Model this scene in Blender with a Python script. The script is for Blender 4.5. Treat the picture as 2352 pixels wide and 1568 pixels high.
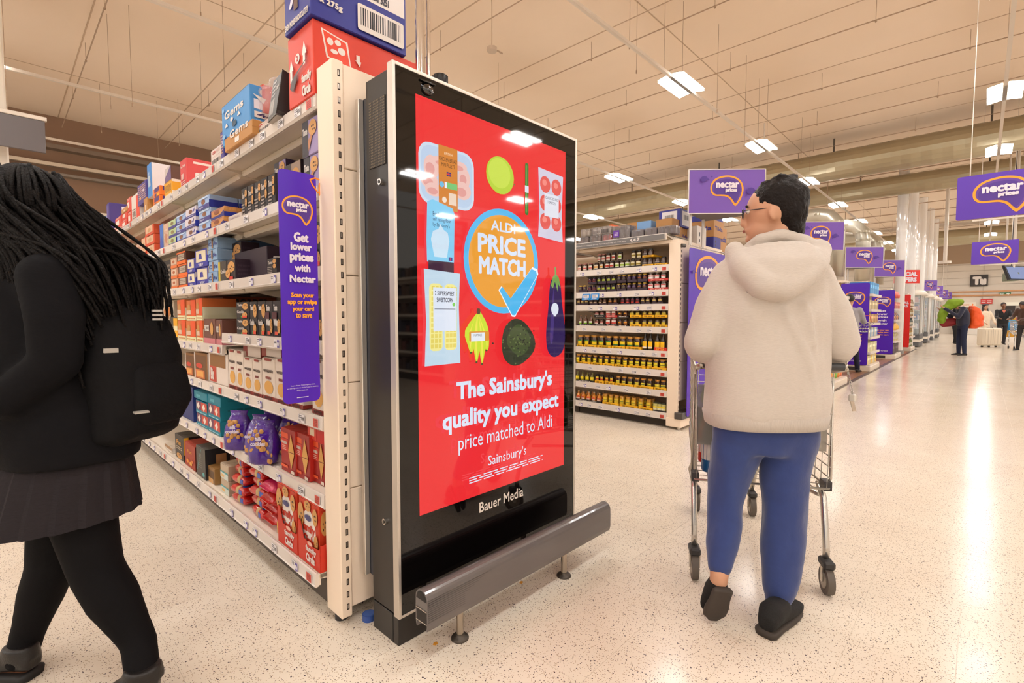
import bpy, bmesh, math, random
from mathutils import Vector as V, Matrix, noise
random.seed(7)
for o in list(bpy.data.objects): bpy.data.objects.remove(o)
SC = bpy.context.scene; COL = SC.collection
# ---------------------------------------------------------------- camera, exposure, world
FPX = 1130.0; YAW = math.radians(43.65); PIT = math.atan(60/FPX); CH = 1.22
FW = V((math.cos(YAW), math.sin(YAW), 0)); RT = V((math.sin(YAW), -math.cos(YAW), 0)); UPZ = V((0,0,1))
F3 = math.cos(PIT)*FW - math.sin(PIT)*UPZ; U3 = math.sin(PIT)*FW + math.cos(PIT)*UPZ
cam = bpy.data.objects.new('camera', bpy.data.cameras.new('camera')); COL.objects.link(cam)
cam.data.sensor_width = 36; cam.data.lens = 36*FPX/2352; cam.data.clip_start = .05; cam.data.clip_end = 200
m = Matrix((RT, U3, -F3)).transposed().to_4x4(); m.translation = V((0,0,CH)); cam.matrix_world = m
SC.camera = cam
SC.view_settings.view_transform = 'Standard'; SC.view_settings.look = 'None'
SC.view_settings.exposure = 0.0; SC.view_settings.gamma = 1; SC.view_settings.use_curve_mapping = False
SC.cycles.use_denoising = True; SC.cycles.max_bounces = 8; SC.cycles.diffuse_bounces = 4
SC.cycles.caustics_reflective = False; SC.cycles.caustics_refractive = False; SC.cycles.sample_clamp_indirect = 6
w = bpy.data.worlds.new('world'); SC.world = w; w.use_nodes = True
w.node_tree.nodes['Background'].inputs[0].default_value = (1, .9, .78, 1); w.node_tree.nodes['Background'].inputs[1].default_value = 1.1
LIGHT = (1.0, .995, .985); LPOW = 57.0      # colour and strength of the ceiling fixtures
# ---------------------------------------------------------------- placing helpers (pixel of the photo -> point at a real place)
def ray(x, y): return F3 + (x-1176)/FPX*RT + (784-y)/FPX*U3
def pl(x, y, ax, val):
    d = ray(x, y); c = V((0,0,CH)); return c + d*((val-c[ax])/d[ax])
def PP(x, y, d):
    r = ray(x, y); return V((0,0,CH)) + r*(d/r.dot(FW))
def vx(x, u): return pl(x, 724, 0, u).y
# ---------------------------------------------------------------- materials
_m = {}
def lin(c):
    c = c/255.; return c/12.92 if c <= .04045 else ((c+.055)/1.055)**2.4
def mat(rgb, rough=.5, metal=0, emit=0, var=.0, bump=0, scale=40, coat=0, trans=0, alpha=1, sheen=0):
    k = (tuple(rgb), rough, metal, emit, var, bump, scale, coat, trans, alpha, sheen)
    if k in _m: return _m[k]
    M = bpy.data.materials.new('mat_%d_%d_%d' % tuple(rgb)); M.use_nodes = True
    nt = M.node_tree; b = nt.nodes['Principled BSDF']; c = tuple(lin(x) for x in rgb)+(1,)
    b.inputs['Base Color'].default_value = c; b.inputs['Roughness'].default_value = rough; b.inputs['Metallic'].default_value = metal
    if coat: b.inputs['Coat Weight'].default_value = coat; b.inputs['Coat Roughness'].default_value = .04
    if trans: b.inputs['Transmission Weight'].default_value = trans
    if sheen: b.inputs['Sheen Weight'].default_value = sheen
    if alpha < 1: b.inputs['Alpha'].default_value = alpha
    if emit:
        b.inputs['Emission Color'].default_value = c; b.inputs['Emission Strength'].default_value = emit
        b.inputs['Base Color'].default_value = (.01,.01,.01,1)
    if var or bump:
        g = nt.nodes.new('ShaderNodeNewGeometry'); n = nt.nodes.new('ShaderNodeTexNoise'); n.inputs['Scale'].default_value = scale; n.inputs['Detail'].default_value = 4
        nt.links.new(g.outputs['Position'], n.inputs['Vector'])
        if var:
            r = nt.nodes.new('ShaderNodeMix'); r.data_type = 'RGBA'
            r.inputs['A'].default_value = tuple(x*(1-var) for x in c[:3])+(1,); r.inputs['B'].default_value = tuple(min(1, x*(1+var)) for x in c[:3])+(1,)
            nt.links.new(n.outputs['Fac'], r.inputs['Factor']); nt.links.new(r.outputs['Result'], b.inputs['Base Color'])
        if bump:
            q = nt.nodes.new('ShaderNodeBump'); q.inputs['Strength'].default_value = bump; q.inputs['Distance'].default_value = .01
            nt.links.new(n.outputs['Fac'], q.inputs['Height']); nt.links.new(q.outputs['Normal'], b.inputs['Normal'])
    _m[k] = M; return M
def knit(rgb, sx, sz, amt=.25, rough=.9):
    M = mat(rgb, rough, 0, 0, .0001, 0, sx, 0, 0, 1, 0 if sum(rgb) < 200 else .2); nt = M.node_tree; b = nt.nodes['Principled BSDF']
    g = nt.nodes.new('ShaderNodeNewGeometry'); mp = nt.nodes.new('ShaderNodeMapping'); mp.inputs['Scale'].default_value = (sx, sx, sz)
    n = nt.nodes.new('ShaderNodeTexNoise'); n.inputs['Scale'].default_value = 1; n.inputs['Detail'].default_value = 3
    r = nt.nodes.new('ShaderNodeMix'); r.data_type = 'RGBA'; c = [lin(x) for x in rgb]
    r.inputs['A'].default_value = tuple(x*(1-amt) for x in c)+(1,); r.inputs['B'].default_value = tuple(min(1, x*(1+amt)) for x in c)+(1,)
    nt.links.new(g.outputs['Position'], mp.inputs['Vector']); nt.links.new(mp.outputs['Vector'], n.inputs['Vector'])
    nt.links.new(n.outputs['Fac'], r.inputs['Factor']); nt.links.new(r.outputs['Result'], b.inputs['Base Color'])
    q = nt.nodes.new('ShaderNodeBump'); q.inputs['Strength'].default_value = .35; q.inputs['Distance'].default_value = .006; nt.links.new(n.outputs['Fac'], q.inputs['Height']); nt.links.new(q.outputs['Normal'], b.inputs['Normal'])
    return M
C = dict(white=(226,216,208), cream=(214,196,174), black=(22,20,20), dark=(40,34,36), red=(205,38,30), orange=(226,98,24), blue=(38,52,150),
         lblue=(120,160,205), purple=(84,24,176), plum=(58,30,60), yellow=(236,176,14), kraft=(176,126,70), teal=(0,126,150), green=(60,130,50), pink=(214,60,110),
         gold=(206,150,70), brown=(90,52,34), navy=(20,26,66), grey=(120,116,114), cookie=(206,150,84), lilac=(170,140,190), choc=(60,34,22), lime=(170,190,60), tan=(196,160,120))
def col(c, **k):
    if isinstance(c, str): c = C[c]
    k.setdefault('rough', .45); return mat(c, **k)
STEEL = mat((200,196,190), .25, 1); ALU = mat((214,206,196), .38, .8); SHELFM = mat((232,220,204), .45, 0, 0, .03, 0, 3)
PANEL = mat((244,224,202), .5, 0, 0, .03, 0, 2); CARD = mat(C['kraft'], .85, 0, 0, .08, 0, 30)
# ---------------------------------------------------------------- mesh builder
_txt = {}
def txt(s, bold):
    k = (s, bold)
    if k in _txt: return _txt[k]
    cu = bpy.data.curves.new('t', 'FONT'); cu.body = s;  cu.resolution_u = 2; cu.align_x = 'CENTER'; cu.space_line = .95
    cu.fill_mode = 'FRONT'
    o = bpy.data.objects.new('t', cu); COL.objects.link(o); dg = bpy.context.evaluated_depsgraph_get(); dg.update()
    me = bpy.data.meshes.new_from_object(o.evaluated_get(dg)); vs = [v.co[:2] for v in me.vertices]; fs = [tuple(p.vertices) for p in me.polygons]
    if vs:
        x0 = min(a for a, b in vs); x1 = max(a for a, b in vs); y0 = min(b for a, b in vs); y1 = max(b for a, b in vs)
        vs = [((a-x0)/max(1e-6, x1-x0), (b-y0)/max(1e-6, y1-y0)) for a, b in vs]
    bpy.data.objects.remove(o); bpy.data.meshes.remove(me); bpy.data.curves.remove(cu)
    _txt[k] = (vs, fs); return _txt[k]
def spline(P, n=6, closed=True):
    out = []; N = len(P)
    for i in range(N if closed else N-1):
        if closed: a, b, c, d = P[i-1], P[i], P[(i+1) % N], P[(i+2) % N]
        else: a, b, c, d = P[max(0, i-1)], P[i], P[i+1], P[min(N-1, i+2)]
        for j in range(n):
            t = j/n; out.append(tuple(.5*((2*b[k])+(-a[k]+c[k])*t+(2*a[k]-5*b[k]+4*c[k]-d[k])*t*t+(-a[k]+3*b[k]-3*c[k]+d[k])*t**3) for k in range(len(b))))
    if not closed: out.append(tuple(P[-1]))
    return out
class B:
    def __init__(s): s.v = []; s.f = []; s.mi = []; s.ms = []; s.sm = []
    def add(s, vs, fs, m, smooth=False):
        n = len(s.v); s.v += [tuple(x) for x in vs]; s.f += [tuple(i+n for i in f) for f in fs]
        if m not in s.ms: s.ms.append(m)
        s.mi += [s.ms.index(m)]*len(fs); s.sm += [smooth]*len(fs); return s
    def box(s, a, b, m, ch=0):
        x0, y0, z0 = (min(a[i], b[i]) for i in range(3)); x1, y1, z1 = (max(a[i], b[i]) for i in range(3))
        if ch <= 0:
            vs = [(x, y, z) for z in (z0, z1) for x, y in ((x0, y0), (x1, y0), (x1, y1), (x0, y1))]
            return s.add(vs, [(3,2,1,0), (4,5,6,7), (0,1,5,4), (1,2,6,5), (2,3,7,6), (3,0,4,7)], m)
        vs = []; K = {}
        for X in (0, 1):
            for Y in (0, 1):
                for Z in (0, 1):
                    px, py, pz = (x0, x1)[X], (y0, y1)[Y], (z0, z1)[Z]; dx, dy, dz = (ch, -ch)[X], (ch, -ch)[Y], (ch, -ch)[Z]
                    K[X, Y, Z] = len(vs); vs += [(px, py+dy, pz+dz), (px+dx, py, pz+dz), (px+dx, py+dy, pz)]
        fs = []
        for ax in range(3):
            o1, o2 = [i for i in range(3) if i != ax]
            for sgn in (0, 1):
                q = []
                for a_, b_ in ((0,0), (1,0), (1,1), (0,1)):
                    key = [0, 0, 0]; key[ax] = sgn; key[o1] = a_; key[o2] = b_; q.append(K[tuple(key)]+ax)
                fs.append(tuple(q))
            for a_ in (0, 1):
                for b_ in (0, 1):
                    k0 = [0,0,0]; k1 = [0,0,0]; k0[o1] = k1[o1] = a_; k0[o2] = k1[o2] = b_; k1[ax] = 1
                    p, q = K[tuple(k0)], K[tuple(k1)]; fs.append((p+o1, q+o1, q+o2, p+o2))
        for k in K.values(): fs.append((k, k+1, k+2))
        return s.add(vs, fs, m)
    def cyl(s, p0, p1, r0, m, r1=None, n=12, caps=True, smooth=True):
        p0 = V(p0); p1 = V(p1); r1 = r0 if r1 is None else r1; d = (p1-p0).normalized(); a = d.orthogonal().normalized(); b = d.cross(a)
        vs = []
        for p, r in ((p0, r0), (p1, r1)):
            for i in range(n):
                t = 2*math.pi*i/n; vs.append(p+(a*math.cos(t)+b*math.sin(t))*r)
        s.add(vs, [(i, (i+1) % n, n+(i+1) % n, n+i) for i in range(n)], m, smooth)
        if caps: s.add(vs, [tuple(range(n))[::-1], tuple(range(n, 2*n))], m)
        return s
    def tube(s, P, r, m, n=6, closed=False):
        P = [V(p) for p in P]; R = r if isinstance(r, (list, tuple)) else [r]*len(P); vs = []; N = len(P); prev = None
        for i, p in enumerate(P):
            d = (P[(i+1) % N if closed else min(i+1, N-1)]-P[i-1 if closed else max(i-1, 0)])
            d = d.normalized() if d.length > 1e-9 else V((0,0,1))
            a = d.orthogonal().normalized() if prev is None else (prev-d*prev.dot(d)).normalized(); prev = a; b = d.cross(a)
            for k in range(n):
                t = 2*math.pi*k/n; vs.append(p+(a*math.cos(t)+b*math.sin(t))*R[i])
        fs = [(i*n+k, i*n+(k+1) % n, ((i+1) % N)*n+(k+1) % n, ((i+1) % N)*n+k) for i in range(N if closed else N-1) for k in range(n)]
        if not closed: fs += [tuple(range(n))[::-1], tuple(range((N-1)*n, N*n))]
        return s.add(vs, fs, m, True)
    def lathe(s, c, prof, m, n=14, smooth=True):
        c = V(c); vs = []
        for r, z in prof:
            for k in range(n):
                t = 2*math.pi*k/n; vs.append((c.x+r*math.cos(t), c.y+r*math.sin(t), c.z+z))
        N = len(prof); fs = [(i*n+k, i*n+(k+1) % n, (i+1)*n+(k+1) % n, (i+1)*n+k) for i in range(N-1) for k in range(n)]
        s.add(vs, fs, m, smooth); return s.add(vs, [tuple(range(n))[::-1], tuple(range((N-1)*n, N*n))], m)
    def ell(s, c, r, m, ax=None, nu=16, nv=10):
        c = V(c); A = ax or (V((1,0,0)), V((0,1,0)), V((0,0,1))); vs = []; fs = []
        for i in range(1, nv):
            t = math.pi*i/nv
            for j in range(nu):
                p = 2*math.pi*j/nu; vs.append(c+A[0]*(r[0]*math.sin(t)*math.cos(p))+A[1]*(r[1]*math.sin(t)*math.sin(p))+A[2]*(r[2]*math.cos(t)))
        n = len(vs); vs += [c+A[2]*r[2], c-A[2]*r[2]]
        for i in range(nv-2):
            for j in range(nu): fs.append((i*nu+j, (i+1)*nu+j, (i+1)*nu+(j+1) % nu, i*nu+(j+1) % nu))
        for j in range(nu): fs += [(n, j, (j+1) % nu), (n+1, (nv-2)*nu+(j+1) % nu, (nv-2)*nu+j)]
        return s.add(vs, fs, m, True)
    def rings(s, R, m, n=20, e=2.0, smooth=True):            # R: (centre, half vector a, half vector b)
        vs = []
        for c, a, b in R:
            for k in range(n):
                t = 2*math.pi*k/n; ct, st = math.cos(t), math.sin(t); q = 2./e
                vs.append(V(c)+V(a)*math.copysign(abs(ct)**q, ct)+V(b)*math.copysign(abs(st)**q, st))
        N = len(R); fs = [(i*n+k, i*n+(k+1) % n, (i+1)*n+(k+1) % n, (i+1)*n+k) for i in range(N-1) for k in range(n)]
        fs += [tuple(range(n))[::-1], tuple(range((N-1)*n, N*n))]; return s.add(vs, fs, m, smooth)
    def prism(s, P, off, m, smooth=False):                      # closed 3D polygon extruded by vector
        P = [V(p) for p in P]; n = len(P); vs = P+[p+V(off) for p in P]
        fs = [tuple(range(n))[::-1], tuple(range(n, 2*n))]+[(i, (i+1) % n, n+(i+1) % n, n+i) for i in range(n)]
        return s.add(vs, fs, m, smooth)
    def limb(s, P, R, m, n=12):
        P = [V(p) for p in P]
        for i, p in enumerate(P): s.ell(p, (R[i],)*3, m, None, n, 8)
        for i in range(len(P)-1): s.cyl(P[i], P[i+1], R[i], m, R[i+1], n)
        return s
    def mesh(s, name):
        me = bpy.data.meshes.new(name); me.from_pydata(s.v, [], s.f); me.polygons.foreach_set('material_index', s.mi)
        me.polygons.foreach_set('use_smooth', s.sm)
        for m_ in s.ms: me.materials.append(m_)
        me.validate(); me.update(); return me
    def build(s, name, parent=None, loc=None, rz=0):
        o = bpy.data.objects.new(name, s.mesh(name)); COL.objects.link(o)
        if parent: o.parent = parent
        if loc is not None: o.location = loc
        if rz: o.rotation_euler = (0, 0, rz)
        return o
def empty(name, loc=(0,0,0), rz=0, parent=None):
    o = bpy.data.objects.new(name, None); COL.objects.link(o); o.location = loc; o.rotation_euler = (0,0,rz); o.empty_display_size = .1
    if parent: o.parent = parent
    return o
def tag(o, label=None, cat=None, group=None, kind=None):
    if label: o['label'] = label
    if cat: o['category'] = cat
    if group: o['group'] = group
    if kind: o['kind'] = kind
    return o
def kids(o): return [c for c in o.children]
def dup(o, loc=None, rz=None, parent=None):
    c = o.copy(); COL.objects.link(c)
    if parent: c.parent = parent
    if loc is not None: c.location = loc
    if rz is not None: c.rotation_euler = (0,0,rz)
    for k in list(o.children):
        d = k.copy(); COL.objects.link(d); d.parent = c
        for g in list(k.children):
            e = g.copy(); COL.objects.link(e); e.parent = d
    return c
ORD = ['first','second','third','fourth','fifth','sixth','seventh','eighth','ninth','tenth','eleventh','twelfth','thirteenth','fourteenth','fifteenth','sixteenth','seventeenth','eighteenth','nineteenth','twentieth']
def ordn(i): return ORD[i] if i < 20 else '%dth' % (i+1)
# a printable face: origin, unit x, unit y, size, normal; marks lie flat on it
class Face:
    def __init__(s, b, o, x, y, W, H, lay=.0004, emit=0, rough=.45, flat0=0):
        s.b = b; s.o = V(o); s.x = V(x).normalized(); s.y = V(y).normalized(); s.W = W; s.H = H; s.n = s.x.cross(s.y); s.k = flat0; s.lay = lay; s.emit = emit; s.rough = rough
    def c(s, c):
        if isinstance(c, str): c = C[c]
        return mat(c, s.rough, 0, s.emit) if not isinstance(c, bpy.types.Material) else c
    def P(s, x, y, h): return s.o+s.x*(x*s.W)+s.y*(y*s.H)+s.n*h
    def poly(s, pts, c):
        s.k += 1; h = s.k*s.lay; s.b.add([s.P(x, y, h) for x, y in pts], [tuple(range(len(pts)))], s.c(c)); return s
    def rect(s, x0, y0, x1, y1, c): return s.poly([(x0,y0),(x1,y0),(x1,y1),(x0,y1)], c)
    def rrect(s, x0, y0, x1, y1, c, r=.1):
        ry = r*s.W/s.H; P = []
        for cx, cy, a in ((x1-r, y0+ry, -90), (x1-r, y1-ry, 0), (x0+r, y1-ry, 90), (x0+r, y0+ry, 180)):
            for i in range(5):
                t = math.radians(a+i*22.5); P.append((cx+r*math.cos(t), cy+ry*math.sin(t)))
        return s.poly(P, c)
    def ell(s, cx, cy, rx, ry, c, n=20): return s.poly([(cx+rx*math.cos(2*math.pi*i/n), cy+ry*math.sin(2*math.pi*i/n)) for i in range(n)], c)
    def text(s, t, x0, y0, x1, y1, c, bold=.02):
        vs, fs = txt(t, 0); s.k += 1; h = s.k*s.lay
        q = (y1-y0)*s.H*max(0, bold)*1.7; ex, ey = q/s.W, q/s.H; x0 += ex; x1 -= ex; y0 += ey; y1 -= ey
        for dx, dy in (((0,0),) if bold < .01 else ((-1,-1), (1,-1), (1,1), (-1,1), (0,0)) if bold < .03 else ((-1,-1), (1,-1), (1,1), (-1,1), (0,0), (-1.3,0), (1.3,0), (0,1.3), (0,-1.3))):
            s.k += .3; s.b.add([s.P(x0+a*(x1-x0)+dx*ex*.75, y0+b_*(y1-y0)+dy*ey*.75, s.k*s.lay) for a, b_ in vs], fs, s.c(c))
        return s
    def lines(s, x0, y0, x1, y1, n, c, seed=1):
        r = random.Random(seed); dy = (y1-y0)/n; s.k += 1; h = s.k*s.lay; vs = []; fs = []
        for i in range(n):
            a = x0; yy = y0+i*dy
            while a < x1-.01*(x1-x0):
                w_ = (x1-x0)*r.uniform(.08, .22); b_ = min(x1, a+w_); q = len(vs); vs += [s.P(a, yy+.25*dy, h), s.P(b_, yy+.25*dy, h), s.P(b_, yy+.7*dy, h), s.P(a, yy+.7*dy, h)]; fs.append((q, q+1, q+2, q+3)); a = b_+(x1-x0)*.03
        s.b.add(vs, fs, s.c(c)); return s
    def bars(s, x0, y0, x1, y1, c=(40,36,40), n=22, seed=3):
        r = random.Random(seed); a = x0; s.k += 1; h = s.k*s.lay; vs = []; fs = []; u = (x1-x0)/n/1.6
        while a < x1-u:
            w_ = u*r.choice((.5, .8, 1.3)); q = len(vs); vs += [s.P(a, y0, h), s.P(a+w_, y0, h), s.P(a+w_, y1, h), s.P(a, y1, h)]; fs.append((q, q+1, q+2, q+3)); a += w_+u*r.choice((.5, .8, 1.2))
        s.b.add(vs, fs, s.c(c)); return s
    def cookie(s, cx, cy, rx, ry, seed=0, c='cookie', d='choc'):
        s.ell(cx, cy, rx, ry, c, 14); r = random.Random(seed)
        for i in range(5):
            a = r.uniform(0, 6.28); q = r.uniform(.15, .7); s.ell(cx+rx*q*math.cos(a), cy+ry*q*math.sin(a), rx*.13, ry*.13, d, 6)
            s.k -= 1
        s.k += 1; return s
BLOB = spline([(-1,.1),(-.95,.45),(-.7,.78),(-.3,.95),(.15,.98),(.6,.83),(.9,.5),(1,.1),(.95,-.3),(.8,-.72),(.6,-1.02),(.5,-1.06),(.38,-.92),(.2,-.62),(-.04,-.44),(-.35,-.4),(-.7,-.38),(-.92,-.2)], 4)
BLOB2 = spline([(-.9,.1),(-.85,.41),(-.63,.69),(-.27,.84),(.15,.87),(.54,.73),(.8,.44),(.89,.08),(.85,-.28),(.72,-.62),(.57,-.87),(.52,-.89),(.44,-.8),(.25,-.5),(-.01,-.33),(-.34,-.29),(-.66,-.28),(-.83,-.13)], 4)
def logo(F, cx, cy, rx, ry, words=True):
    F.poly([(cx+x*rx, cy+y*ry) for x, y in BLOB], (246,160,30)); F.poly([(cx+x*rx, cy+y*ry) for x, y in BLOB2], (98,62,150))
    F.poly([(cx+x*rx*.9, cy+y*ry*.88-ry*.03) for x, y in BLOB2], (78,44,140))
    if words:
        F.text('nectar', cx-.68*rx, cy+.14*ry, cx+.72*rx, cy+.56*ry, (236,226,236), .045); F.text('prices', cx-.12*rx, cy-.2*ry, cx+.58*rx, cy+.12*ry, (236,226,236), .045)
def drop(F, cx, cy, rx, ry):
    F.poly([(cx+x*rx, cy+y*ry) for x, y in spline([(-1,0),(-.6,.8),(.1,.9),(.6,.3),(1,-.3),(.3,-.4),(-.2,-.9),(-.8,-.7)], 3)], (76,40,140))
def fuse(b, name, voxel, it=6, parent=None, m=None, wr=None):
    t = bpy.data.objects.new('tmp', b.mesh('tmp')); COL.objects.link(t)
    md = t.modifiers.new('r', 'REMESH'); md.mode = 'VOXEL'; md.voxel_size = voxel; md.use_smooth_shade = True
    if it: sm = t.modifiers.new('s', 'SMOOTH'); sm.factor = .6; sm.iterations = it
    dg = bpy.context.evaluated_depsgraph_get(); dg.update(); me = bpy.data.meshes.new_from_object(t.evaluated_get(dg)); me.name = name
    tm = t.data; bpy.data.objects.remove(t); bpy.data.meshes.remove(tm)
    me.materials.clear(); me.materials.append(m or b.ms[0])
    if wr:
        amp, sx, sz = wr; me.calc_loop_triangles()
        ns = [v.normal.copy() for v in me.vertices]
        for v, nn in zip(me.vertices, ns):
            q = noise.noise(V((v.co.x*sx, v.co.y*sx, v.co.z*sz)))+.5*noise.noise(V((v.co.x*sx*2+7, v.co.y*sx*2, v.co.z*sz*2)))
            v.co += nn*(amp*q)
    me.polygons.foreach_set('use_smooth', [True]*len(me.polygons))
    o = bpy.data.objects.new(name, me); COL.objects.link(o)
    if parent: o.parent = parent
    return o
# ---------------------------------------------------------------- the hall
def terrazzo():
    M = bpy.data.materials.new('terrazzo'); M.use_nodes = True; nt = M.node_tree; b = nt.nodes['Principled BSDF']; L = nt.links
    g = nt.nodes.new('ShaderNodeNewGeometry')
    base = nt.nodes.new('ShaderNodeTexNoise'); base.inputs['Scale'].default_value = 2.2; base.inputs['Detail'].default_value = 5; L.new(g.outputs['Position'], base.inputs['Vector'])
    r0 = nt.nodes.new('ShaderNodeMix'); r0.data_type = 'RGBA'
    r0.inputs['A'].default_value = tuple(lin(x) for x in (216,202,184))+(1,); r0.inputs['B'].default_value = tuple(lin(x) for x in (236,226,210))+(1,)
    L.new(base.outputs['Fac'], r0.inputs['Factor']); prev = r0.outputs['Result']
    for sc, th, rr, seed in ((140, .22, (168,144,118), 0), (105, .19, (120,104,96), 3.3), (62, .15, (86,76,80), 7.1), (60, .10, (70,52,46), 11.7)):
        mp = nt.nodes.new('ShaderNodeMapping'); mp.inputs['Location'].default_value = (seed, seed*1.7, 0); L.new(g.outputs['Position'], mp.inputs['Vector'])
        v = nt.nodes.new('ShaderNodeTexVoronoi'); v.inputs['Scale'].default_value = sc; v.inputs['Randomness'].default_value = 1; L.new(mp.outputs['Vector'], v.inputs['Vector'])
        n = nt.nodes.new('ShaderNodeTexNoise'); n.inputs['Scale'].default_value = sc*1.7; L.new(mp.outputs['Vector'], n.inputs['Vector'])
        ad = nt.nodes.new('ShaderNodeMath'); ad.operation = 'MULTIPLY_ADD'; ad.inputs[1].default_value = .25; L.new(n.outputs['Fac'], ad.inputs[0]); L.new(v.outputs['Distance'], ad.inputs[2])
        sp = nt.nodes.new('ShaderNodeSeparateColor'); L.new(v.outputs['Color'], sp.inputs[0])
        lt = nt.nodes.new('ShaderNodeMath'); lt.operation = 'LESS_THAN'; lt.inputs[1].default_value = th+.14; L.new(ad.outputs[0], lt.inputs[0])
        l2 = nt.nodes.new('ShaderNodeMath'); l2.operation = 'LESS_THAN'; l2.inputs[1].default_value = (.8, .62, .52, .16)[(0,3.3,7.1,11.7).index(seed)]; L.new(sp.outputs[0], l2.inputs[0])
        mu = nt.nodes.new('ShaderNodeMath'); mu.operation = 'MULTIPLY'; L.new(lt.outputs[0], mu.inputs[0]); L.new(l2.outputs[0], mu.inputs[1])
        x = nt.nodes.new('ShaderNodeMix'); x.data_type = 'RGBA'; x.inputs['B'].default_value = tuple(lin(q) for q in rr)+(1,)
        L.new(mu.outputs[0], x.inputs['Factor']); L.new(prev, x.inputs['A']); prev = x.outputs['Result']
    L.new(prev, b.inputs['Base Color']); b.inputs['Roughness'].default_value = .2; b.inputs['Specular IOR Level'].default_value = .12
    n = nt.nodes.new('ShaderNodeTexNoise'); n.inputs['Scale'].default_value = 5; L.new(g.outputs['Position'], n.inputs['Vector'])
    mr = nt.nodes.new('ShaderNodeMapRange'); mr.inputs['To Min'].default_value = .13; mr.inputs['To Max'].default_value = .22; L.new(n.outputs['Fac'], mr.inputs['Value']); L.new(mr.outputs['Result'], b.inputs['Roughness'])
    return M
TERR = terrazzo(); GROUT = mat((204,190,168), .4)
U0, U1, V0, V1 = -9, 45, -13, 16; CZ = 5.9
fl = B().box((U0, V0, -.2), (U1, V1, -.001), GROUT).build('floor'); tag(fl, kind='structure')
TS = .3; TU = .09; tiles = []
iu0 = int((U0-TU)/TS)+1; iv0 = int((V0-.02)/TS)+1
near = []
for i in range(-8, 60):
    for j in range(-12, 60):
        cu, cv = TU+(i+.5)*TS, .02+(j+.5)*TS; d = cu*FW.x+cv*FW.y; r = cu*RT.x+cv*RT.y
        if d > .9 and abs(r) < d*1.12+.3: near.append((d*d+r*r, i, j))
near.sort(); nset = set((i, j) for _, i, j in near[:300])
tm = B().box((.0006, .0006, -.001), (TS-.0006, TS-.0006, 0), TERR).mesh('tile')
for i, j in sorted(nset):
    o = bpy.data.objects.new('tile', tm); COL.objects.link(o); o.parent = fl; o.location = (TU+i*TS, .02+j*TS, 0)
b = B(); g = .0006; I0, I1, J0, J1 = -16, 70, -24, 48
for i in range(I0, I1):
    for j in range(J0, J1):
        if (i, j) in nset: continue
        x, y = TU+i*TS, .02+j*TS; b.add([(x+g,y+g,0), (x+TS-g,y+g,0), (x+TS-g,y+TS-g,0), (x+g,y+TS-g,0)], [(0,1,2,3)], TERR)
xa, xb, ya, yb = TU+I0*TS, TU+I1*TS, .02+J0*TS, .02+J1*TS
for q in ((U0,V0,U1,ya), (U0,yb,U1,V1), (U0,ya,xa,yb), (xb,ya,U1,yb)): b.add([(q[0],q[1],0), (q[2],q[1],0), (q[2],q[3],0), (q[0],q[3],0)], [(0,1,2,3)], TERR)
tag(b.build('tile', fl), kind='stuff')
# wood-look floor of the far aisles
WOOD = mat((150,108,76), .35, 0, 0, .25, 0, 6)
b = B()
k = 0
for k in range(16):
    y0 = 1.74+k*.2; b.box((8.7, y0+.002, -.003), (23, y0+.198, .004), WOOD)
tag(b.build('wood_plank', fl), kind='stuff')
tag(B().box((8.7, 1.66, -.003), (23, 1.735, .006), mat((92,78,68), .4)).build('floor_trim', fl), label='dark metal edging strip')
CEILM = mat((226,204,180), .8, 0, 0, .05, 0, .6)
ce = B().box((U0, V0, CZ), (U1, V1, CZ+.2), CEILM).build('ceiling'); tag(ce, kind='structure')
b = B(); SEAM = mat((186,160,134), .8)
for u in [1.2+1.97*i for i in range(22)]: b.box((u-.01, V0, CZ-.006), (u+.01, V1, CZ-.001), SEAM)
for v in (-10, -5.2, -.7, 3.9, 8.5, 13): b.box((U0, v-.008, CZ-.007), (U1, v+.008, CZ-.002), SEAM)
tag(b.build('ceiling_seam', ce), kind='stuff')
wl = B().box((U0, V1, 0), (U1, V1+.2, CZ), mat((128,98,76), .8, 0, 0, .06, 0, 1)).build('wall_left'); tag(wl, kind='structure')
wb = B().box((U1-1, V0, 0), (U1, V1, CZ), mat((224,214,200), .7, 0, 0, .03, 0, 1)).build('wall_back'); tag(wb, kind='structure')
for i, (z0, z1, dp, c) in enumerate(((4.72, 4.8, .12, (206,190,170)), (4.5, 4.56, .2, (120,108,96)), (5.1, 5.2, .25, (110,92,76)), (3.7, 3.76, .08, (214,198,180)), (3.38,3.42,.05,(190,170,150)))):
    tag(B().box((U0, V1-dp, z0), (U1-1, V1, z1), mat(c, .6)).build('trim_%d' % (i+1)), kind='structure')
tag(B().box((U1-1.1, V0, 2.45), (U1-1, V1, 2.55), mat((196,140,92), .5)).build('trim_6'), kind='structure')
tag(B().box((U1-1.1, V0, 2.72), (U1-1, V1, 2.80), mat((206,150,100), .5)).build('trim_7'), kind='structure')
tag(B().box((U1-1.06, V0, 4.6), (U1-1, V1, 5.9), mat((176,152,128), .7)).build('trim_8'), kind='structure')
b = B()
for z in (3.2, 3.65, 4.1, 4.5): b.box((U1-1.03, V0, z), (U1-1, V1, z+.02), mat((180,166,150), .7))
for v in range(-12, 16, 2): b.box((U1-1.03, v, 0), (U1-1, v+.02, 4.6), mat((190,176,160), .7))
tag(b.build('panel_joint', wb), kind='stuff')
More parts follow.
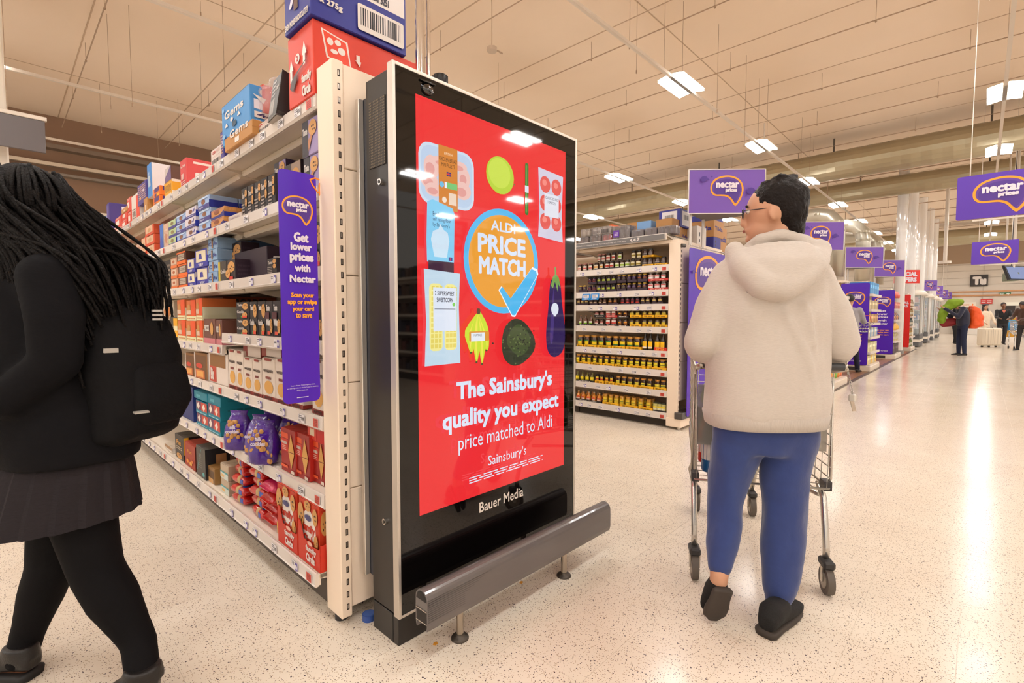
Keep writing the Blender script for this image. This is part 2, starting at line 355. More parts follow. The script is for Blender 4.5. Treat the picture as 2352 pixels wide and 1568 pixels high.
# ---------------------------------------------------------------- lighting tracks and twin-panel fixtures
LAMP = bpy.data.materials.new('lamp'); LAMP.use_nodes = True; nt = LAMP.node_tree; nt.nodes.clear()
e = nt.nodes.new('ShaderNodeEmission'); e.inputs[0].default_value = LIGHT+(1,); e.inputs[1].default_value = LPOW; o_ = nt.nodes.new('ShaderNodeOutputMaterial'); nt.links.new(e.outputs[0], o_.inputs[0])
WHITEP = mat((216,204,190), .5); WIRE = mat((166,140,116), .6)
fx = empty('ceiling_light', (0,0,-50))
hb = B(); hb.box((-.36,-.035,.02), (.36,.035,.07), WHITEP, .008)
for s in (-1, 1): hb.add([(-.36,s*.03,.07), (.36,s*.03,.07), (.36,s*.2,.035), (-.36,s*.2,.035), (-.36,s*.03,.08), (.36,s*.03,.08), (.36,s*.2,.045), (-.36,s*.2,.045)], [(0,1,2,3), (4,5,6,7), (0,1,5,4), (1,2,6,5), (2,3,7,6), (3,0,4,7)], WHITEP)
hb.build('housing', fx)
for s in (-1, 1): B().add([(-.35,s*.036,.03), (.35,s*.036,.03), (.35,s*.195,.004), (-.35,s*.195,.004), (-.35,s*.036,.045), (.35,s*.036,.045), (.35,s*.195,.018), (-.35,s*.195,.018)], [(0,1,2,3), (4,5,6,7), (0,1,5,4), (1,2,6,5), (2,3,7,6), (3,0,4,7)], LAMP).build('diffuser', fx)
first = True
rows = {-10.4:'far right', -7.0:'outer right', -3.55:'right-hand', -.13:'main-aisle', 3.35:'jar-aisle', 6.65:'middle', 9.9:'left-hand', 13.2:'wall-side'}
for v, nm in rows.items():
    t = B(); t.box((U0+1, v-.022, 4.62), (43.4, v+.022, 4.66), WHITEP); tr = t.build('lighting_track')
    tag(tr, 'white lighting track hung from thin wires, the %s row%s' % (nm, ' under the pale ceiling'), 'track')
    for u in range(-6, 43, 4): B().cyl((u+.6, v, 4.66), (u+.6, v, CZ-.012), .003, WIRE, n=4).build('suspension_wire', tr)
    for k in range(-2, 12):
        u = -.18+3.667*k
        o = fx if first else dup(fx); first = False; o.location = (u, v, 4.6)
        vis = (u*FW.x+v*FW.y); rr = (u*RT.x+v*RT.y)
        inview = vis > 2 and abs(rr)/vis < 1.03 and (4.6-CH)/vis < .66
        if inview: tag(o, 'lit twin-panel ceiling light, %s nearest fixture on the %s track' % (ordn(k-(1 if v > 0 else 1)) if k > 0 else 'near', nm), 'ceiling light', 'twin-panel lights on the tracks')
        else: tag(o, 'twin-panel ceiling light hanging outside the picture frame', 'ceiling light', 'ceiling lights out of frame')
# droppers, conduit pipes
for i, u in enumerate([-.75+1.99*k for k in range(18)]):
    t = B(); t.cyl((u, V0+.02, 5.6), (u, V1-.3, 5.6), .009 if i < 9 else .016, WIRE, n=6); c = t.build('conduit_pipe')
    tag(c, 'thin conduit pipe running across under the ceiling, %s in from the camera side' % ordn(i), 'pipe', 'conduit pipes under the ceiling')
    d = B()
    for j in range(10):
        v = -6+j*2.1+(i % 3)*.5; d.cyl((u, v, 5.56), (u, v, CZ-.012), .004, WIRE, n=5).cyl((u, v, 5.57), (u, v, 5.6), .014, WIRE, n=6)
    tag(d.build('dropper', c), kind='stuff')
wires = [(1651,54,250), (1447,0,105), (1464,0,160), (1570,0,190), (1715,125,330), (1765,180,318), (1843,268,370), (1126,280,345), (245,30,240), (295,10,235), (460,0,30), (510,0,200), (228,190,300), (408,226,330), (1364,380,420), (1410,0,0)]
for i, (x, y0, y1) in enumerate(wires):
    if y0 == y1: continue
    P = pl(x, max(y0, 1), 2, CZ); zz = CH+(724-y1)/max(1, 724-max(y0, 1))*(CZ-CH)
    o = B().cyl((P.x, P.y, zz), (P.x, P.y, CZ-.012), .0035, WIRE, n=4).cyl((P.x, P.y, zz-.03), (P.x, P.y, zz+.02), .01, WIRE, n=6).build('hanging_wire')
    tag(o, 'thin loose wire hanging down from the ceiling, %s in the set' % ordn(i), 'wire', 'loose wires under the ceiling')
# ducts
DUCT = mat((172,160,132), .35, .55)
def duct(u, z, r, lab):
    b = B(); n = 20; P = []; vs = []; N = 150; fs = []
    for i in range(N+1):
        v = V0+.02+(V1-V0-.3)*i/N; q = r*(1.025 if i % 2 else 1)
        for k in range(n): t = 2*math.pi*k/n; vs.append((u+q*math.cos(t), v, z+q*math.sin(t)))
    fs = [(i*n+k, i*n+(k+1) % n, (i+1)*n+(k+1) % n, (i+1)*n+k) for i in range(N) for k in range(n)]
    b.add(vs, fs, DUCT, False); o = b.build('spiral_duct'); tag(o, lab, 'duct')
    for v in range(-9, 15, 3): B().cyl((u, v, z+r*.9), (u, v, CZ-.012), .02, mat((90,78,66), .5), n=6).build('duct_hanger', o)
duct(15.5, 5.17, .36, 'broad ribbed metal air duct, nearest and largest, crossing under the ceiling')
duct(19.5, 5.25, .3, 'slimmer ribbed metal air duct just behind the broad nearest duct')
duct(34.1, 5.2, .4, 'far ribbed air duct close to the back wall')
for i, (u, v, nm) in enumerate(((16.2,3.0,'nearest'), (18.7,2.75,'middle'), (21.6,2.75,'farthest'))):
    P = [(u, v+2.2, 4.05), (u, v+.45, 4.05), (u, v+.2, 3.98), (u, v+.05, 3.8), (u, v, 3.55), (u, v, 2.3)]
    o = B().tube(P, .2, mat((190,184,168), .3, .6), 14).build('elbow_duct'); tag(o, 'silver air duct bending down to vertical above the aisles, the %s' % nm, 'duct')
    B().cyl((u, v+1, 4.2), (u, v+1, CZ-.012), .012, WIRE, n=5).build('duct_hanger', o)
    for q in (1, 3, 4): B().cyl(V(P[q])-V((0,.0,.03)), V(P[q])+V((0,0,.03)), .212, mat((160,150,130), .3, .6), n=14).build('duct_collar', o)
for i, (u, v) in enumerate(((19.7,1.91), (22.7,1.9), (25.7,1.85), (28.7,1.8), (31.8,1.8))):
    o = B().cyl((u, v, .001), (u, v, CZ-.012), .14, mat((226,220,214), .12, 0, 0, 0, 0, 1, .6), n=20).cyl((u, v, 0), (u, v, .12), .17, mat((150,146,142), .5), n=20).build('round_column')
    tag(o, 'glossy white round column rising to the ceiling, %s in the row' % ordn(i), 'column', 'glossy round columns')
# pendants on the right and the ceiling speaker
o = B().cyl((13.1, 4.0, 5.35), (13.1, 4.0, 5.3), .1, WHITEP, n=14).cyl((13.1, 4.0, 5.35), (13.1, 4.0, CZ-.012), .015, WHITEP, n=6).build('smoke_detector'); tag(o, 'small round white detector under the ceiling between the two light rows', 'detector')
P = PP(1130, 118, 7); o = B().cyl((P.x, P.y, P.z), (P.x, P.y, P.z+.05), .07, mat((190,170,150), .5), n=14).tube([(P.x, P.y, P.z+.05), (P.x+.3, P.y+.1, P.z+.12)], .012, WIRE, 5).cyl((P.x, P.y, P.z+.05), (P.x, P.y, CZ-.012), .006, WIRE, n=5).build('smoke_detector'); tag(o, 'round detector near the ceiling directly above the screen kiosk', 'detector')
P = PP(2170, 605, 16); o = B().cyl((P.x, P.y, P.z), (P.x, P.y, CZ-.012), .05, WHITEP, n=10).cyl((P.x, P.y, P.z), (P.x, P.y, P.z+.08), .16, WHITEP, n=14).build('hanging_post'); tag(o, 'white ceiling post with a flared foot, hanging beside the round columns', 'post')
# white column and grey aisle sign at the left edge
b = B(); b.box((-.55, 9.2, 0), (.2, 9.75, CZ-.012), mat((232,222,208), .5), .02); o = b.build('square_column'); tag(o, 'white boxed column at the far left edge behind the grey sign', 'column')
b.v = b.v
B().box((-.57, 9.18, 0), (.22, 9.77, .15), mat((150,140,130), .5)).build('plinth', o)
s = empty('aisle_sign', (-.3, 8.8, 3.5)); tag(s, 'dark grey hanging aisle sign board with white top rail at left edge', 'sign')
B().box((-.8,-.02,-.2), (.83,.02,.2), mat((92,84,84), .5), .005).build('sign_board', s); B().box((-.82,-.035,.2), (.85,.035,.25), WHITEP, .006).build('top_rail', s)
for x in (-.6, .5): B().cyl((x, 0, .25), (x, 0, CZ-3.512), .004, WIRE, n=4).build('suspension_wire', s)
# ---------------------------------------------------------------- shelving
def ticket(w=.06, h=.035, kind=0, seed=0):
    b = B(); b.box((-.0012, 0, 0), (0, w, h), mat((236,230,232), .4)); F = Face(b, (-.0014, w, 0), (0,-1,0), (0,0,1), w, h, .0003)
    if kind == 0: F.lines(.08, .5, .6, .95, 2, (90,86,96), seed); F.text('£%d.%d' % (1+seed % 3, (25,50,75,95)[seed % 4]), .55, .3, .93, .72, (40,36,44), .02); F.lines(.08, .06, .5, .4, 2, (120,116,124), seed+5)
    if kind == 1: F.lines(.06, .5, .45, .95, 2, (90,86,96), seed); F.rect(.6, 0, 1, 1, (96,84,160)); F.ell(.8, .45, .15, .32, (240,236,240), 12)
    if kind == 2: F.rect(0, 0, 1, 1, (206,80,66)); F.lines(.2, .1, .8, .9, 4, (150,40,36), seed)
    return b.mesh('price_ticket')
TK = [ticket(seed=i) for i in range(4)]+[ticket(kind=1, seed=i) for i in range(2)]+[ticket(.045, .035, 2)]
def shelf_mesh(L, dp, rh=.045, cr=.0):
    b = B(); b.box((.014, 0, rh-.02), (dp, L, rh), SHELFM, .002); b.box((.014, 0, 0), (.022, L, rh), SHELFM)
    b.box((.12, .02, rh-.055), (.2, L-.02, rh-.02), SHELFM, .01); return b.mesh('shelf')
def rail_mesh(L, rh=.045):
    b = B(); P = [(0, rh+.004), (.006, rh+.006), (.014, rh), (.014, -.004), (.002, -.008), (-.006, 0), (-.002, .004)]
    b.prism([(x, .002, z) for x, z in P], (0, L-.004, 0), mat((222,212,204), .25, 0, 0, 0, 0, 1, .4)); return b.mesh('price_rail')
def bracket_mesh(dp):
    b = B(); b.prism([(.02, 0, .0), (dp, 0, -.11), (dp, 0, .02), (.02, 0, .02)], (0, .004, 0), SHELFM)
    b.cyl((.16, -.002, -.008), (.16, .0, -.008), .006, mat((70,60,50), .6), n=8); return b.mesh('bracket')
def put(me, name, parent, loc, rz=0):
    o = bpy.data.objects.new(name, me); COL.objects.link(o); o.parent = parent; o.location = loc
    if rz: o.rotation_euler = (0,0,rz)
    return o
BK = bracket_mesh(.57)
def gondola_bay(g, u0, v0, L, zs, dp, rh=.045, mirror=False, tickets=True, cols=None, ub=None, seed=0):
    """one bay: shelves with rails, tickets and brackets; zs = list of (bottom edge z, front u)"""
    r = random.Random(seed)
    sm = shelf_mesh(L, dp, rh); rm = rail_mesh(L, rh)
    for z, uf in zs:
        rz = math.pi if mirror else 0
        sh = put(sm, 'shelf', g, (uf, v0+(L if mirror else 0), z), rz)
        put(rm, 'price_rail', sh, (0, 0, 0))
        for y in (.0, L-.005): put(BK, 'bracket', sh, (0, y, rh-.02))
        if tickets and not mirror:
            y = .03; put(TK[6], 'price_ticket', sh, (-.004, y, .004))
            y = r.uniform(.12, .2)
            while y < L-.1:
                put(TK[r.choice((0,1,2,3,4,5)) if r.random() < .9 else 5], 'price_ticket', sh, (-.004, y, .003)); y += r.uniform(.13, .3)
LB = 1.244
ZT = [2.03, 1.68, 1.365, 1.07, .76, .44, .13]
GU = .89
g1 = empty('shelving_unit', (0,0,0)); tag(g1, 'long cream metal shelving unit of biscuits running away behind the kiosk', 'shelving')
for k in range(6):
    zz = [(z, GU) for z in ZT[:6]]+[(ZT[6], .848)]
    if k > 0: zz[3] = (.998, GU)
    if k > 1: zz[4] = (.74, GU)
    gondola_bay(g1, 0, 1.9+k*LB, LB, zz, .57, seed=k+1, tickets=k < 4)
    gondola_bay(g1, 0, 1.9+k*LB, LB, [(z, 2.13) for z in ZT[1:]], .57, mirror=True)
    B().box((1.49, 1.9+k*LB, .1), (1.53, 1.9+(k+1)*LB, 2.15), PANEL).build('back_panel', g1)
    B().box((.93, 1.9+k*LB+.01, .0), (2.09, 1.9+(k+1)*LB-.01, .1), mat((90,80,72), .6)).build('plinth', g1)
# end frame: slotted posts, stacked end panels
def post(u, sgn, g):
    b = B(); x0, x1 = (u, u+.045*sgn); b.box((x0, 1.768, .03), (x1, 1.892, 2.17), PANEL, .003); p = b.build('post', g)
    s = B(); 
    for i in range(42): s.box((x0+sgn*.022, 1.7675, .06+i*.05), (x0+sgn*.032, 1.774, .085+i*.05), mat((52,40,32), .7)); s.box((x0+sgn*.024, 1.767, .065+i*.05), (x0+sgn*.0285, 1.7678, .082+i*.05), mat((180,170,158), .3, .8))
    tag(s.build('slot', p), kind='stuff')
    B().cyl((u+.03*sgn, 1.83, 0), (u+.03*sgn, 1.83, .03), .026, mat((46,42,42), .5), n=12).build('levelling_foot', g)
post(.89, 1, g1); post(2.13, -1, g1)
for z0, z1 in ((.06,.537), (.541,.956), (.96,1.372), (1.376,1.776), (1.78,2.165)): B().box((.937, 1.775, z0), (2.083, 1.80, z1), PANEL, .003).build('end_panel', g1)
B().box((.93, 1.79, .06), (2.09, 1.89, 2.16), mat((200,182,160), .6)).build('end_core', g1)
bl = B().cyl((.99, 1.74, 0), (.99, 1.74, .025), .026, mat((50,80,150), .5), n=16).cyl((.99, 1.74, .02), (.99, 1.74, .026), .022, mat((70,100,170), .5), n=16).build('plastic_litter'); tag(bl, 'small blue plastic bottle cap on floor under the end panel', 'cap')
# ---------------------------------------------------------------- cartons and packs: front faces the aisle (-X), side faces the camera (-Y)
def paint(F, ops):
    for q in ops.split(';'):
        if not q: continue
        t = q.split(','); n = t[0]
        f = lambda i: float(t[i])
        cc = lambda s: s if s in C else tuple(int(s[j:j+2], 16) for j in (0,2,4))
        if n == 'r': F.rect(f(1), f(2), f(3), f(4), cc(t[5]))
        elif n == 'e': F.ell(f(1), f(2), f(3), f(4), cc(t[5]))
        elif n == 't': F.text(t[5], f(1), f(2), f(3), f(4), cc(t[6]), .03)
        elif n == 'k': F.cookie(f(1), f(2), f(3), f(4), int(f(5)) if len(t) > 5 else 1)
        elif n == 'b': F.rrect(f(1), f(2), f(3), f(4), cc(t[5]), .02); F.bars(f(1)+.06*(f(3)-f(1)), f(2)+.2*(f(4)-f(2)), f(3)-.06*(f(3)-f(1)), f(4)-.12*(f(4)-f(2)))
        elif n == 'l': F.lines(f(1), f(2), f(3), f(4), int(f(5)), cc(t[6]), 4)
        elif n == 'p': F.poly([(float(t[i]), float(t[i+1])) for i in range(2, len(t), 2)], cc(t[1]))
def hexc(s): return C[s] if s in C else tuple(int(s[j:j+2], 16) for j in (0,2,4))
_bx = {}
def carton(W, H, D, base, front='', side='', top='', rough=.5, flap=None, ch=.003):
    k = (round(W,3), round(H,3), round(D,3), base, front, side, top)
    if k in _bx: return _bx[k]
    b = B(); m = mat(hexc(base), rough, 0, 0, .04, 0, 25); b.box((0,0,0), (D, W, H), m, ch)
    dk = mat(tuple(int(x*.62) for x in hexc(base)), .7)
    b.box((.004, W*.5-.0008, H-.0002), (D-.004, W*.5+.0008, H+.0004), dk)
    b.box((-.0004, W*.04, H*.985), (.0002, W*.96, H*.992), dk)
    paint(Face(b, (-.0004, W, 0), (0,-1,0), (0,0,1), W, H), front); paint(Face(b, (0, -.0004, 0), (1,0,0), (0,0,1), D, H), side)
    if top: paint(Face(b, (0, W, H+.0006), (0,-1,0), (1,0,0), W, D), top)
    _bx[k] = b.mesh('carton'); return _bx[k]
CK = 'r,0,0,1,1,282024;r,0,0,.36,1,3a3236;t,.05,.62,.32,.86,Deli,cfc4bc;k,.68,.7,.27,.2,1;k,.7,.3,.25,.22,2;l,.06,.2,.32,.5,4,cream;r,.6,.04,.9,.12,red'
# style: name, desc, category, base colour, front, side
ST = {
 'redcart': ('carton','bright red biscuit shipping carton','carton','d23a24','t,.54,.21,.92,.36,family,white;t,.57,.05,.9,.2,Circle,white;e,.42,.62,.09,.07,white;t,.39,.58,.45,.66,2,red;p,white,.1,.5,.26,.5,.18,.66;p,white,.62,.6,.8,.6,.71,.78;r,.14,.5,.22,.34,white;r,.67,.6,.75,.46,white;p,3a1c14,.12,.26,.2,.36,.36,.42,.9,.54,.44,.4,.38,.3,.24,.2','p,white,.06,.92,.1,.55,.3,.5,.27,.86;p,e04428,.075,.9,.112,.57,.288,.52,.256,.84;e,.13,.78,.025,.05,white;e,.19,.8,.025,.04,white;e,.22,.7,.03,.05,white;e,.16,.66,.03,.03,white;r,.34,.64,.37,.74,white;p,white,.33,.66,.38,.66,.37,.58'),
 'bluecart': ('carton','dark blue shipping carton with white band','carton','2a2f86','t,.1,.78,.9,1.05,Milk,white;l,.2,.55,.8,.75,3,d8d4e6;p,d8d4e6,.2,.3,.5,.62,.62,.6,.3,.28;r,.4,.22,.56,.4,brown;t,.05,.04,.95,.12,EVEN MORE CHOCOLATEY,white','r,.02,.52,.98,.8,e6dcd6;l,.04,.7,.3,.77,2,4a4468;t,.3,.56,.8,.66,11 05 2024 WCB1 3251,302c3c;r,.02,.3,.22,.42,white;t,.03,.32,.2,.4,43461,2a2f86;t,.02,.17,.3,.27,7 x 275g,white;b,.45,.07,.96,.42,white;l,.7,.84,.98,1,4,d8d4e6;r,.4,.82,.58,.92,1c1c60'),
 'gems': ('carton','mid blue icing-biscuit shipping carton','carton','4a90cc','t,.12,.6,.8,.8,Gems,white;t,.3,.05,.95,.24,Gems,white;e,.4,.5,.05,.05,white;p,white,.14,.4,.26,.4,.2,.5;p,white,.6,.46,.72,.46,.66,.56;r,.42,.3,.56,.42,2a4a60;e,.1,.2,.06,.05,7ab4e0;e,.1,.85,.04,.05,7ab4e0','e,.25,.86,.1,.09,white;t,.23,.82,.27,.9,1,2a5aa0;r,.06,.46,.98,.68,e6e2ea;t,.7,.54,.9,.62,BE,443c60;r,.06,.26,.9,.4,white;t,.1,.28,.8,.38,44634,3c2c60;t,.08,.12,.8,.2,7 x 15 x 23,white;p,white,.04,.78,.2,.6,.24,.72'),
 'kraftc': ('carton','plain brown cardboard carton','carton','b98244','r,.4,.2,.55,.55,e8e0d8','r,0,.48,1,.52,a8743c'),
 'lotusc': ('carton','white biscuit carton with red oval mark','carton','dccdc4','e,.3,.8,.16,.08,c83a30;t,.2,.77,.4,.83,Lotus,white;l,.5,.7,.9,.9,4,c09a90;r,.04,.56,.96,.58,b8a098;b,.1,.06,.9,.45,dccdc4','e,.3,.8,.16,.08,c83a30;b,.1,.06,.9,.45,e0d4cc'),
 'redbar': ('carton','coral red shipping carton with large barcode','carton','cc4444','t,.1,.7,.9,.8,7x 280g,e8c8c0;r,.2,.3,.6,.5,dcb0a8;l,.1,.05,.9,.25,3,e0c0bc','r,.1,.82,.4,.9,e8d4cc;b,.12,.28,.95,.52,e6dcd6;r,.1,0,.98,.22,e6dcd6'),
 'yellowc': ('carton','yellow shipping carton','carton','e0a020','r,.05,.1,.9,.25,dccab0;l,.1,.4,.9,.8,6,8a6420','r,0,0,1,.35,e0d2c0;r,0,.85,1,1,e0d2c0'),
 'brownc': ('carton','brown and white biscuit carton','carton','c8bab4','r,0,0,1,.3,6a5080;p,6a5080,0,.3,1,1,1,.3','r,0,0,1,1,5a3826;e,.4,.7,.12,.12,d8ccc4;e,.4,.4,.12,.12,d8ccc4'),
 'whiteblue': ('carton','tall white carton with blue side','carton','d8d2d4','r,0,0,1,1,3a86d0;t,.2,.3,.7,.8,Biscuits,d8e4f0','b,.35,.3,.7,.8,d8d2d4;r,.85,.9,1,1,3a86d0'),
 'purpdot': ('carton','purple speckled biscuit carton','carton','4a3c86','l,.1,.2,.9,.9,7,c8a088;e,.3,.3,.1,.05,e0a060;e,.7,.6,.1,.05,d8d0e0','l,.1,.2,.9,.9,7,a898c0'),
 'orangep': ('carton','orange and purple snack carton','carton','e0701c','r,.2,.5,.9,.95,4a2c70;r,.2,.05,.5,.35,4a2c70;r,.55,.05,.9,.3,f0b020','r,.1,.5,.9,.95,4a2c70;r,.4,.05,.9,.25,f0b020'),
 'whitered': ('carton','white carton with red stripe','carton','dcd0c8','r,.6,.0,1,.9,d8442c;l,.1,.1,.5,.5,5,705048;r,.2,.2,.45,.35,8a7a74','r,.5,0,1,1,d4c8c0'),
 'redsm': ('snack_box','small red and white snack carton','carton','d23c28','r,.1,.3,.6,.7,e8d8d0;l,.2,.8,.8,.95,2,white','r,.5,.3,.95,.7,e4d0c8'),
 'purpc': ('carton','purple shipping carton with a white arrow label','carton','40307c','r,.1,.1,.5,.9,5a4a9a','r,.2,.25,.6,.85,dcd6e0;p,40307c,.34,.52,.48,.6,.34,.66'),
 'fruitc': ('snack_box','white snack carton with red and yellow flames','carton','dccdc0','p,d83020,.1,.1,.3,.7,.5,.3,.7,.8,.9,.1;p,f0b020,.4,.1,.55,.45,.7,.1','r,0,0,1,.8,c82a20'),
 'deli': ('cookie_box','dark premium cookie box','box','282024',CK,'l,.1,.1,.9,.9,8,5a4c50'),
 'delib': ('cookie_box','lilac and dark cookie box','box','9a88b4','r,0,0,.4,1,2c2630;t,.04,.6,.36,.8,Taste,d8d0cc;k,.7,.72,.25,.22,4;p,b87850,.45,.1,.7,.5,.6,.55,.42,.4','r,0,0,1,1,30203a'),
 'delired': ('cookie_box','beige and red premium cookie box','box','a08878','r,0,0,.4,1,3a3030;k,.68,.62,.28,.24,5;p,b83028,.6,.0,1,.0,1,.4;t,.04,.7,.36,.88,Taste,e0d8d0','r,0,0,1,1,1c1014'),
 'tallcook': ('cookie_box','tall black cookie box with almond cookies','box','241e20','t,.1,.66,.6,.84,Taste,c8bcb4;k,.8,.8,.18,.12,3;k,.82,.5,.16,.14,6;l,.1,.1,.6,.5,4,a89a92;r,.1,.02,.9,.05,gold','r,0,0,1,1,302830'),
 'creamp': ('cookie_box','small cream biscuit pack','pack','cbbab0','l,.1,.3,.9,.7,3,9a8aa0','l,.1,.3,.9,.7,3,b0a0a0'),
 'orpack': ('biscuit_pack','orange chocolate-finger biscuit pack in a blue tray','pack','c88a50','r,0,0,1,.28,34347c;p,34347c,.7,.28,1,.6,1,.28;e,.45,.62,.2,.2,8a4a2a;l,.1,.8,.9,.92,1,5a3c80','r,0,0,1,.45,1c2a98;l,.0,.5,1,1,1,d89a58'),
 'lbpack': ('biscuit_pack','pale blue biscuit pack in blue tray','pack','9ab4dc','r,0,0,1,.35,3c3a84;e,.5,.6,.17,.2,8a5a40;t,.1,.06,.5,.26,Fingers,c8c8e8;r,.05,.8,.95,.95,b8cce8','r,0,0,1,.6,24309a'),
 'whpack': ('biscuit_pack','white and blue biscuit pack in tray','pack','d4cbd4','r,0,0,1,.3,3c3a84;e,.5,.6,.17,.2,7a4c38;l,.1,.1,.8,.24,1,c8c8e8;p,5050a0,.7,.5,.95,.9,.85,.5','r,0,0,1,.6,24309a'),
 'grpack': ('biscuit_pack','pale green biscuit pack in a blue tray','pack','b4c494','r,0,0,1,.3,3c3a84;e,.5,.6,.2,.2,8a7a50','r,0,0,1,.9,20309a'),
 'card20': ('carton','dark blue tray carton with printed code','carton','2e2f86','r,0,0,1,.5,8aa4cc;e,.5,.25,.16,.16,8a6a50','t,.06,.6,.4,.9,Chocolate,dcd8e8;t,.45,.6,.68,.9,12x125g,e8e4f0;t,.74,.56,.98,.9,20922,f0ecf8;b,.05,.05,.4,.5,d8d4dc'),
 'ltblue': ('biscuit_pack','tall pale blue biscuit pack with script lettering','pack','88a8cc','t,.05,.3,.95,.65,Cafe,3a4a90;r,.42,.1,.55,.9,a87850;e,.5,.8,.1,.06,6a4030','l,.1,.8,.9,.9,1,a0bcd8'),
 'redor': ('biscuit_pack','red-orange biscuit tray pack with cream front','pack','d8542c','r,.08,.25,.9,.95,dcb494;r,0,0,1,.2,d84820;e,.5,.55,.2,.2,c89868','r,.5,.5,.95,.85,e8dcd0'),
 'pinkish': ('biscuit_pack','pale pink biscuit pack','pack','cfa894','l,.1,.2,.9,.8,4,e0c8b8;e,.5,.4,.25,.2,c08060','l,.1,.2,.9,.8,4,b88878'),
 'yelp': ('biscuit_pack','yellow snack pack','pack','dca040','r,.1,.2,.9,.5,e8d8b0','r,0,0,1,.5,c88820'),
 'bluecard': ('card_sheet','blue folded display card','card','3c6cc0','p,2c50b0,0,0,1,0,.6,.5,0,.3','r,0,0,1,1,c8c0bc'),
 'kraftopen': ('open_case','torn open brown display case','case','8a6434','r,.12,.0,.9,.8,5a3c1c;r,.2,.0,.8,.3,c89860','r,0,0,1,1,9a7440'),
 'blacktray': ('display_tray','black open display tray of dark packs','tray','221e1c','r,.1,.05,.55,.5,6a5a50;r,.15,.35,.5,.46,c8b8a0;e,.35,.2,.12,.1,b87848;l,.6,.1,.95,.9,5,8a7c70','t,.1,.5,.8,.8,FOXY,b8aca0'),
 'brown3': ('biscuit_pack','orange-edged brown biscuit pack','pack','5a3428','r,0,0,1,.26,e8681c;r,.15,.32,.85,.82,b8a898;l,.2,.45,.8,.7,2,6a5448;r,0,.86,1,1,e8681c','r,0,0,1,.24,e8681c;r,.3,.3,.9,.95,d4c8bc'),
 'beige3': ('biscuit_pack','beige biscuit pack with orange foot','pack','c89478','r,0,0,1,.26,e07030;r,.1,.35,.9,.85,dcc0a8;e,.5,.6,.2,.15,b0603a','r,0,0,1,.26,e07030'),
 'blwhite': ('biscuit_pack','blue biscuit tray pack with cream coffee-pot print','pack','34349a','p,e0d4b8,.1,.3,.9,.3,.9,.9,.1,.95;p,34349a,.3,.45,.6,.45,.55,.75,.35,.75;t,.3,.05,.7,.22,V&V,e8e4f0','p,e0d4b8,0,.6,.3,1,0,1'),
 'delwide': ('cookie_box','wide dark cookie box with yellow corner','box','2c2024','r,0,0,.12,1,c8b030;r,.12,0,.5,1,3a3430;k,.78,.65,.2,.26,2;t,.16,.4,.48,.6,Cookie,d8ccc4;k,.6,.35,.13,.2,7;r,.7,.05,.9,.2,c83028','r,0,0,1,1,2c1a2a;l,.1,.2,.9,.8,3,3c2a38'),
 'displ': ('display_tray','curved dark plum display tray','tray','2e1c2c','','b,.1,.1,.5,.7,dcd4d0;t,.14,.58,.46,.66,BP ROTH 5010,54444c'),
 'orng': ('biscuit_pack','orange-topped biscuit pack with cream foot','pack','d06c34','r,0,0,1,.22,e0dcb0;l,.1,.05,.9,.17,1,c87838;r,.5,.22,1,1,e0501c;e,.3,.6,.18,.2,c08848;r,.05,.3,.5,.5,d8b8a0','r,0,0,1,.25,e0dcb8;r,0,.25,1,.6,e4e0c0'),
 'pieces': ('biscuit_pack','brown biscuit piece pack with pink foot','pack','6a4034','r,0,0,1,.22,c87880;t,.08,.5,.5,.75,PIECES,e0d8d0;e,.75,.6,.13,.26,cookie','r,0,0,1,.22,c87880'),
 'brncase': ('carton','brown case with orange band','carton','6a3c20','r,0,.3,1,.5,e07020','r,0,.3,1,.5,e07020;r,.3,0,1,.45,e0dcd8;t,.4,.1,.8,.35,BBE MAY 24,302c28'),
 'border': ('carton','large orange-brown case with barcode','carton','8a3c10','','r,0,.5,1,1,9a4412;t,.2,.62,.85,.92,BORDER,3a1808;r,0,.1,1,.45,b8a878;b,.45,.0,.95,.4,a89878'),
 'whtall': ('carton','white case with orange biscuit print','carton','cfc0ac','e,.6,.7,.25,.15,c87830;r,.1,.5,.7,.56,c87830','l,.1,.1,.9,.9,3,b0a090;r,.2,.0,.9,.2,5a3c80'),
 'yel4': ('biscuit_pack','small yellow and dark biscuit pack','pack','3a3428','r,.5,.1,1,.95,e8a818;r,.5,.4,1,.6,e8dcb0','r,0,.1,1,.95,e0a018'),
 'darkck': ('cookie_box','black cookie box with golden cookie picture','box','221c20','t,.12,.74,.5,.9,Taste,e0d8d4;k,.75,.72,.24,.2,3;k,.7,.2,.2,.16,5;t,.12,.3,.7,.48,Cookie,d4ccc8;r,.55,.04,.9,.14,e04830;r,.45,.04,.55,.14,50a040','l,.1,.3,.9,.9,10,5a5054'),
 'darkw': ('cookie_box','black cookie box with white lettering','box','241c22','t,.1,.72,.6,.9,Taste,e0d8d4;t,.1,.3,.7,.52,White,e4dcd8;k,.8,.3,.18,.2,8;r,.3,.06,.7,.15,d84830;r,0,.5,.6,.68,50202c','k,.5,.7,.4,.2,3;k,.5,.25,.4,.2,4'),
 'walk': ('shortbread_box','tall cream shortbread box with tartan red foot','box','dccdc0','r,0,0,1,.09,8a2820;e,.5,.3,.34,.16,d8a04c;t,.12,.66,.88,.73,WALKER,54443c;r,.3,.5,.7,.56,7a2a24;r,.25,.94,.75,1,8a2c24;t,.2,.02,.8,.07,BUTTER,2a1a18','r,0,0,1,.08,8a2820;t,.3,.84,.7,.88,WALKER,6a5a50;l,.12,.5,.9,.8,6,9a8a80;r,.15,.34,.6,.42,88b848;e,.85,.28,.14,.16,d8a04c'),
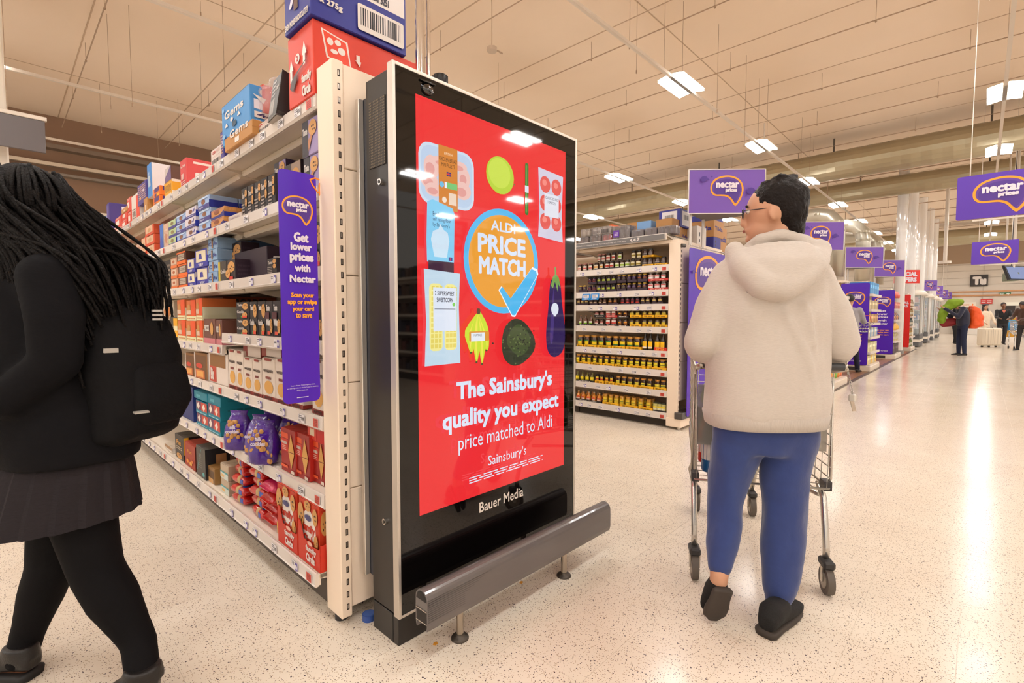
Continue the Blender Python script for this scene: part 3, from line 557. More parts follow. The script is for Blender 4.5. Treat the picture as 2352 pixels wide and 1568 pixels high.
 'walkl': ('shortbread_box','cream shortbread box lying flat on others','box','cbbcae','r,0,0,.25,1,8a3028;r,.3,.1,1,.9,d0c0b4','r,0,0,.1,1,8a3028;l,.2,.15,.5,.85,5,8a7a70;l,.55,.15,.95,.85,5,8a7a70'),
 'lotcase': ('open_case','torn white open case with red oval','case','dccec4','r,.06,.04,.42,.55,b83c2c;r,.1,.55,.9,.95,8a5c2c;t,.12,.1,.3,.5,Bis,e8d8d0','e,.55,.72,.35,.13,c4382c;t,.35,.67,.8,.77,Lotus,f0e4dc;b,.3,.1,.95,.42,e0d4ca;t,.3,.52,.8,.6,Biscoff,c4584c'),
 'kcase2': ('open_case','torn open kraft case with packs inside','case','8a5c2c','r,.08,.0,.92,.9,6a4420;r,.0,.0,.08,1,dcd0c8;e,.4,.5,.25,.1,c83828;r,.1,.02,.8,.35,c8703c;r,.2,.08,.7,.3,e0a050','r,0,0,1,1,d8ccc4'),
 'navy': ('carton','plain deep blue biscuit carton','carton','22306e','r,.05,.0,.07,1,141c48','r,0,0,1,1,26367c'),
 'teal': ('biscuit_tray','teal biscuit tray pack with white diamond badge','pack','0c7e96','r,.05,.3,.5,.98,6a2c50;r,.5,.3,1,.98,c04030;p,e8dcd0,.12,.62,.25,.92,.38,.62,.25,.32;p,e8dcd0,.6,.6,.73,.9,.86,.6,.73,.3;l,.1,.06,.9,.2,1,a8d8e0','l,.1,.5,.95,.85,1,0a6478'),
 'tealop': ('open_tray','open empty teal tray atop teal stack','tray','0c7e96','l,.2,.1,.5,.8,1,60b8c8','r,.1,.5,.9,.55,0a6478'),
 'short': ('shortbread_box','red almond shortbread box with diamond window','box','c02a20','r,0,0,1,1,a02420;r,.02,.78,.5,.9,e4582c;r,.02,.48,.5,.76,d23a2a;t,.06,.64,.46,.71,SHORTBREAD,f0dcd0;l,.12,.5,.4,.62,3,f0c8b8;p,d8a050,.54,.5,.74,.92,.96,.5,.74,.12;p,702018,.54,.5,.96,.51,.96,.49,.54,.49;r,.0,.1,.5,.16,e4582c;r,.72,.02,.95,.09,e8d8c8','r,.1,.1,.9,.9,b82418'),
 'shorttop': ('shortbread_box','bright red shortbread box lying on others','box','c81c18','r,.02,.1,.5,.9,d84030;r,.15,.3,.4,.7,e8d0b0','l,.2,.2,.9,.8,6,a01414'),
 'black1': ('gift_box','dark box with gold lettering and gold edge','box','3a342c','t,.2,.6,.7,.8,Fox,d89a40;l,.2,.4,.8,.55,2,c8b8a0;k,.5,.15,.3,.12,3','r,0,0,1,1,1c1816;r,0,.3,.2,1,d8a020'),
 'redgift': ('gift_box','deep red box with golden star pattern','box','9c3420','t,.3,.6,.7,.74,Fox,d8963c;e,.3,.25,.12,.08,e08830;e,.6,.2,.12,.08,e0a040;e,.75,.32,.08,.06,d87828','r,0,0,1,1,5a2018'),
 'greygift': ('gift_box','dark grey box with teal swirl','box','4c4842','p,5aa8a8,.1,.2,.13,.2,.4,.7,.6,.95,.57,.95,.37,.7;l,.3,.3,.6,.8,7,7a7468;e,.8,.15,.12,.07,5aa8a8','r,0,0,1,1,14121a;r,.3,.3,.6,.8,a87850;r,.7,.3,.85,.8,806050'),
 'smallbr': ('snack_box','small torn brown and white snack box','box','c8b8a4','r,0,.5,1,1,9a7450;r,.1,.1,.9,.4,dcd0c8','r,0,0,1,1,d4c8bc'),
 'familyc': ('biscuit_box','red assorted biscuit box with white scalloped centre','box','c83818','e,.5,.44,.36,.42,efe4dc;t,.2,.44,.82,.62,family,c8341c;t,.24,.26,.8,.44,Circle,c8341c;e,.5,.72,.16,.05,484878;k,.14,.72,.16,.2,2;k,.5,.92,.16,.09,3;k,.88,.8,.12,.14,4;k,.92,.4,.1,.12,5;p,e0a040,.02,.3,.2,.36,.16,.12,.04,.1','r,.05,.05,.9,.3,d84824;t,.2,.1,.8,.25,family,white;e,.6,.6,.25,.2,e0d0c0;k,.2,.7,.15,.2,1'),
 'famtray': ('display_tray','red shelf-ready tray lettered family Circle','tray','c83018','t,.3,.4,.85,.66,family,f0e4e0;t,.34,.12,.8,.4,Circle,f0e4e0;e,.6,.8,.12,.08,e8b0a0','r,0,0,1,1,c83018'),
 'pinkbag': ('snack_box','magenta flapjack bag','bag','b83878','t,.2,.6,.9,.8,FLAP,e8c8d8;r,.3,.1,.8,.35,e0a050','r,0,0,1,1,a02c68'),
 'clear1': ('biscuit_tray','clear film biscuit pack with teal label','pack','b8a48c','r,0,.0,1,.4,c8d0c8;r,.1,.1,.5,.3,dcb070;r,0,.42,1,.5,3aa0a8','r,.3,.2,.9,.6,48a8b0'),
}
SURF = [z+.047 for z in ZT]
SHN = ['top shelf', 'second shelf', 'third shelf', 'fourth shelf', 'fifth shelf', 'sixth shelf', 'bottom shelf']
seen_n = {}
def lab(desc, key, where, extra=''):
    """label: what it looks like + its rank along the shelf"""
    seen_n[key] = seen_n.get(key, -1)+1
    return '%s, %s from kiosk, %s%s' % (desc, ordn(seen_n[key]), where, extra)
def item(sh, xl, xr, yt, n, st, D=.16, fu=None, zb=None, vv=None, hh=None, sub=1, rz=0, surf=None, deep=0):
    """place a stack of n packs; xl..xr = where its front shows, yt = top edge; sub packs side by side"""
    name, desc, cat, base, fr, sd = ST[st]
    u = fu if fu is not None else GU+.022
    if vv: v0, v1 = vv
    else: v0, v1 = vx(xr, u), vx(xl, u)
    zs = surf if surf is not None else SURF[sh]
    if zb is not None: zs = pl(xr, zb, 0, u).z
    H = (hh if hh else (pl(xr, yt, 0, u).z-zs))/n
    W = (v1-v0)/sub; D = max(.04, min(D, (1.486-u)/(1+deep)-.004))
    me = carton(round(W-.003, 3), round(H-.001, 3), D, base, fr, sd)
    for j in range(sub):
        for i in range(n):
            for q in range(1+deep):
                o = bpy.data.objects.new(name, me); COL.objects.link(o)
                jit = random.uniform(-.004, .004); o.location = (u+jit+q*(D+.003), v0+j*W+.0015, zs+i*H+.0003); o.rotation_euler = (0,0,rz)
                ex = '' if n == 1 else (', lowest' if i == 0 else (', topmost' if i == n-1 else ', %s up' % ordn(i)))
                if q: ex += ', behind'
                if i == 0 and q == 0: L = lab(desc, (sh, st), SHN[sh])
                tag(o, L+ex, cat, '%s on the %s of the biscuit aisle' % ({'box':'boxes'}.get(cat, cat+'s'), SHN[sh]))
    return u, v0, v1, zs, H
# --- top stock shelf
S = SURF[0]
item(0, 0,0,0, 1, 'redcart', .53, .885, vv=(1.9, 2.135), hh=.285)
item(0, 0,0,0, 1, 'bluecart', .43, .872, vv=(1.885, 2.125), hh=.30, surf=S+.287)
# open grey display carton (tilted)
t = empty('open_carton', (.86, 2.215, S+.002), math.radians(-6)); tag(t, 'dark grey open-topped display carton tilted over the shelf edge, white inside', 'carton')
b = B(); GR = mat((70,66,60), .5); b.box((0,0,0), (.2,.004,.02), GR); b.box((0,0,0), (.22,.125,.004), mat((170,160,150), .6)); b.box((0,.12,0), (.22,.125,.19), mat((214,198,200), .6)); b.box((.216,0,0), (.22,.125,.19), mat((214,198,200), .6)); b.box((0,0,0), (.004,.125,.19), GR)
b.prism([(0,0,0), (.22,0,0), (.22,0,.03), (.1,0,.05), (.05,0,.19), (0,0,.2)], (0,.004,0), mat((30,26,24), .5)); b.build('carton_body', t)
F = Face(B(), (-.0005,.125,0), (0,-1,0), (0,0,1), .125, .2); F.bars(.1,.1,.6,.45,(200,190,180)); F.lines(.15,.5,.5,.9,4,(170,164,156)); F.text('OISH', .6,.6,.9,.7,(220,214,206)); F.b.build('printed_label', t)
t.rotation_euler = (0, math.radians(9), math.radians(-5))
item(0, 594,640, 252, 1, 'lotusc', .25, .9)
t = item(0, 590,618, 180, 1, 'redsm', .2, .93, zb=250)
# shrink wrapped pack
v0, v1 = vx(683, .93), vx(640, .93); z0 = S
me = carton(round(v1-v0-.003,3), .235, .2, 'd8503c', 'r,0,.8,1,1,e4d8d0;t,.1,.84,.9,.94,32 x V TRAY,4a4444;r,0,.0,1,.6,d8ccd0;l,.1,.62,.9,.78,2,d84030', 'r,0,.8,1,1,e4d8d0')
o = bpy.data.objects.new('snack_box', me); COL.objects.link(o); o.location = (.98, v0+.01, S); tag(o, 'red and white tray-lettered snack pack standing behind the grey open carton', 'carton')
FILM = mat((225,215,215), .08, 0, 0, 0, .8, 60, 0, 0, .32)
b = B(); b.box((.915, vx(600, .93), S+.1), (1.12, vx(655, .93)+.04, S+.25), FILM, .02); 
wv = V((0,0,0)); o = fuse(b, 'shrink_wrap', .012, 3, None, FILM, (.012, 22, 22)); tag(o, 'crinkled clear shrink wrap around packs between the blue and grey cartons', 'wrap')
item(0, 523,587, 176, 1, 'gems', .3, .87, zb=283)
item(0, 528,592, 262, 1, 'kraftc', .24, .87)
item(0, 520,527, 290, 1, 'purpdot', .2, .9)
item(0, 496,520, 320, 1, 'lotusc', .25)
item(0, 427,441, 350, 1, 'redbar', .42)
item(0, 388,406, 400, 1, 'yellowc', .26)
item(0, 391,406, 368, 1, 'brownc', .24, zb=402)
item(0, 363,378, 415, 2, 'orangep', .2)
item(0, 350,360, 358, 1, 'whiteblue', .5, zb=440)
item(0, 341,349, 443, 1, 'kraftc', .4)
item(0, 328,348, 400, 1, 'purpdot', .15, zb=452)
item(0, 312,330, 428, 1, 'whitered', .45)
item(0, 302,311, 440, 2, 'redsm', .25)
item(0, 289,301, 472, 2, 'redsm', .25)
item(0, 290,304, 462, 1, 'kraftc', .25, zb=474)
item(0, 273,288, 484, 1, 'redsm', .3, zb=513)
item(0, 262,272, 517, 1, 'fruitc', .2); item(0, 274,287, 513, 1, 'fruitc', .2)
item(0, 256,262, 453, 1, 'purpc', .55, zb=503); item(0, 256,261, 505, 1, 'purpc', .3)
item(0, 246,254, 485, 1, 'whiteblue', .3, zb=520); item(0, 238,250, 500, 1, 'whitered', .3)
item(0, 218,235, 518, 1, 'kraftc', .3); item(0, 210,217, 502, 2, 'redsm', .3)
# --- second shelf
item(1, 705,741, 256, 2, 'delib', .2)
item(1, 664,700, 360, 1, 'delired', .12, .97); item(1, 638,664, 358, 2, 'delib', .12, .98)
item(1, 563,640, 391, 1, 'tallcook', .07, .925, sub=5)
item(1, 560,640, 462, 1, 'displ', .16, .905)
item(1, 530,560, 482, 1, 'creamp', .1)
item(1, 492,522, 468, 2, 'orpack', .16, deep=1)
item(1, 463,489, 440, 3, 'lbpack', .16, deep=1)
item(1, 488,491, 444, 1, 'card20', .4, .93, zb=478)
item(1, 434,457, 466, 3, 'whpack', .2)
item(1, 412,433, 482, 3, 'lbpack', .2); item(1, 394,411, 496, 3, 'grpack', .2); item(1, 383,393, 506, 1, 'pinkish', .2)
item(1, 374,382, 508, 1, 'bluecard', .2); item(1, 342,361, 508, 3, 'redor', .2, deep=1); item(1, 331,341, 540, 1, 'redor', .2); item(1, 318,330, 553, 2, 'pinkish', .2)
item(1, 300,317, 558, 1, 'kraftopen', .25); item(1, 290,299, 578, 1, 'yelp', .2); item(1, 262,288, 565, 2, 'redor', .2)
# --- third shelf
item(2, 715,743, 505, 1, 'darkck', .18)
item(2, 618,640, 590, 1, 'tallcook', .08)
item(2, 520,560, 552, 2, 'delwide', .1, 1.0); item(2, 504,543, 592, 1, 'delwide', .12, .91)
item(2, 544,618, 562, 1, 'displ', .32, .99)
item(2, 482,503, 540, 4, 'ltblue', .16, deep=1)
item(2, 453,481, 566, 2, 'blwhite', .25); item(2, 434,452, 590, 2, 'blwhite', .2)
item(2, 412,432, 573, 3, 'brown3', .25); item(2, 397,411, 588, 3, 'beige3', .2)
item(2, 379,396, 594, 1, 'blacktray', .2); item(2, 354,378, 603, 1, 'blacktray', .2); item(2, 330,353, 606, 1, 'blacktray', .2); item(2, 315,329, 620, 1, 'yelp', .2)
# --- fourth shelf (first bay high, later bays lower)
s4 = SURF[3]; s4b = .998+.047
item(3, 716,743, 684, 1, 'darkw', .18)
item(3, 543,572, 692, 2, 'darkck', .14)
item(3, 573,609, 690, 1, 'darkck', .14, sub=2); item(3, 610,645, 689, 1, 'darkw', .14, sub=2); item(3, 646,690, 688, 1, 'darkck', .14, sub=2)
item(3, 494,507, 735, 1, 'pieces', .16, surf=s4b); item(3, 466,492, 732, 1, 'pieces', .16, surf=s4b, deep=1)
item(3, 470,498, 700, 1, 'brncase', .35, 1.06, surf=s4b+.08)
item(3, 451,466, 684, 2, 'orng', .2, surf=s4b); item(3, 428,450, 688, 2, 'orng', .2, surf=s4b); item(3, 409,427, 687, 2, 'orng', .2, surf=s4b)
item(3, 452,515, 680, 1, 'border', .45, 1.12, surf=s4b+.12)
item(3, 390,408, 728, 1, 'yel4', .2, surf=s4b); item(3, 366,400, 690, 1, 'whtall', .3, 1.0, surf=s4b)
# --- fifth shelf
item(4, 558,578, 822, 1, 'walk', .13); item(4, 579,599, 826, 1, 'walk', .13); item(4, 600,630, 824, 1, 'walk', .14)
item(4, 541,557, 806, 1, 'walk', .13); item(4, 522,540, 803, 1, 'walk', .13); item(4, 631,660, 826, 1, 'walk', .13); item(4, 661,690, 826, 1, 'walk', .13); item(4, 712,743, 826, 1, 'walk', .13)
for xl, xr in ((558,598), (600,645), (646,700)): item(4, xl, xr, 795, 1, 'walkl', .14, .93, zb=823)
item(4, 476,520, 814, 1, 'lotcase', .3); item(4, 444,474, 812, 1, 'kcase2', .3); item(4, 421,442, 812, 1, 'kcase2', .3)
# --- sixth shelf
item(5, 380,404, 893, 1, 'navy', .3, sub=1); item(5, 405,437, 888, 1, 'navy', .3)
item(5, 444,470, 925, 2, 'teal', .4); item(5, 471,499, 932, 2, 'teal', .42)
item(5, 440,470, 903, 1, 'tealop', .3, zb=922); item(5, 470,499, 912, 1, 'tealop', .4, zb=934)
b5 = SURF[5]
item(5, 712,742, 1008, 1, 'short', .15, .95); item(5, 672,706, 1000, 1, 'short', .15, .93); item(5, 637,670, 990, 1, 'short', .15, .915)
item(5, 700,742, 980, 1, 'shorttop', .2, .94, zb=1022)
# --- bottom shelf
BU = .87
item(6, 628,672, 1125, 1, 'familyc', .12, BU+.012); item(6, 676,722, 1158, 1, 'familyc', .12, BU+.012)
for xl, xr in ((628,672), (675,724)):
    v0, v1 = vx(xr, BU), vx(xl, BU); z = SURF[6]; W = v1-v0
    b = B(); R = mat((200,48,26), .5); KI = mat((150,110,66), .7)
    pts = [(BU-.003, v0, 0), (BU-.003, v1, 0), (BU-.003, v1, .17), (BU-.003, v1-.02, .165), (BU-.003, v1-.05, .1), (BU-.003, v0+.07, .085), (BU-.003, v0+.01, .09), (BU-.003, v0, .1)]
    b.prism([(x, y, z+q) for x, y, q in pts], (.003, 0, 0), R)
    b.box((BU, v0-.003, z), (BU+.25, v0, z+.11), R); b.box((BU, v1, z), (BU+.25, v1+.003, z+.17), KI)
    paint(Face(b, (BU-.0034, v1, z), (0,-1,0), (0,0,1), W, .11), 't,.36,.46,.86,.74,family,f0e4e0;t,.4,.14,.8,.46,Circle,f0e4e0;e,.6,.88,.12,.08,e8b0a0')
    tag(b.build('display_tray'), lab('red torn cardboard tray', 'ft', 'bottom shelf'), 'tray', 'red display trays')
item(6, 441,462, 1027, 1, 'greygift', .2, BU+.01); item(6, 413,437, 1020, 1, 'redgift', .2, BU+.01); item(6, 390,410, 1000, 1, 'black1', .15, BU+.01); item(6, 366,384, 1022, 1, 'smallbr', .1, BU+.01)
item(6, 463,481, 1070, 1, 'kraftopen', .25, BU+.02); item(6, 498,508, 1030, 1, 'pinkbag', .12, 1.0)
item(6, 496,514, 1065, 2, 'clear1', .22, BU+.02)
# --- soft packs
def pillow(W, H, D, m, band=None, crimp=True, seed=0, prints=None):
    """flow-wrapped pack lying along x (depth D), width W along y, height H"""
    r = random.Random(seed); R = []; n = 9
    for i in range(n+1):
        t = i/n; k = min(1, .3+6*min(t, 1-t)) if crimp else 1
        R.append(((D*t, W/2, H/2), (0, W/2*(.97+.03*k), 0), (0, 0, max(.002, H/2*k))))
    b = B(); b.rings(R, m, 16, 3.2)
    for s, x in ((-1, 0), (1, D)):
        for j in range(5): b.box((x+s*.012*0, W*.08+j*W*.168, H/2-.002), (x+s*.014, W*.08+(j+1)*W*.168, H/2+.002), m)
    if band:
        b.rings([((D*.34, W/2, H/2), (0, W*.502, 0), (0, 0, H*.503)), ((D*.55, W/2, H/2), (0, W*.502, 0), (0, 0, H*.503))], band, 16, 3.2)
    return b
REDF = mat((190,26,18), .22, 0, 0, .1, .3, 60, .5); TANB = mat((190,160,110), .5); BLUF = mat((50,80,170), .3)
def redpack(W, seed):
    b = pillow(W, .05, .17, REDF, TANB, seed=seed); b.box((.02, W*.2, .0502), (.055, W*.8, .0512), BLUF); b.box((.02, W*1.0-.001, .014), (.055, W*1.0+.0006, .038), BLUF); return b.mesh('biscuit_packet')
RP = redpack(.085, 1)
k = 0
for (x, zc, n, dz, du) in ((541, 0, 5, 0, 0), (585, 0, 5, 0, .005), (536, 0, 6, 0, .1), (580, 0, 6, 0, .105)):
    v = vx(x, .88)
    for i in range(n):
        o = bpy.data.objects.new('biscuit_packet', RP); COL.objects.link(o); o.location = (.975+du+random.uniform(-.01,.01), v+random.uniform(-.012,.012), SURF[6]+.001+i*.0515); o.rotation_euler = (0, 0, math.pi/2+random.uniform(-.13,.13))
        tag(o, 'red film biscuit packet with tan band, %s up in the %s loose pile' % (ordn(i), ('front left', 'front right', 'rear left', 'rear right')[k]), 'packet', 'red biscuit packets on the bottom shelf')
    k += 1
PKF = mat((206,40,90), .25, 0, 0, .1, .3, 50, .5)
for i, z in enumerate((.11, .17)):
    b = pillow(.15, .055, .2, PKF if i else REDF, None)
    F = Face(b, (.02, .14, .0565), (0,-1,0), (1,0,0), .13, .17); F.ell(.3,.35,.2,.14,(214,190,100)); F.ell(.3,.35,.07,.05,(120,30,40)); F.ell(.75,.7,.2,.14,(190,170,60)); F.ell(.35,.75,.2,.12,(214,180,90)); F.rect(.5,.1,.95,.35,(226,180,190))
    o = b.build('biscuit_packet', None, (.885, vx(615, .9)-.04, SURF[6]+z)); tag(o, ('pink ring-biscuit packet on top of the loose packets beside the red trays', 'red packet just beneath the pink ring-biscuit packet')[1-i], 'packet')
tag(pillow(.16, .06, .2, REDF).build('biscuit_packet', None, (.9, vx(615, .9)-.04, SURF[6]+.001)), 'red packet lying lowest next to the red trays on bottom shelf', 'packet')
tag(pillow(.15, .045, .2, REDF).build('biscuit_packet', None, (.9, vx(615, .9)-.04, SURF[6]+.063)), 'red packet second lowest next to the red trays on bottom shelf', 'packet')
# purple cookie bags
PBF = mat((70,24,140), .2, 0, 0, .12, .35, 45, .6)
def cookiebag(seed):
    r = random.Random(seed); R = []
    for z, w_, d_ in ((0,.05,.03), (.01,.068,.045), (.06,.072,.05), (.11,.07,.042), (.15,.06,.026), (.175,.046,.01), (.18,.042,.004), (.2,.05,.004)):
        R.append(((d_*0+.05+z*.12, .07, z), (0, w_, 0), (d_, 0, 0)))
    b = B(); b.rings(R, PBF, 20, 2.6)
    for i in range(16):
        z = r.uniform(.012, .16); kk = 1-(z/.2)**2*.5; y = .07+r.uniform(-.052, .052)*kk; q = .012
        x = .05+z*.12-(.048 if z < .1 else .048-(z-.1)*.42)*math.sqrt(max(.1, 1-((y-.07)/.068)**2))-.003
        b.ell((x, y, z), (.0022, q, q), mat(C['cookie'], .5), None, 8, 4)
    F = Face(b, (-.002, .11, .09), (0,-1,0), (.15,0,1), .08, .05, .0006); F.text('milk', .3, .55, .7, .95, (226,214,230), .04); F.text('cookies', .05, .1, .95, .5, (226,214,230), .04)
    return b.mesh('cookie_bag')
CB = [cookiebag(i) for i in range(3)]
for i, (x, du) in enumerate(((560,0), (590,.02), (620,.0), (575,.13), (603,.14), (632,.13), (655,.13))):
    o = bpy.data.objects.new('cookie_bag', CB[i % 3]); COL.objects.link(o); v = vx(x, .93); o.location = (.9+du, v-.07, SURF[5]+.002); o.rotation_euler = (0, 0, .6+random.uniform(-.2,.2)); o.scale = (1,1,1.05)
    tag(o, 'shiny purple bag of mini cookies, %s from the teal trays in the %s row' % (ordn(i % 3) if i < 6 else 'fourth', 'front' if i < 3 else 'back'), 'bag', 'purple cookie bags on the sixth shelf')
# white wrapped items behind the lotus cases
for i in range(7):
    o = B().ell((1.02, vx(430+i*13, 1.02), SURF[4]+.19), (.05,.035,.035), mat((200,190,190), .15, 0, 0, .15, .4, 50, .5), None, 12, 8).build('wrapped_roll'); tag(o, 'film-wrapped biscuit roll heaped behind the open cases, %s from the left' % ordn(i), 'packet', 'film-wrapped rolls on the fifth shelf')
# ---------------------------------------------------------------- purple hanging banner
t = empty('price_banner', (.733, 1.885, .885)); tag(t, 'tall purple loyalty price banner sticking out from the shelf end', 'banner')
b = B(); W_, H_ = .143, .875; P = []
for cx, cz, a in ((W_-.02,.02,-90), (W_-.02,H_-.02,0), (.02,H_-.02,90), (.02,.02,180)):
    for i in range(5): q = math.radians(a+i*22.5); P.append((cx+.02*math.cos(q), 0, cz+.02*math.sin(q)))
b.prism(P, (0,.002,0), mat((74,14,182), .35)); b.build('banner_card', t)
b = B(); F = Face(b, (0,-.0004,0), (1,0,0), (0,0,1), W_, H_, .0003, rough=.35); logo(F, .49, .838, .41, .06)
b.build('printed_logo', t); b = B(); F = Face(b, (0,-.0014,0), (1,0,0), (0,0,1), W_, H_, .0003, rough=.35); WT = (232,222,236); OT = (250,166,40)
for s_, x0, x1, y0, y1 in (('Get',.36,.76,.7,.742), ('lower',.27,.84,.663,.697), ('prices',.24,.88,.607,.654), ('with',.36,.78,.572,.605), ('Nectar',.22,.92,.525,.558)): F.text(s_, x0, y0, x1, y1, WT, .035)
b.build('printed_headline', t); b = B(); F = Face(b, (0,-.0014,0), (1,0,0), (0,0,1), W_, H_, .0003, rough=.35)
for s_, x0, x1, y0, y1 in (('Scan your',.26,.88,.455,.482), ('app or swipe',.16,.95,.425,.452), ('your card',.28,.86,.396,.422), ('to save',.36,.8,.372,.392)): F.text(s_, x0, y0, x1, y1, OT, .03)
b.build('printed_subline', t); b = B(); F = Face(b, (0,-.0014,0), (1,0,0), (0,0,1), W_, H_, .0003, rough=.35); F.text('Requires Nectar. Only on eligible products,', .2, .073, .86, .08, WT, 0); F.text('see shelf edge ticket for details. Subject to availability.', .1, .062, .95, .069, WT, 0); F.text('While stocks last.', .35, .052, .66, .058, WT, 0); F.rect(.35, .022, .66, .025, WT)
b.build('printed_small_lines', t)
OR = mat((250,140,30), .35)
B().tube([(.13,.0,.835), (.12,.0,.855), (.14,.0,.865), (.165,.002,.86), (.168,.002,.83), (.15,0,.81)], .0035, OR, 6, True).box((.155,-.004,.80), (.172,.006,.85), OR, .002).build('hanging_clip', t)
# ---------------------------------------------------------------- screen kiosk
BLK = mat((34,30,28), .35, 0, 0, .05, 0, 6); GLB = mat((8,6,6), .03)
K = empty('screen_kiosk', (1.51, 1.6, 0)); tag(K, 'tall black digital advertising kiosk with silver frame showing a red price match screen', 'kiosk')
def kb(b, name, p=K): 
    o = b.build(name); o.parent = p; o.matrix_parent_inverse = Matrix.Translation((-1.51,-1.6,0)) if p is K else Matrix.Identity(4); return o
KX0, KX1, KV = .975, 2.045, 1.5
kb(B().box((KX0+.006, KV+.035, .11), (KX1-.006, 1.69, 2.085), BLK, .004), 'cabinet')
kb(B().box((KX0+.004, KV+.012, 0), (KX1-.05, 1.685, .108), BLK, .002).box((KX0+.003, KV+.045, 0), (KX0+.006, KV+.049, .11), mat((10,10,10), .8)), 'plinth')
b = B(); t_ = .012
for a, c in (((KX0,KV,.108), (KX0+t_,KV+.035,2.1)), ((KX1-t_,KV,.108), (KX1,KV+.035,2.1)), ((KX0+t_,KV,2.088), (KX1-t_,KV+.035,2.1)), ((KX0+t_,KV,.108), (KX1-t_,KV+.035,.118))): b.box(a, c, ALU, .001)
kb(b, 'silver_frame')
kb(B().box((KX0+t_, KV+.003, .118), (KX1-t_, KV+.01, 2.088), GLB), 'glass_front')
# vent grille
b = B(); r_ = mat((120,108,92), .5, .3); b.box((KX0+.003, 1.555, 1.76), (KX0+.0065, 1.665, 2.0), mat((44,38,34), .5))
for i in range(11):
    for j in range(24): b.cyl((KX0+.0022, 1.56+i*.0098, 1.765+j*.01), (KX0+.0032, 1.56+i*.0098, 1.765+j*.01), .0032, mat((112,100,84), .6), n=6)
tag(kb(b, 'vent_grille'), label='perforated metal vent grille')
for z in (1.70, .452): kb(B().cyl((KX0+.006, 1.585, z), (KX0-.006, 1.585, z), .012, STEEL, n=16).cyl((KX0-.006, 1.585, z), (KX0-.008, 1.585, z), .006, mat((70,66,60), .3, .8), n=10), 'lock')
kb(B().box((KX0-.01, 1.715, .2), (KX0+.012, 1.735, 2.03), ALU, .002).box((KX0+.012, 1.69, .2), (KX0+.03, 1.765, 2.03), mat((40,44,56), .4)).box((KX0+.2, 1.69, .2), (KX1-.2, 1.765, 2.0), BLK), 'rear_mount')
b = B(); b.lathe((1.262, 1.6, 2.085), [(.026,0), (.026,.05), (.03,.055), (.03,.085), (.026,.09)], mat((20,18,18), .35), 18)
for i in range(14): t = i*2*math.pi/14; b.box((1.262+.029*math.cos(t)-.002, 1.6+.029*math.sin(t)-.002, 2.09), (1.262+.029*math.cos(t)+.002, 1.6+.029*math.sin(t)+.002, 2.172), mat((24,22,22), .3))
kb(b, 'antenna_cap')
# dome sensor mark behind the glass
kb(B().rings([((1.125, KV+.0028, 2.073), (.036,0,0), (0,0,.003)), ((1.125, KV-.004, 2.071), (.036,0,0), (0,0,.004))], mat((30,27,24), .2), 16).rings([((1.125,KV+.002,2.048), (.03,0,0), (0,0,.023)), ((1.125,KV-.008,2.044), (.02,0,0), (0,0,.016))], mat((12,11,10), .08, 0, 0, 0, 0, 1, 1), 18), 'camera_dome')
o = B().cyl((1.195, 1.64, 2.085), (1.195, 1.64, CZ-.012), .018, mat((220,214,208), .12, 1), n=18).cyl((1.235, 1.64, 2.085), (1.235, 1.64, CZ-.012), .008, mat((220,214,208), .12, 1), n=12).build('chrome_pole'); tag(o, 'polished chrome pole rising from kiosk top to the ceiling', 'pole')
# screen picture
SX0, SX1, SZ0, SZ1 = 1.072, 1.954, .467, 2.016; W_, H_ = SX1-SX0, SZ1-SZ0
b = B(); F = Face(b, (SX0, KV+.0024, SZ0), (1,0,0), (0,0,1), W_, H_, .00012, emit=.96, rough=.04)
def sx(u): return (u-SX0)/W_
def sz(z): return (z-SZ0)/H_
F.rect(0, 0, 1, 1, (240,40,46))
def R_(u0, z0, u1, z1, c): F.rect(sx(u0), sz(z0), sx(u1), sz(z1), c)
def E_(u, z, ru, rz, c, n=24): F.ell(sx(u), sz(z), ru/W_, rz/H_, c, n)
def T_(s, u0, z0, u1, z1, c, bold=.02): F.text(s, sx(u0), sz(z0), sx(u1), sz(z1), c, bold)
def PG(pts, c): F.poly([(sx(u), sz(z)) for u, z in pts], c)
def RR(u0, z0, u1, z1, c, r=.02): F.rrect(sx(u0), sz(z0), sx(u1), sz(z1), c, r/W_)
SW = (222,232,250)
# chicken tray
RR(1.082, 1.635, 1.352, 1.86, (205,222,240), .05); RR(1.092, 1.645, 1.342, 1.85, (190,210,235), .045)
for u, z, a, b2 in ((1.14,1.77,.035,.045), (1.13,1.72,.04,.03), (1.15,1.69,.04,.025), (1.3,1.76,.03,.04), (1.29,1.71,.045,.035), (1.28,1.8,.035,.02), (1.2,1.8,.06,.02)): E_(u, z, a, b2, (240,196,188)); E_(u-.006, z-.006, a*.6, b2*.5, (228,160,154))
R_(1.172, 1.622, 1.265, 1.862, (214,130,50)); T_('CHICKEN BREAST', 1.174, 1.805, 1.263, 1.82, (60,36,20), .0); T_('MINI FILLETS', 1.186, 1.785, 1.25, 1.799, (60,36,20), 0); T_('BRITISH', 1.2, 1.83, 1.24, 1.84, (250,220,180), 0)
R_(1.21, 1.752, 1.232, 1.768, (40,50,120)); R_(1.21, 1.758, 1.232, 1.762, (220,60,60)); R_(1.219, 1.752, 1.223, 1.768, (220,60,60)); R_(1.2, 1.705, 1.262, 1.728, (120,200,120)); R_(1.2, 1.705, 1.21, 1.728, (240,240,250)); E_(1.186, 1.716, .011, .011, (110,190,230)); R_(1.22, 1.645, 1.258, 1.69, (240,214,190)); E_(1.198, 1.66, .011, .011, (245,225,205))
# melon
E_(1.5, 1.812, .083, .078, (186,214,60)); E_(1.495, 1.82, .066, .062, (204,226,80)); E_(1.585, 1.79, .004, .004, (120,130,60))
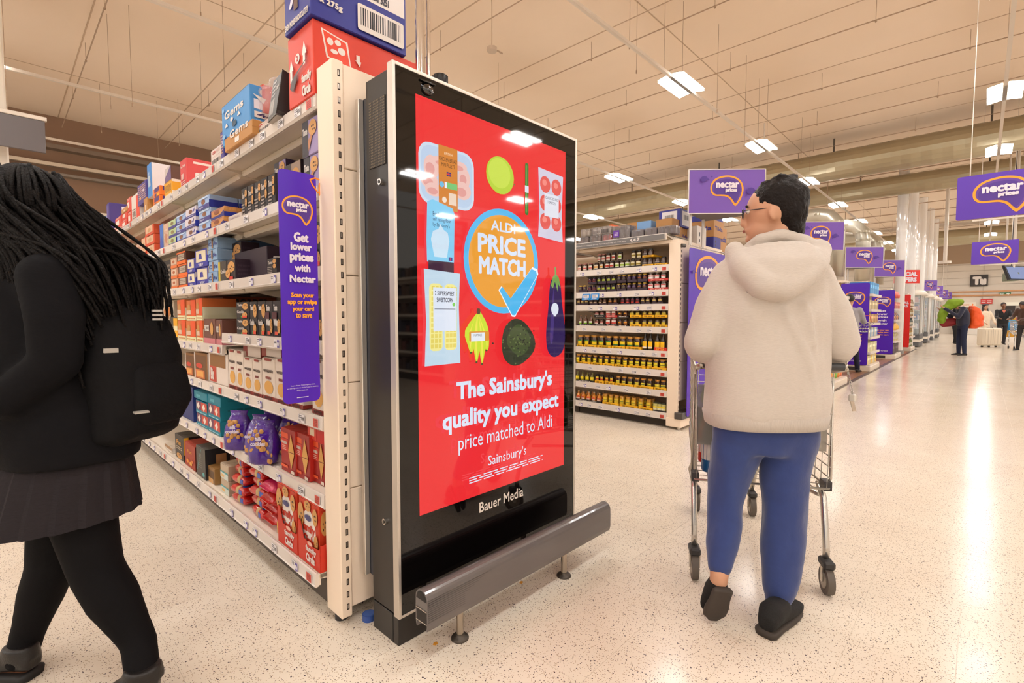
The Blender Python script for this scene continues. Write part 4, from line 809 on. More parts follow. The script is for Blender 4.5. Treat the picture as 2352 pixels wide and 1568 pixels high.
# cucumber
RR(1.655, 1.67, 1.678, 1.9, (60,120,50), .011); RR(1.66, 1.68, 1.668, 1.89, (100,160,70), .003); R_(1.654, 1.77, 1.679, 1.8, (220,230,240))
# tomatoes
PG([(1.745,1.9), (1.93,1.89), (1.92,1.7), (1.93,1.575), (1.745,1.585), (1.755,1.7)], (214,208,226))
for i in range(3):
    for j in range(2): E_(1.795+j*.083, 1.83-i*.085, .038, .038, (232,90,84)); E_(1.79+j*.083, 1.838-i*.085, .016, .014, (246,140,130))
R_(1.788, 1.685, 1.895, 1.79, (232,232,242)); T_('CLASSIC ROUND', 1.795, 1.765, 1.888, 1.778, (60,60,80), 0); T_('TOMATOES', 1.81, 1.745, 1.87, 1.758, (60,60,80), 0)
# flour
PG([(1.115,1.64), (1.14,1.652), (1.235,1.632), (1.245,1.61), (1.24,1.41), (1.112,1.42), (1.11,1.5)], (130,206,242)); R_(1.118, 1.385, 1.24, 1.425, (60,30,56))
T_('British', 1.14, 1.592, 1.172, 1.608, (30,50,90), 0); T_('self raising flour', 1.14, 1.57, 1.226, 1.588, (30,50,90), 0); T_("by Sainsbury's", 1.14, 1.55, 1.22, 1.568, (30,50,90), 0)
PG([(1.13,1.505), (1.14,1.535), (1.165,1.545), (1.175,1.565), (1.19,1.545), (1.21,1.535), (1.218,1.505), (1.205,1.44), (1.145,1.44)], (206,230,246)); R_(1.214, 1.43, 1.232, 1.444, (50,60,140)); R_(1.221, 1.43, 1.225, 1.444, (220,60,60))
# price match circle
E_(1.515, 1.45, .226, .222, (80,186,240), 48); E_(1.515, 1.45, .2, .196, (238,160,52), 48)
T_('ALDI', 1.44, 1.575, 1.588, 1.618, SW, .02); T_('PRICE', 1.365, 1.478, 1.655, 1.558, SW, .03); T_('MATCH', 1.37, 1.39, 1.655, 1.465, SW, .03)
CKM = [(1.482,1.328), (1.5,1.345), (1.555,1.292), (1.7,1.44), (1.735,1.432), (1.742,1.41), (1.585,1.213), (1.565,1.215)]
PG(CKM, (240,246,255)); PG([(u*.94+1.588*.06, z*.93+1.31*.07) for u, z in CKM], (80,186,240))
# sweetcorn
PG([(1.095,1.392), (1.268,1.384), (1.262,1.25), (1.268,1.032), (1.095,1.03), (1.103,1.2)], (196,220,236)); RR(1.118, 1.085, 1.18, 1.34, (246,236,150), .02); RR(1.19, 1.085, 1.25, 1.34, (246,236,150), .02)
for i in range(12):
    for j in range(3): R_(1.124+j*.018, 1.095+i*.02, 1.138+j*.018, 1.11+i*.02, (232,214,104)); R_(1.195+j*.018, 1.095+i*.02, 1.209+j*.018, 1.11+i*.02, (232,214,104))
R_(1.13, 1.16, 1.24, 1.325, (226,234,248)); T_('2 SUPERSWEET', 1.138, 1.295, 1.232, 1.312, (40,40,60), .01); T_('SWEETCORN', 1.146, 1.27, 1.224, 1.287, (40,40,60), .01); E_(1.228, 1.262, .007, .007, (130,210,90)); R_(1.135, 1.243, 1.236, 1.245, (60,60,80))
# bananas
for k, (u, z0, w2) in enumerate(((1.315,1.07,.016), (1.345,1.03,.018), (1.375,1.02,.018), (1.4,1.075,.014))): PG(spline([(1.355,1.235), (u-w2-.008+(k-1.5)*.004,1.16), (u-w2,1.1), (u,z0), (u+w2,1.09), (u+w2-.004,1.17), (1.362,1.24)], 3), (206,226,50)); PG(spline([(1.355,1.225), (u-w2*.5,1.15), (u,z0+.01), (u+w2*.3,1.12)], 3), (240,232,80)); E_(u, z0, .006, .004, (60,80,30))
RR(1.346, 1.225, 1.366, 1.248, (90,60,40), .006); RR(1.305, 1.115, 1.415, 1.155, (222,150,50), .006); R_(1.315, 1.115, 1.39, 1.15, (232,238,246)); T_('FAIRTRADE', 1.33, 1.135, 1.375, 1.144, (60,60,80), 0)
# avocado
PG(spline([(1.49,1.1), (1.51,1.17), (1.57,1.205), (1.64,1.185), (1.7,1.12), (1.7,1.06), (1.63,1.01), (1.56,1.0), (1.505,1.035)], 4), (48,54,36)); PG(spline([(1.52,1.1), (1.55,1.16), (1.6,1.18), (1.66,1.14), (1.67,1.08), (1.6,1.04)], 4), (66,80,44)); r = random.Random(2)
for i in range(60): E_(1.6+r.gauss(0,.045), 1.11+r.gauss(0,.032), .005, .004, (100,116,66) if i % 2 else (40,44,34), 6); F.k -= 1
F.k += 1
# aubergine
PG(spline([(1.82,1.385), (1.8,1.25), (1.785,1.13), (1.8,1.05), (1.85,1.02), (1.915,1.05), (1.93,1.14), (1.905,1.28), (1.885,1.385)], 5), (44,26,84)); PG(spline([(1.84,1.35), (1.82,1.2), (1.815,1.1), (1.835,1.1), (1.845,1.25)], 4), (70,50,120)); PG([(1.818,1.36), (1.835,1.405), (1.848,1.415), (1.846,1.45), (1.858,1.45), (1.86,1.415), (1.88,1.4), (1.893,1.35), (1.875,1.37), (1.87,1.335), (1.85,1.38), (1.835,1.35)], (120,160,80)); E_(1.85, 1.25, .028, .03, (226,232,244)); R_(1.84, 1.215, 1.86, 1.222, (226,232,244))
# words
T_("The Sainsbury's", 1.235, .865, 1.83, .962, SW, .026); T_('quality you expect', 1.165, .755, 1.882, .85, SW, .024); T_('price matched to Aldi', 1.245, .665, 1.83, .745, SW, -.002)
T_("Sainsbury's", 1.405, .575, 1.645, .632, SW, .005)
F.lines(sx(1.3), sz(.535), sx(1.76), sz(.565), 3, SW, 9)
kb(b, 'display_screen')
b = B(); F = Face(b, (1.375, KV+.0022, .388), (1,0,0), (0,0,1), .275, .045); F.text('Bauer Media', 0, 0, 1, 1, (226,216,206), .015); kb(b, 'maker_lettering')
# ---------------------------------------------------------------- bumper rail
Q0 = V((.985, 1.375, 0)); Q1 = V((2.12, 1.365, 0)); t = empty('bumper_rail', (1.16, 1.38, 0)); tag(t, 'grey ribbed bumper rail on two short steel posts in front of kiosk', 'bumper')
prof = []
W2 = .034
for a in range(0, 181, 15): prof.append((W2*math.cos(math.radians(a)), .235+W2*math.sin(math.radians(a))))
prof += [(-W2, .235), (-W2-.001, .2), (-W2-.001, .15), (-W2+.004, .128), (-W2+.008, .128), (-W2+.004, .15), (W2-.004, .15), (W2-.008, .128), (W2-.004, .128), (W2+.001, .15), (W2+.001, .2)]
BG = mat((96,90,88), .28, 0, 0, .05, 0, 6, .3)
d = (Q1-Q0); b = B(); b.prism([(Q0.x-1.16, Q0.y-1.38-y, z) for y, z in prof], d, BG)
for i in range(11):
    z = .16+i*.0075
    b.box((Q0.x-1.16+.001, Q0.y-1.38-W2-.0025-.0, z), (Q1.x-1.16-.001, Q0.y-1.38-W2, z+.003), mat((82,77,75), .4))
b.build('rail', t)
b = B(); x = Q0.x-1.16-.0012; pr = [(x, -.005-y*.86, .2+(z-.2)*.9) for y, z in prof]; b.add(pr[:14], [tuple(range(14))], mat((30,26,24), .7)); b.box((x-.001, -.005-W2*.9, .196), (x, -.005+W2*.9, .2), STEEL); b.box((x-.001, -.005-W2*.9, .152), (x, -.005+W2*.9, .155), STEEL); b.box((x+.0002, -.005-W2*.85, .156), (x+.0008, -.005+W2*.85, .195), mat((40,34,30), .7)); tag(b.build('end_section', t), label='open cut end showing inner aluminium webs')
for (u, v) in ((1.167, 1.386), (1.794, 1.375)):
    p = B().cyl((u-1.16, v-1.38, 0), (u-1.16, v-1.38, .16), .014, mat((180,170,158), .25, 1), n=18).build('support_post', t)
    B().lathe((u-1.16, v-1.38, 0), [(.034,0), (.034,.004), (.03,.009), (.018,.012), (.016,.02)], mat((80,72,64), .4, .6), 20).build('floor_flange', p)
for i, (x, y) in enumerate(((1199,1340), (1001,1482))):
    P = pl(x, y, 2, 0); o = B().prism([(0,0,0), (.012,.004,0), (.014,.014,0), (.004,.018,0), (-.006,.01,0)], (0,0,.002), mat((214,150,50), .7)).build('crumb', None, P); tag(o, ('orange flake of litter on the floor under the rail near the far post', 'orange flake of litter on the floor near the kiosk corner')[i], 'litter')
# ---------------------------------------------------------------- jar gondola across the aisle
JU = 4.97
ZJ = [2.02, 1.70, 1.435, 1.28, 1.03, .77, .56, .34, .10]
g2 = empty('shelving_unit', (0,0,0)); tag(g2, 'cream metal shelving unit full of jars seen between kiosk and purple poster', 'shelving')
JB = 1.21
for k in range(3):
    gondola_bay(g2, 0, 2.43+k*JB, JB, [(z, JU-(.08 if i == 0 else 0)) for i, z in enumerate(ZJ)], .55, .06, seed=20+k, tickets=k == 0)
    B().box((5.52, 2.43+k*JB, .1), (5.56, 2.43+(k+1)*JB, 2.0), PANEL).build('back_panel', g2)
    B().box((5.05, 2.44+k*JB, 0), (6.1, 2.42+(k+1)*JB, .1), mat((60,52,46), .6)).build('plinth', g2)
B().box((JU-.005, 2.31, .05), (JU+.04, 2.43, 1.99), PANEL, .003).build('post', g2); B().box((6.12, 2.31, .05), (6.165, 2.43, 1.99), PANEL, .003).build('post', g2)
s = B()
for i in range(38): s.box((JU+.025, 2.3085, .08+i*.05), (JU+.036, 2.312, .108+i*.05), mat((52,40,32), .7))
tag(s.build('slot', g2), kind='stuff')
for z0, z1 in ((.3,.72), (.725,1.14), (1.145,1.56), (1.565,1.985)): B().box((JU+.045, 2.325, z0), (6.115, 2.36, z1), PANEL, .003).build('end_panel', g2)
B().box((JU-.03, 2.24, .12), (6.17, 2.33, .19), mat((76,70,68), .4), .004).build('bumper_strip', g2); B().box((JU-.02, 2.26, .03), (6.16, 2.43, .12), PANEL, .003).build('kick_panel', g2)
for u in (JU+.02, 5.5, 6.1): B().cyl((u, 2.3, 0), (u, 2.3, .03), .02, STEEL, n=10).build('levelling_foot', g2)
b = B(); b.box((JU-.098, 2.44, 2.018), (JU-.095, 2.43+2*JB, 2.075), mat((110,106,104), .3)); F = Face(b, (JU-.0985, 3.64, 2.018), (0,-1,0), (0,0,1), 1.2, .057, .0003); F.text('This shelf is for colleague use only. Please ask us to help with these items.', .05, .3, .62, .62, (216,208,204), .01); F.text('4.4.7', .66, .2, .76, .85, (216,208,204), .03)
tag(b.build('shelf_strip', g2), label='grey lettered strip on the top shelf edge')
# jars
def jar(kind):
    """kind: r, h, body colour, lid colour, label bands [(z0,z1,colour)], shape"""
    r, h, body, lid, bands, shape = kind
    bm = mat(C[body] if isinstance(body, str) else body, .12, 0, 0, 0, 0, 1, .5)
    if shape == 'jar': pf = [(r*.9,0), (r,.006), (r,h*.72), (r*.82,h*.82), (r*.8,h*.86)]
    elif shape == 'bottle': pf = [(r*.9,0), (r,.006), (r,h*.5), (r*.8,h*.62), (r*.36,h*.78), (r*.34,h*.93)]
    else: pf = [(r*.85,0), (r,.008), (r,h*.8), (r*.9,h*.86)]
    t = empty('jar', (0,0,-60)) if False else None
    o = B().lathe((0,0,0), pf, bm, 12).build({'bottle':'sauce_bottle'}.get(shape, 'jar'), None, (0,0,-60))
    lr = r*.36*1.1 if shape == 'bottle' else r*.88
    B().cyl((0,0,pf[-1][1]-.002), (0,0,h), lr, mat(C[lid] if isinstance(lid, str) else lid, .3, .3 if lid == 'gold' else 0), n=12).build('lid', o)
    b = B(); n = 9
    for z0, z1, c in bands:
        m_ = mat(C[c] if isinstance(c, str) else c, .4); vs = []
        q = .0006 if (z0, z1, c) == bands[0] else .0012
        rng = 1.25 if (z0, z1, c) == bands[0] else 1.2
        if len(bands) > 1 and bands.index((z0, z1, c)) > 0 and c in ('red_', ): rng = .5
        for i in range(n+1):
            a = math.pi-.25+(-rng+2*rng*i/n)
            for z in (z0, z1): vs.append(((r+q)*math.cos(a), (r+q)*math.sin(a), z*h))
        b.add(vs, [(2*i, 2*i+2, 2*i+3, 2*i+1) for i in range(n)], m_, True)
    if b.v: b.build('label', o)
    return o
JK = {
 'check': ((.03,.09,'choc',(170,110,100),[(.1,.65,(226,214,200)), (.25,.42,(200,90,80))],'j2'), 'small dark jam jar with chequered red lid'),
 'yel': ((.03,.09,'choc','black',[(.08,.7,(228,220,200)), (.3,.5,(214,150,40))],'j2'), 'dark jar with cream label printed ochre'),
 'redl': ((.03,.09,'choc','black',[(.08,.7,(228,220,208)), (.3,.52,(190,60,40))],'j2'), 'dark jar with cream label printed red'),
 'grl': ((.03,.09,'choc','black',[(.08,.7,(226,226,204)), (.3,.52,(150,180,50))],'j2'), 'dark jar with cream label printed lime green'),
 'gol': ((.03,.09,'choc','black',[(.08,.7,(228,218,184)), (.3,.5,(150,130,40))],'j2'), 'dark jar with cream label printed olive'),
 'drk': ((.03,.09,'choc','black',[(.2,.5,(150,140,136)), (.3,.4,(60,50,50))],'j2'), 'very dark brown jar with white lettering'),
 'dred': ((.024,.085,'plum','black',[(.05,.66,(200,50,34)), (.4,.62,(70,30,40))],'jar'), 'small dark jar with red label'),
 'dgrn': ((.024,.085,'plum','black',[(.05,.66,(80,140,60)), (.4,.62,(190,190,60))],'jar'), 'small dark jar with green and lime label'),
 'doli': ((.024,.09,'plum',(206,170,60),[(.1,.6,(110,100,60)), (.3,.5,(60,44,50))],'jar'), 'dark brass-lidded jar with olive label'),
 'dpur': ((.024,.09,'plum',(206,170,60),[(.1,.6,(110,84,130)), (.3,.5,(60,44,60))],'jar'), 'dark brass-lidded jar with violet label'),
 'dora': ((.024,.09,'plum',(206,170,60),[(.1,.6,(180,96,50)), (.3,.5,(70,44,40))],'jar'), 'dark brass-lidded jar with orange label'),
 'wht': ((.033,.1,'choc',(170,160,150),[(.12,.66,(232,224,220)), (.5,.6,(190,60,60))],'j2'), 'wide jar with round white label and pale lid'),
 'amb': ((.024,.085,'brown','black',[(.05,.6,(70,40,30)), (.3,.45,(200,170,140))],'jar'), 'small amber jar with brown label'),
 'ambo': ((.024,.085,'brown','black',[(.05,.6,(226,150,30)), (.25,.45,(90,40,30))],'jar'), 'small amber jar with orange label'),
 'crm': ((.024,.085,'brown','black',[(.05,.6,(216,190,110)), (.25,.45,(60,44,50))],'jar'), 'small amber jar with pale yellow label'),
 'grs': ((.027,.13,'brown',(130,76,40),[(.05,.45,(120,180,30)), (.3,.45,(230,230,210))],'bottle'), 'squat brown bottle with bright green label'),
 'pnk': ((.028,.085,'brown','black',[(.1,.62,(190,110,110)), (.3,.45,(220,210,190))],'j2'), 'brown jar with dusky pink label'),
 'rdw': ((.033,.1,(110,40,24),(190,180,170),[(.12,.7,(230,220,214)), (.3,.5,(200,70,60))],'j2'), 'wide red-brown jar with round white label'),
 'rel': ((.027,.085,(90,70,30),'black',[(.1,.62,(214,190,60)), (.1,.3,(120,60,40))],'j2'), 'olive relish jar with yellow label'),
 'rel2': ((.027,.085,(90,70,30),'black',[(.1,.62,(130,30,30)), (.4,.62,(214,190,60))],'j2'), 'olive relish jar with dark red label'),
 'pkg': ((.036,.145,'choc','gold',[(.1,.6,(236,200,20)), (.1,.26,(30,120,50)), (.5,.6,(60,130,60))],'jar'), 'large yellow-labelled pickle jar with green foot'),
 'pkr': ((.036,.145,'choc','gold',[(.1,.6,(236,200,20)), (.1,.24,(200,40,40)), (.24,.36,(40,110,50))],'jar'), 'large yellow-labelled pickle jar with red foot'),
 'btl': ((.03,.2,(24,14,12),(30,24,22),[(.1,.5,(244,190,20)), (.12,.2,(230,220,210))],'bottle'), 'tall dark sauce bottle with yellow oval label'),
 'pmg': ((.03,.115,'choc','gold',[(.15,.68,(236,206,30)), (.15,.28,(30,120,50)), (.42,.48,(70,80,30))],'jar'), 'mid-size yellow-labelled pickle jar with green foot'),
 'pmr': ((.03,.115,'choc','gold',[(.15,.68,(226,206,40)), (.15,.28,(200,40,40)), (.42,.48,(70,80,30))],'jar'), 'mid-size yellow-labelled pickle jar with red foot'),
 'yl4': ((.027,.12,(110,100,30),(120,116,70),[(.08,.55,(238,210,40)), (.2,.3,(190,170,30))],'bottle'), 'yellow-labelled round-shouldered dressing bottle'),
 'sml': ((.024,.105,'choc','black',[(.35,.75,(230,200,50)), (.42,.55,(200,40,40))],'jar'), 'slim dark jar with yellow and red label'),
 'pmb': ((.03,.11,'choc','gold',[(.1,.55,(226,206,60)), (.1,.22,(60,40,140)), (.36,.42,(50,90,50))],'jar'), 'mid-size yellow-labelled pickle jar with violet foot'),
 'ora': ((.029,.12,(206,130,30),(200,180,150),[(.08,.5,(206,80,40)), (.2,.34,(230,200,180))],'bottle'), 'orange dressing bottle with red label'),
 'mus': ((.031,.12,(190,140,30),'gold',[(.15,.68,(224,190,40)), (.15,.26,(50,120,50)), (.45,.5,(60,110,50))],'jar'), 'mustard-yellow piccalilli jar with green foot'),
 'musr': ((.031,.12,(190,140,30),'gold',[(.15,.68,(224,190,40)), (.15,.26,(190,50,40)), (.45,.5,(60,110,50))],'jar'), 'mustard-yellow piccalilli jar with red foot'),
 'yls': ((.03,.1,(190,180,110),(60,60,40),[(.08,.6,(232,226,190)), (.4,.6,(226,200,40))],'j2'), 'short pale jar with yellow label'),
}
PROTO = {}; jn = {}
JR = ['top', 'upper', 'second', 'third', 'fourth', 'fifth', 'sixth', 'seventh', 'bottom']
def jrow(sh, x0, x1, n, kind, up=0, inset=.045, dz=0, deep=1):
    """n jars between pixel columns x0..x1 on shelf sh; up = how many layers below"""
    if kind not in PROTO: PROTO[kind] = [jar(JK[kind][0]), 0]
    z0 = ZJ[sh]+.062+dz; u = JU+inset
    va, vb = vx(x0, u), vx(x1, u)
    for q in range(deep):
        for i in range(n):
            v = va+(vb-va)*(i+.5)/n; pr, used = PROTO[kind]
            o = pr if not used else dup(pr); PROTO[kind][1] = 1
            k = (sh, kind, up)
            if q == 0: jn[k] = jn.get(k, -1)+1
            o.location = (u+q*.085, v, z0); o.rotation_euler = (0, 0, random.uniform(-.25,.25))
            tag(o, '%s, %s from left, %s jar shelf%s%s' % (JK[kind][1], ordn(jn[k] if q == 0 else jn[k]-n+1+i), JR[sh], ', upper' if up else '', ', behind' if q else ''), 'bottle' if JK[kind][0][5] == 'bottle' else 'jar', 'jars on the %s jar shelf' % JR[sh])
tn = {}
def tray(sh, x0, x1, c, h=.028, words=None, dz=0, wc=(70,60,10)):
    u = JU+.008; va, vb = vx(x0, u), vx(x1, u); z = ZJ[sh]+.0605+dz; b = B(); m_ = mat(c, .5)
    b.box((u, vb+.002, z), (u+.002, va-.002, z+h), m_).box((u, vb+.002, z), (u+.26, vb+.004, z+h), m_).box((u, va-.004, z), (u+.26, va-.002, z+h), m_).box((u, vb+.002, z), (u+.26, va-.002, z+.0012), m_)
    if words: F = Face(b, (u-.0006, va, z), (0,-1,0), (0,0,1), va-vb, h, .0004); F.text(words, .15, .2, .8, .75, wc, .02)
    tn[sh] = tn.get(sh, -1)+1
    nm = {236:'yellow',184:'red',34:'black',210:'bright red'}.get(c[0], 'dark')
    tag(b.build('jar_tray'), 'low %s card tray of jars, %s tray from left on %s jar shelf' % (nm, ordn(tn[sh]), JR[sh]), 'tray', 'card trays on the jar shelves')
YE = (236,176,14); RE = (184,40,34); BK2 = (34,26,28); PLM = (52,34,48)
jrow(1, 1326,1363,3,'check'); jrow(1, 1364,1388,2,'yel'); jrow(1, 1389,1411,2,'redl'); jrow(1, 1412,1446,3,'grl'); jrow(1, 1447,1472,2,'gol'); jrow(1, 1474,1498,2,'drk'); jrow(1, 1502,1530,2,'drk')
jrow(1, 1391,1416,2,'redl',1,.07,.1); jrow(1, 1372,1391,2,'check',1,.09,.1); jrow(1, 1417,1431,1,'grl',1,.07,.1); jrow(1, 1449,1473,2,'gol',1,.07,.1); jrow(1, 1474,1500,2,'drk',1,.05,.1)
for x0, x1 in ((1364,1388), (1389,1411), (1412,1446), (1447,1472)): tray(1, x0, x1, BK2, .018)
for x0, x1, dz in ((1473,1499,0), (1501,1531,0), (1473,1500,.1)): tray(1, x0, x1, YE, .022, 'SAUCE', dz)
for up in (0, 1):
    dz = up*.098
    for x0, x1, k in ((1350,1370,'dred'), (1371,1392,'dgrn'), (1393,1415,'dgrn'), (1416,1438,'doli'), (1439,1462,'dpur'), (1463,1486,'dora')): jrow(2, x0, x1, 2, k, up, .05, dz); tray(2, x0, x1, PLM, .03, None, dz)
    jrow(2, 1488,1532,3,'wht',up,.05,dz); tray(2, 1487,1534, RE, .026, 'Pickle', dz, (236,180,170))
jrow(2, 1329,1348,2,'doli'); tray(2, 1328,1349, PLM, .03)
for x0, x1, n, k in ((1326,1352,3,'crm'), (1354,1372,2,'amb'), (1375,1394,2,'amb'), (1396,1420,2,'ambo'), (1425,1447,2,'dred'), (1448,1470,2,'dred'), (1471,1494,2,'crm'), (1496,1523,2,'crm')): jrow(3, x0, x1, n, k); tray(3, x0, x1, PLM, .022)
jrow(4, 1329,1364,3,'grs'); tray(4, 1326,1365, BK2, .026, 'Sweet', 0, (230,220,210))
for up in (0, 1):
    dz = up*.105
    jrow(4, 1366,1390,2,'pnk',up,.05,dz); tray(4, 1365,1391, BK2, .03, 'pickle', dz, (230,220,210)); jrow(4, 1392,1418,2,'rdw',up,.05,dz); tray(4, 1391,1418, RE if up else BK2, .026, 'Relish', dz, (236,190,180)); jrow(4, 1419,1444,2,'ambo',up,.05,dz); tray(4, 1418,1444, BK2, .02, 'sauce', dz, (230,220,210))
    for x0, x1, k in ((1446,1472,'rel'), (1475,1502,'rel2'), (1504,1533,'rel')): jrow(4, x0, x1, 2, k, up, .05, dz); tray(4, x0, x1+1, YE, .03, '100 ooo', dz)
jrow(5, 1327,1409,5,'pkg',deep=2); jrow(5, 1408,1475,4,'pkr',deep=2)
for x0, x1 in ((1326,1340), (1341,1371), (1372,1404), (1405,1437), (1438,1475)): tray(5, x0, x1, YE, .034, '100 ooo ooo')
jrow(5, 1477,1502,2,'btl'); jrow(5, 1505,1531,2,'btl'); tray(5, 1503,1533, (210,40,30), .04, 'BITTER', 0, (250,180,60))
jrow(6, 1324,1446,9,'pmg',deep=2); jrow(6, 1446,1532,6,'pmr',deep=2)
for x0, x1 in ((1326,1332), (1333,1357), (1358,1385), (1386,1412), (1413,1441), (1442,1485), (1486,1533)): tray(6, x0, x1, YE, .032, '100 ooo ooo')
jrow(7, 1323,1368,4,'yl4'); tray(7, 1324,1366, BK2, .026, 'dressing', 0, (230,220,210)); jrow(7, 1369,1390,2,'sml',inset=.05); jrow(7, 1391,1413,2,'sml',inset=.05); tray(7, 1367,1389, YE, .04, '100 oo'); tray(7, 1390,1413, YE, .04, '100 oo')
jrow(7, 1416,1457,3,'pmb'); jrow(7, 1459,1503,3,'pmb'); jrow(7, 1506,1534,2,'pmb')
for x0, x1 in ((1414,1457), (1458,1503), (1504,1534)): tray(7, x0, x1, YE, .032, '100 ooo ooo')
jrow(8, 1325,1385,5,'ora',deep=2); tray(8, 1324,1384, BK2, .026, 'sweet pickles', 0, (220,210,200)); jrow(8, 1387,1466,6,'mus',deep=2); jrow(8, 1467,1503,2,'musr',deep=2); jrow(8, 1505,1533,3,'yls')
for x0, x1 in ((1385,1424), (1425,1468), (1469,1502)): tray(8, x0, x1, YE, .032, '100 ooo ooo')
tray(8, 1503,1533, BK2, .02)
# blue NEW tickets
for i, x in enumerate((1346, 1366)):
    b = B(); P = pl(x, 671, 0, JU-.012); v = P.y; b.prism([(0,-.055,.0), (0,.06,.0), (0,.05,.075), (0,-.065,.075)], (.002,0,0), mat((40,140,220), .4)); F = Face(b, (-.001,.05,.0), (0,-1,0), (0,0,1), .1, .075, .0005); F.rect(.12,.35,.95,.85,(232,226,230)); F.lines(.18,.45,.7,.8,3,(90,86,96)); F.text('NEW', .2,.05,.8,.3,(220,232,244),.04)
    tag(b.build('new_ticket', None, (JU-.013, v, 1.405)), 'blue NEW ticket hanging over the second jar shelf edge, %s one' % ('left', 'right')[i], 'ticket')
# top stock over the jars: clear film jar multipacks and cartons
zt = ZJ[0]+.062; GL = mat((150,142,140), .1, 0, 0, .1, .5, 60, .6, 0, .5)
for i, (x0, x1, c, lay) in enumerate(((1326,1350,'brown',0), (1352,1378,'brown',0), (1380,1402,'red',0), (1404,1444,'grey',2), (1447,1475,'plum',0), (1478,1505,'plum',0), (1507,1545,'plum',0), (1332,1354,'cream',1), (1356,1400,'white',1))):
    u = JU-.02; va, vb = vx(x0, u), vx(x1, u); n = max(2, int((va-vb)/.062)); z = zt+(.088 if lay == 1 else 0); t = empty('jar_multipack', (u, vb, z))
    tag(t, '%s film-wrapped jar multipack on top stock shelf, %s in %s layer' % ({'brown':'brown','red':'red','grey':'large grey-purple','plum':'dark plum','cream':'cream','white':'white barcoded'}[c], ordn(i % 7), 'upper' if lay == 1 else 'lower'), 'multipack', 'jar multipacks on the top stock shelf')
    h = .15 if lay == 2 else .082
    for j in range(n):
        for q in range(2):
            o = B().lathe((.04+q*.07, (va-vb)*(j+.5)/n, 0), [(.026,0), (.029,.006), (.029,h*.72), (.024,h*.82), (.026,h*.83), (.026,h)], col(c, rough=.2) if lay != 2 else mat((90,80,84), .15), 10).build('jar', t)
    b = B(); b.box((-.002, 0, 0), (.15, va-vb, h+.008), GL, .008); fs = b.build('film_wrap', t)
    b = B(); F = Face(b, (-.004, (va-vb), 0), (0,-1,0), (0,0,1), va-vb, h, .0005)
    if lay == 2: F.rect(.08,.2,.42,.72,(90,40,150)); F.lines(.15,.3,.35,.6,3,(220,200,230)); b.build('label', t)
    if c == 'white': F.bars(.55,.15,.95,.7,(60,54,54)); F.lines(.1,.2,.45,.6,3,(90,80,80)); b.build('label', t)
for i, (x0, x1, y, c, w_) in enumerate(((1396,1404,515,'orange',''), (1438,1460,510,'kraft',''), (1460,1492,506,'lblue','SWEETCORN'), (1503,1540,500,'kraft','Tilda'))):
    u = JU+.2; va, vb = vx(x0, u), vx(x1, u); H = pl(x1, y, 0, u).z-zt
    me = carton(va-vb, H, .25, c, 't,.2,.3,.8,.5,%s,2c2c80' % w_ if w_ else 'r,.2,.3,.5,.5,e0d0c0', 't,.2,.3,.8,.5,%s,2c2c80' % w_ if w_ else '')
    o = bpy.data.objects.new('carton', me); COL.objects.link(o); o.location = (u, vb, zt); tag(o, ('small orange carton behind the white multipack', 'narrow brown carton at the middle of the jar top shelf', 'pale blue carton standing behind the plum multipacks', 'brown lettered carton at the right of the jar top shelf')[i], 'carton')
k = 0
for u, v, z, W, H, D, c, tt in ((5.35,2.52,0,.2,.2,.3,'kraft',1), (5.35,2.49,.2,.26,.2,.3,'2c2f88',2), (5.95,2.35,0,.28,.14,.22,'2c2f88',0), (5.95,2.35,.14,.28,.2,.3,'kraft',1), (5.95,2.36,.34,.26,.07,.3,'2c2f88',1), (5.6,2.4,0,.25,.23,.25,'e0d8d0',0), (6.2,2.4,.0,.3,.3,.3,'kraft',1)):
    ms = 't,.1,.4,.9,.65,Tilda,2c2c80' if tt == 1 else ('r,.15,.1,.85,.9,e0dce0;b,.25,.35,.75,.75,e0dce0' if tt == 2 else 'r,.2,.5,.3,.7,282028;r,.2,.2,.3,.35,282028')
    me = carton(W, H, D, c, ms, ms); o = bpy.data.objects.new('carton', me); COL.objects.link(o); o.location = (u, v, 2.02+z); k += 1
    tag(o, ('lower brown rice carton left of the sign support', 'blue carton with white barcode panel on the brown one', 'flat blue carton low between the sign supports', 'brown lettered carton right of the sign support', 'flat blue-banded carton topmost between the sign supports', 'white slotted carton by the left sign support', 'brown carton farthest right under the header sign')[k-1], 'carton')
B().box((JU, 2.33, 1.985), (6.17, 3.6, 2.018), PANEL).build('top_board', g2)
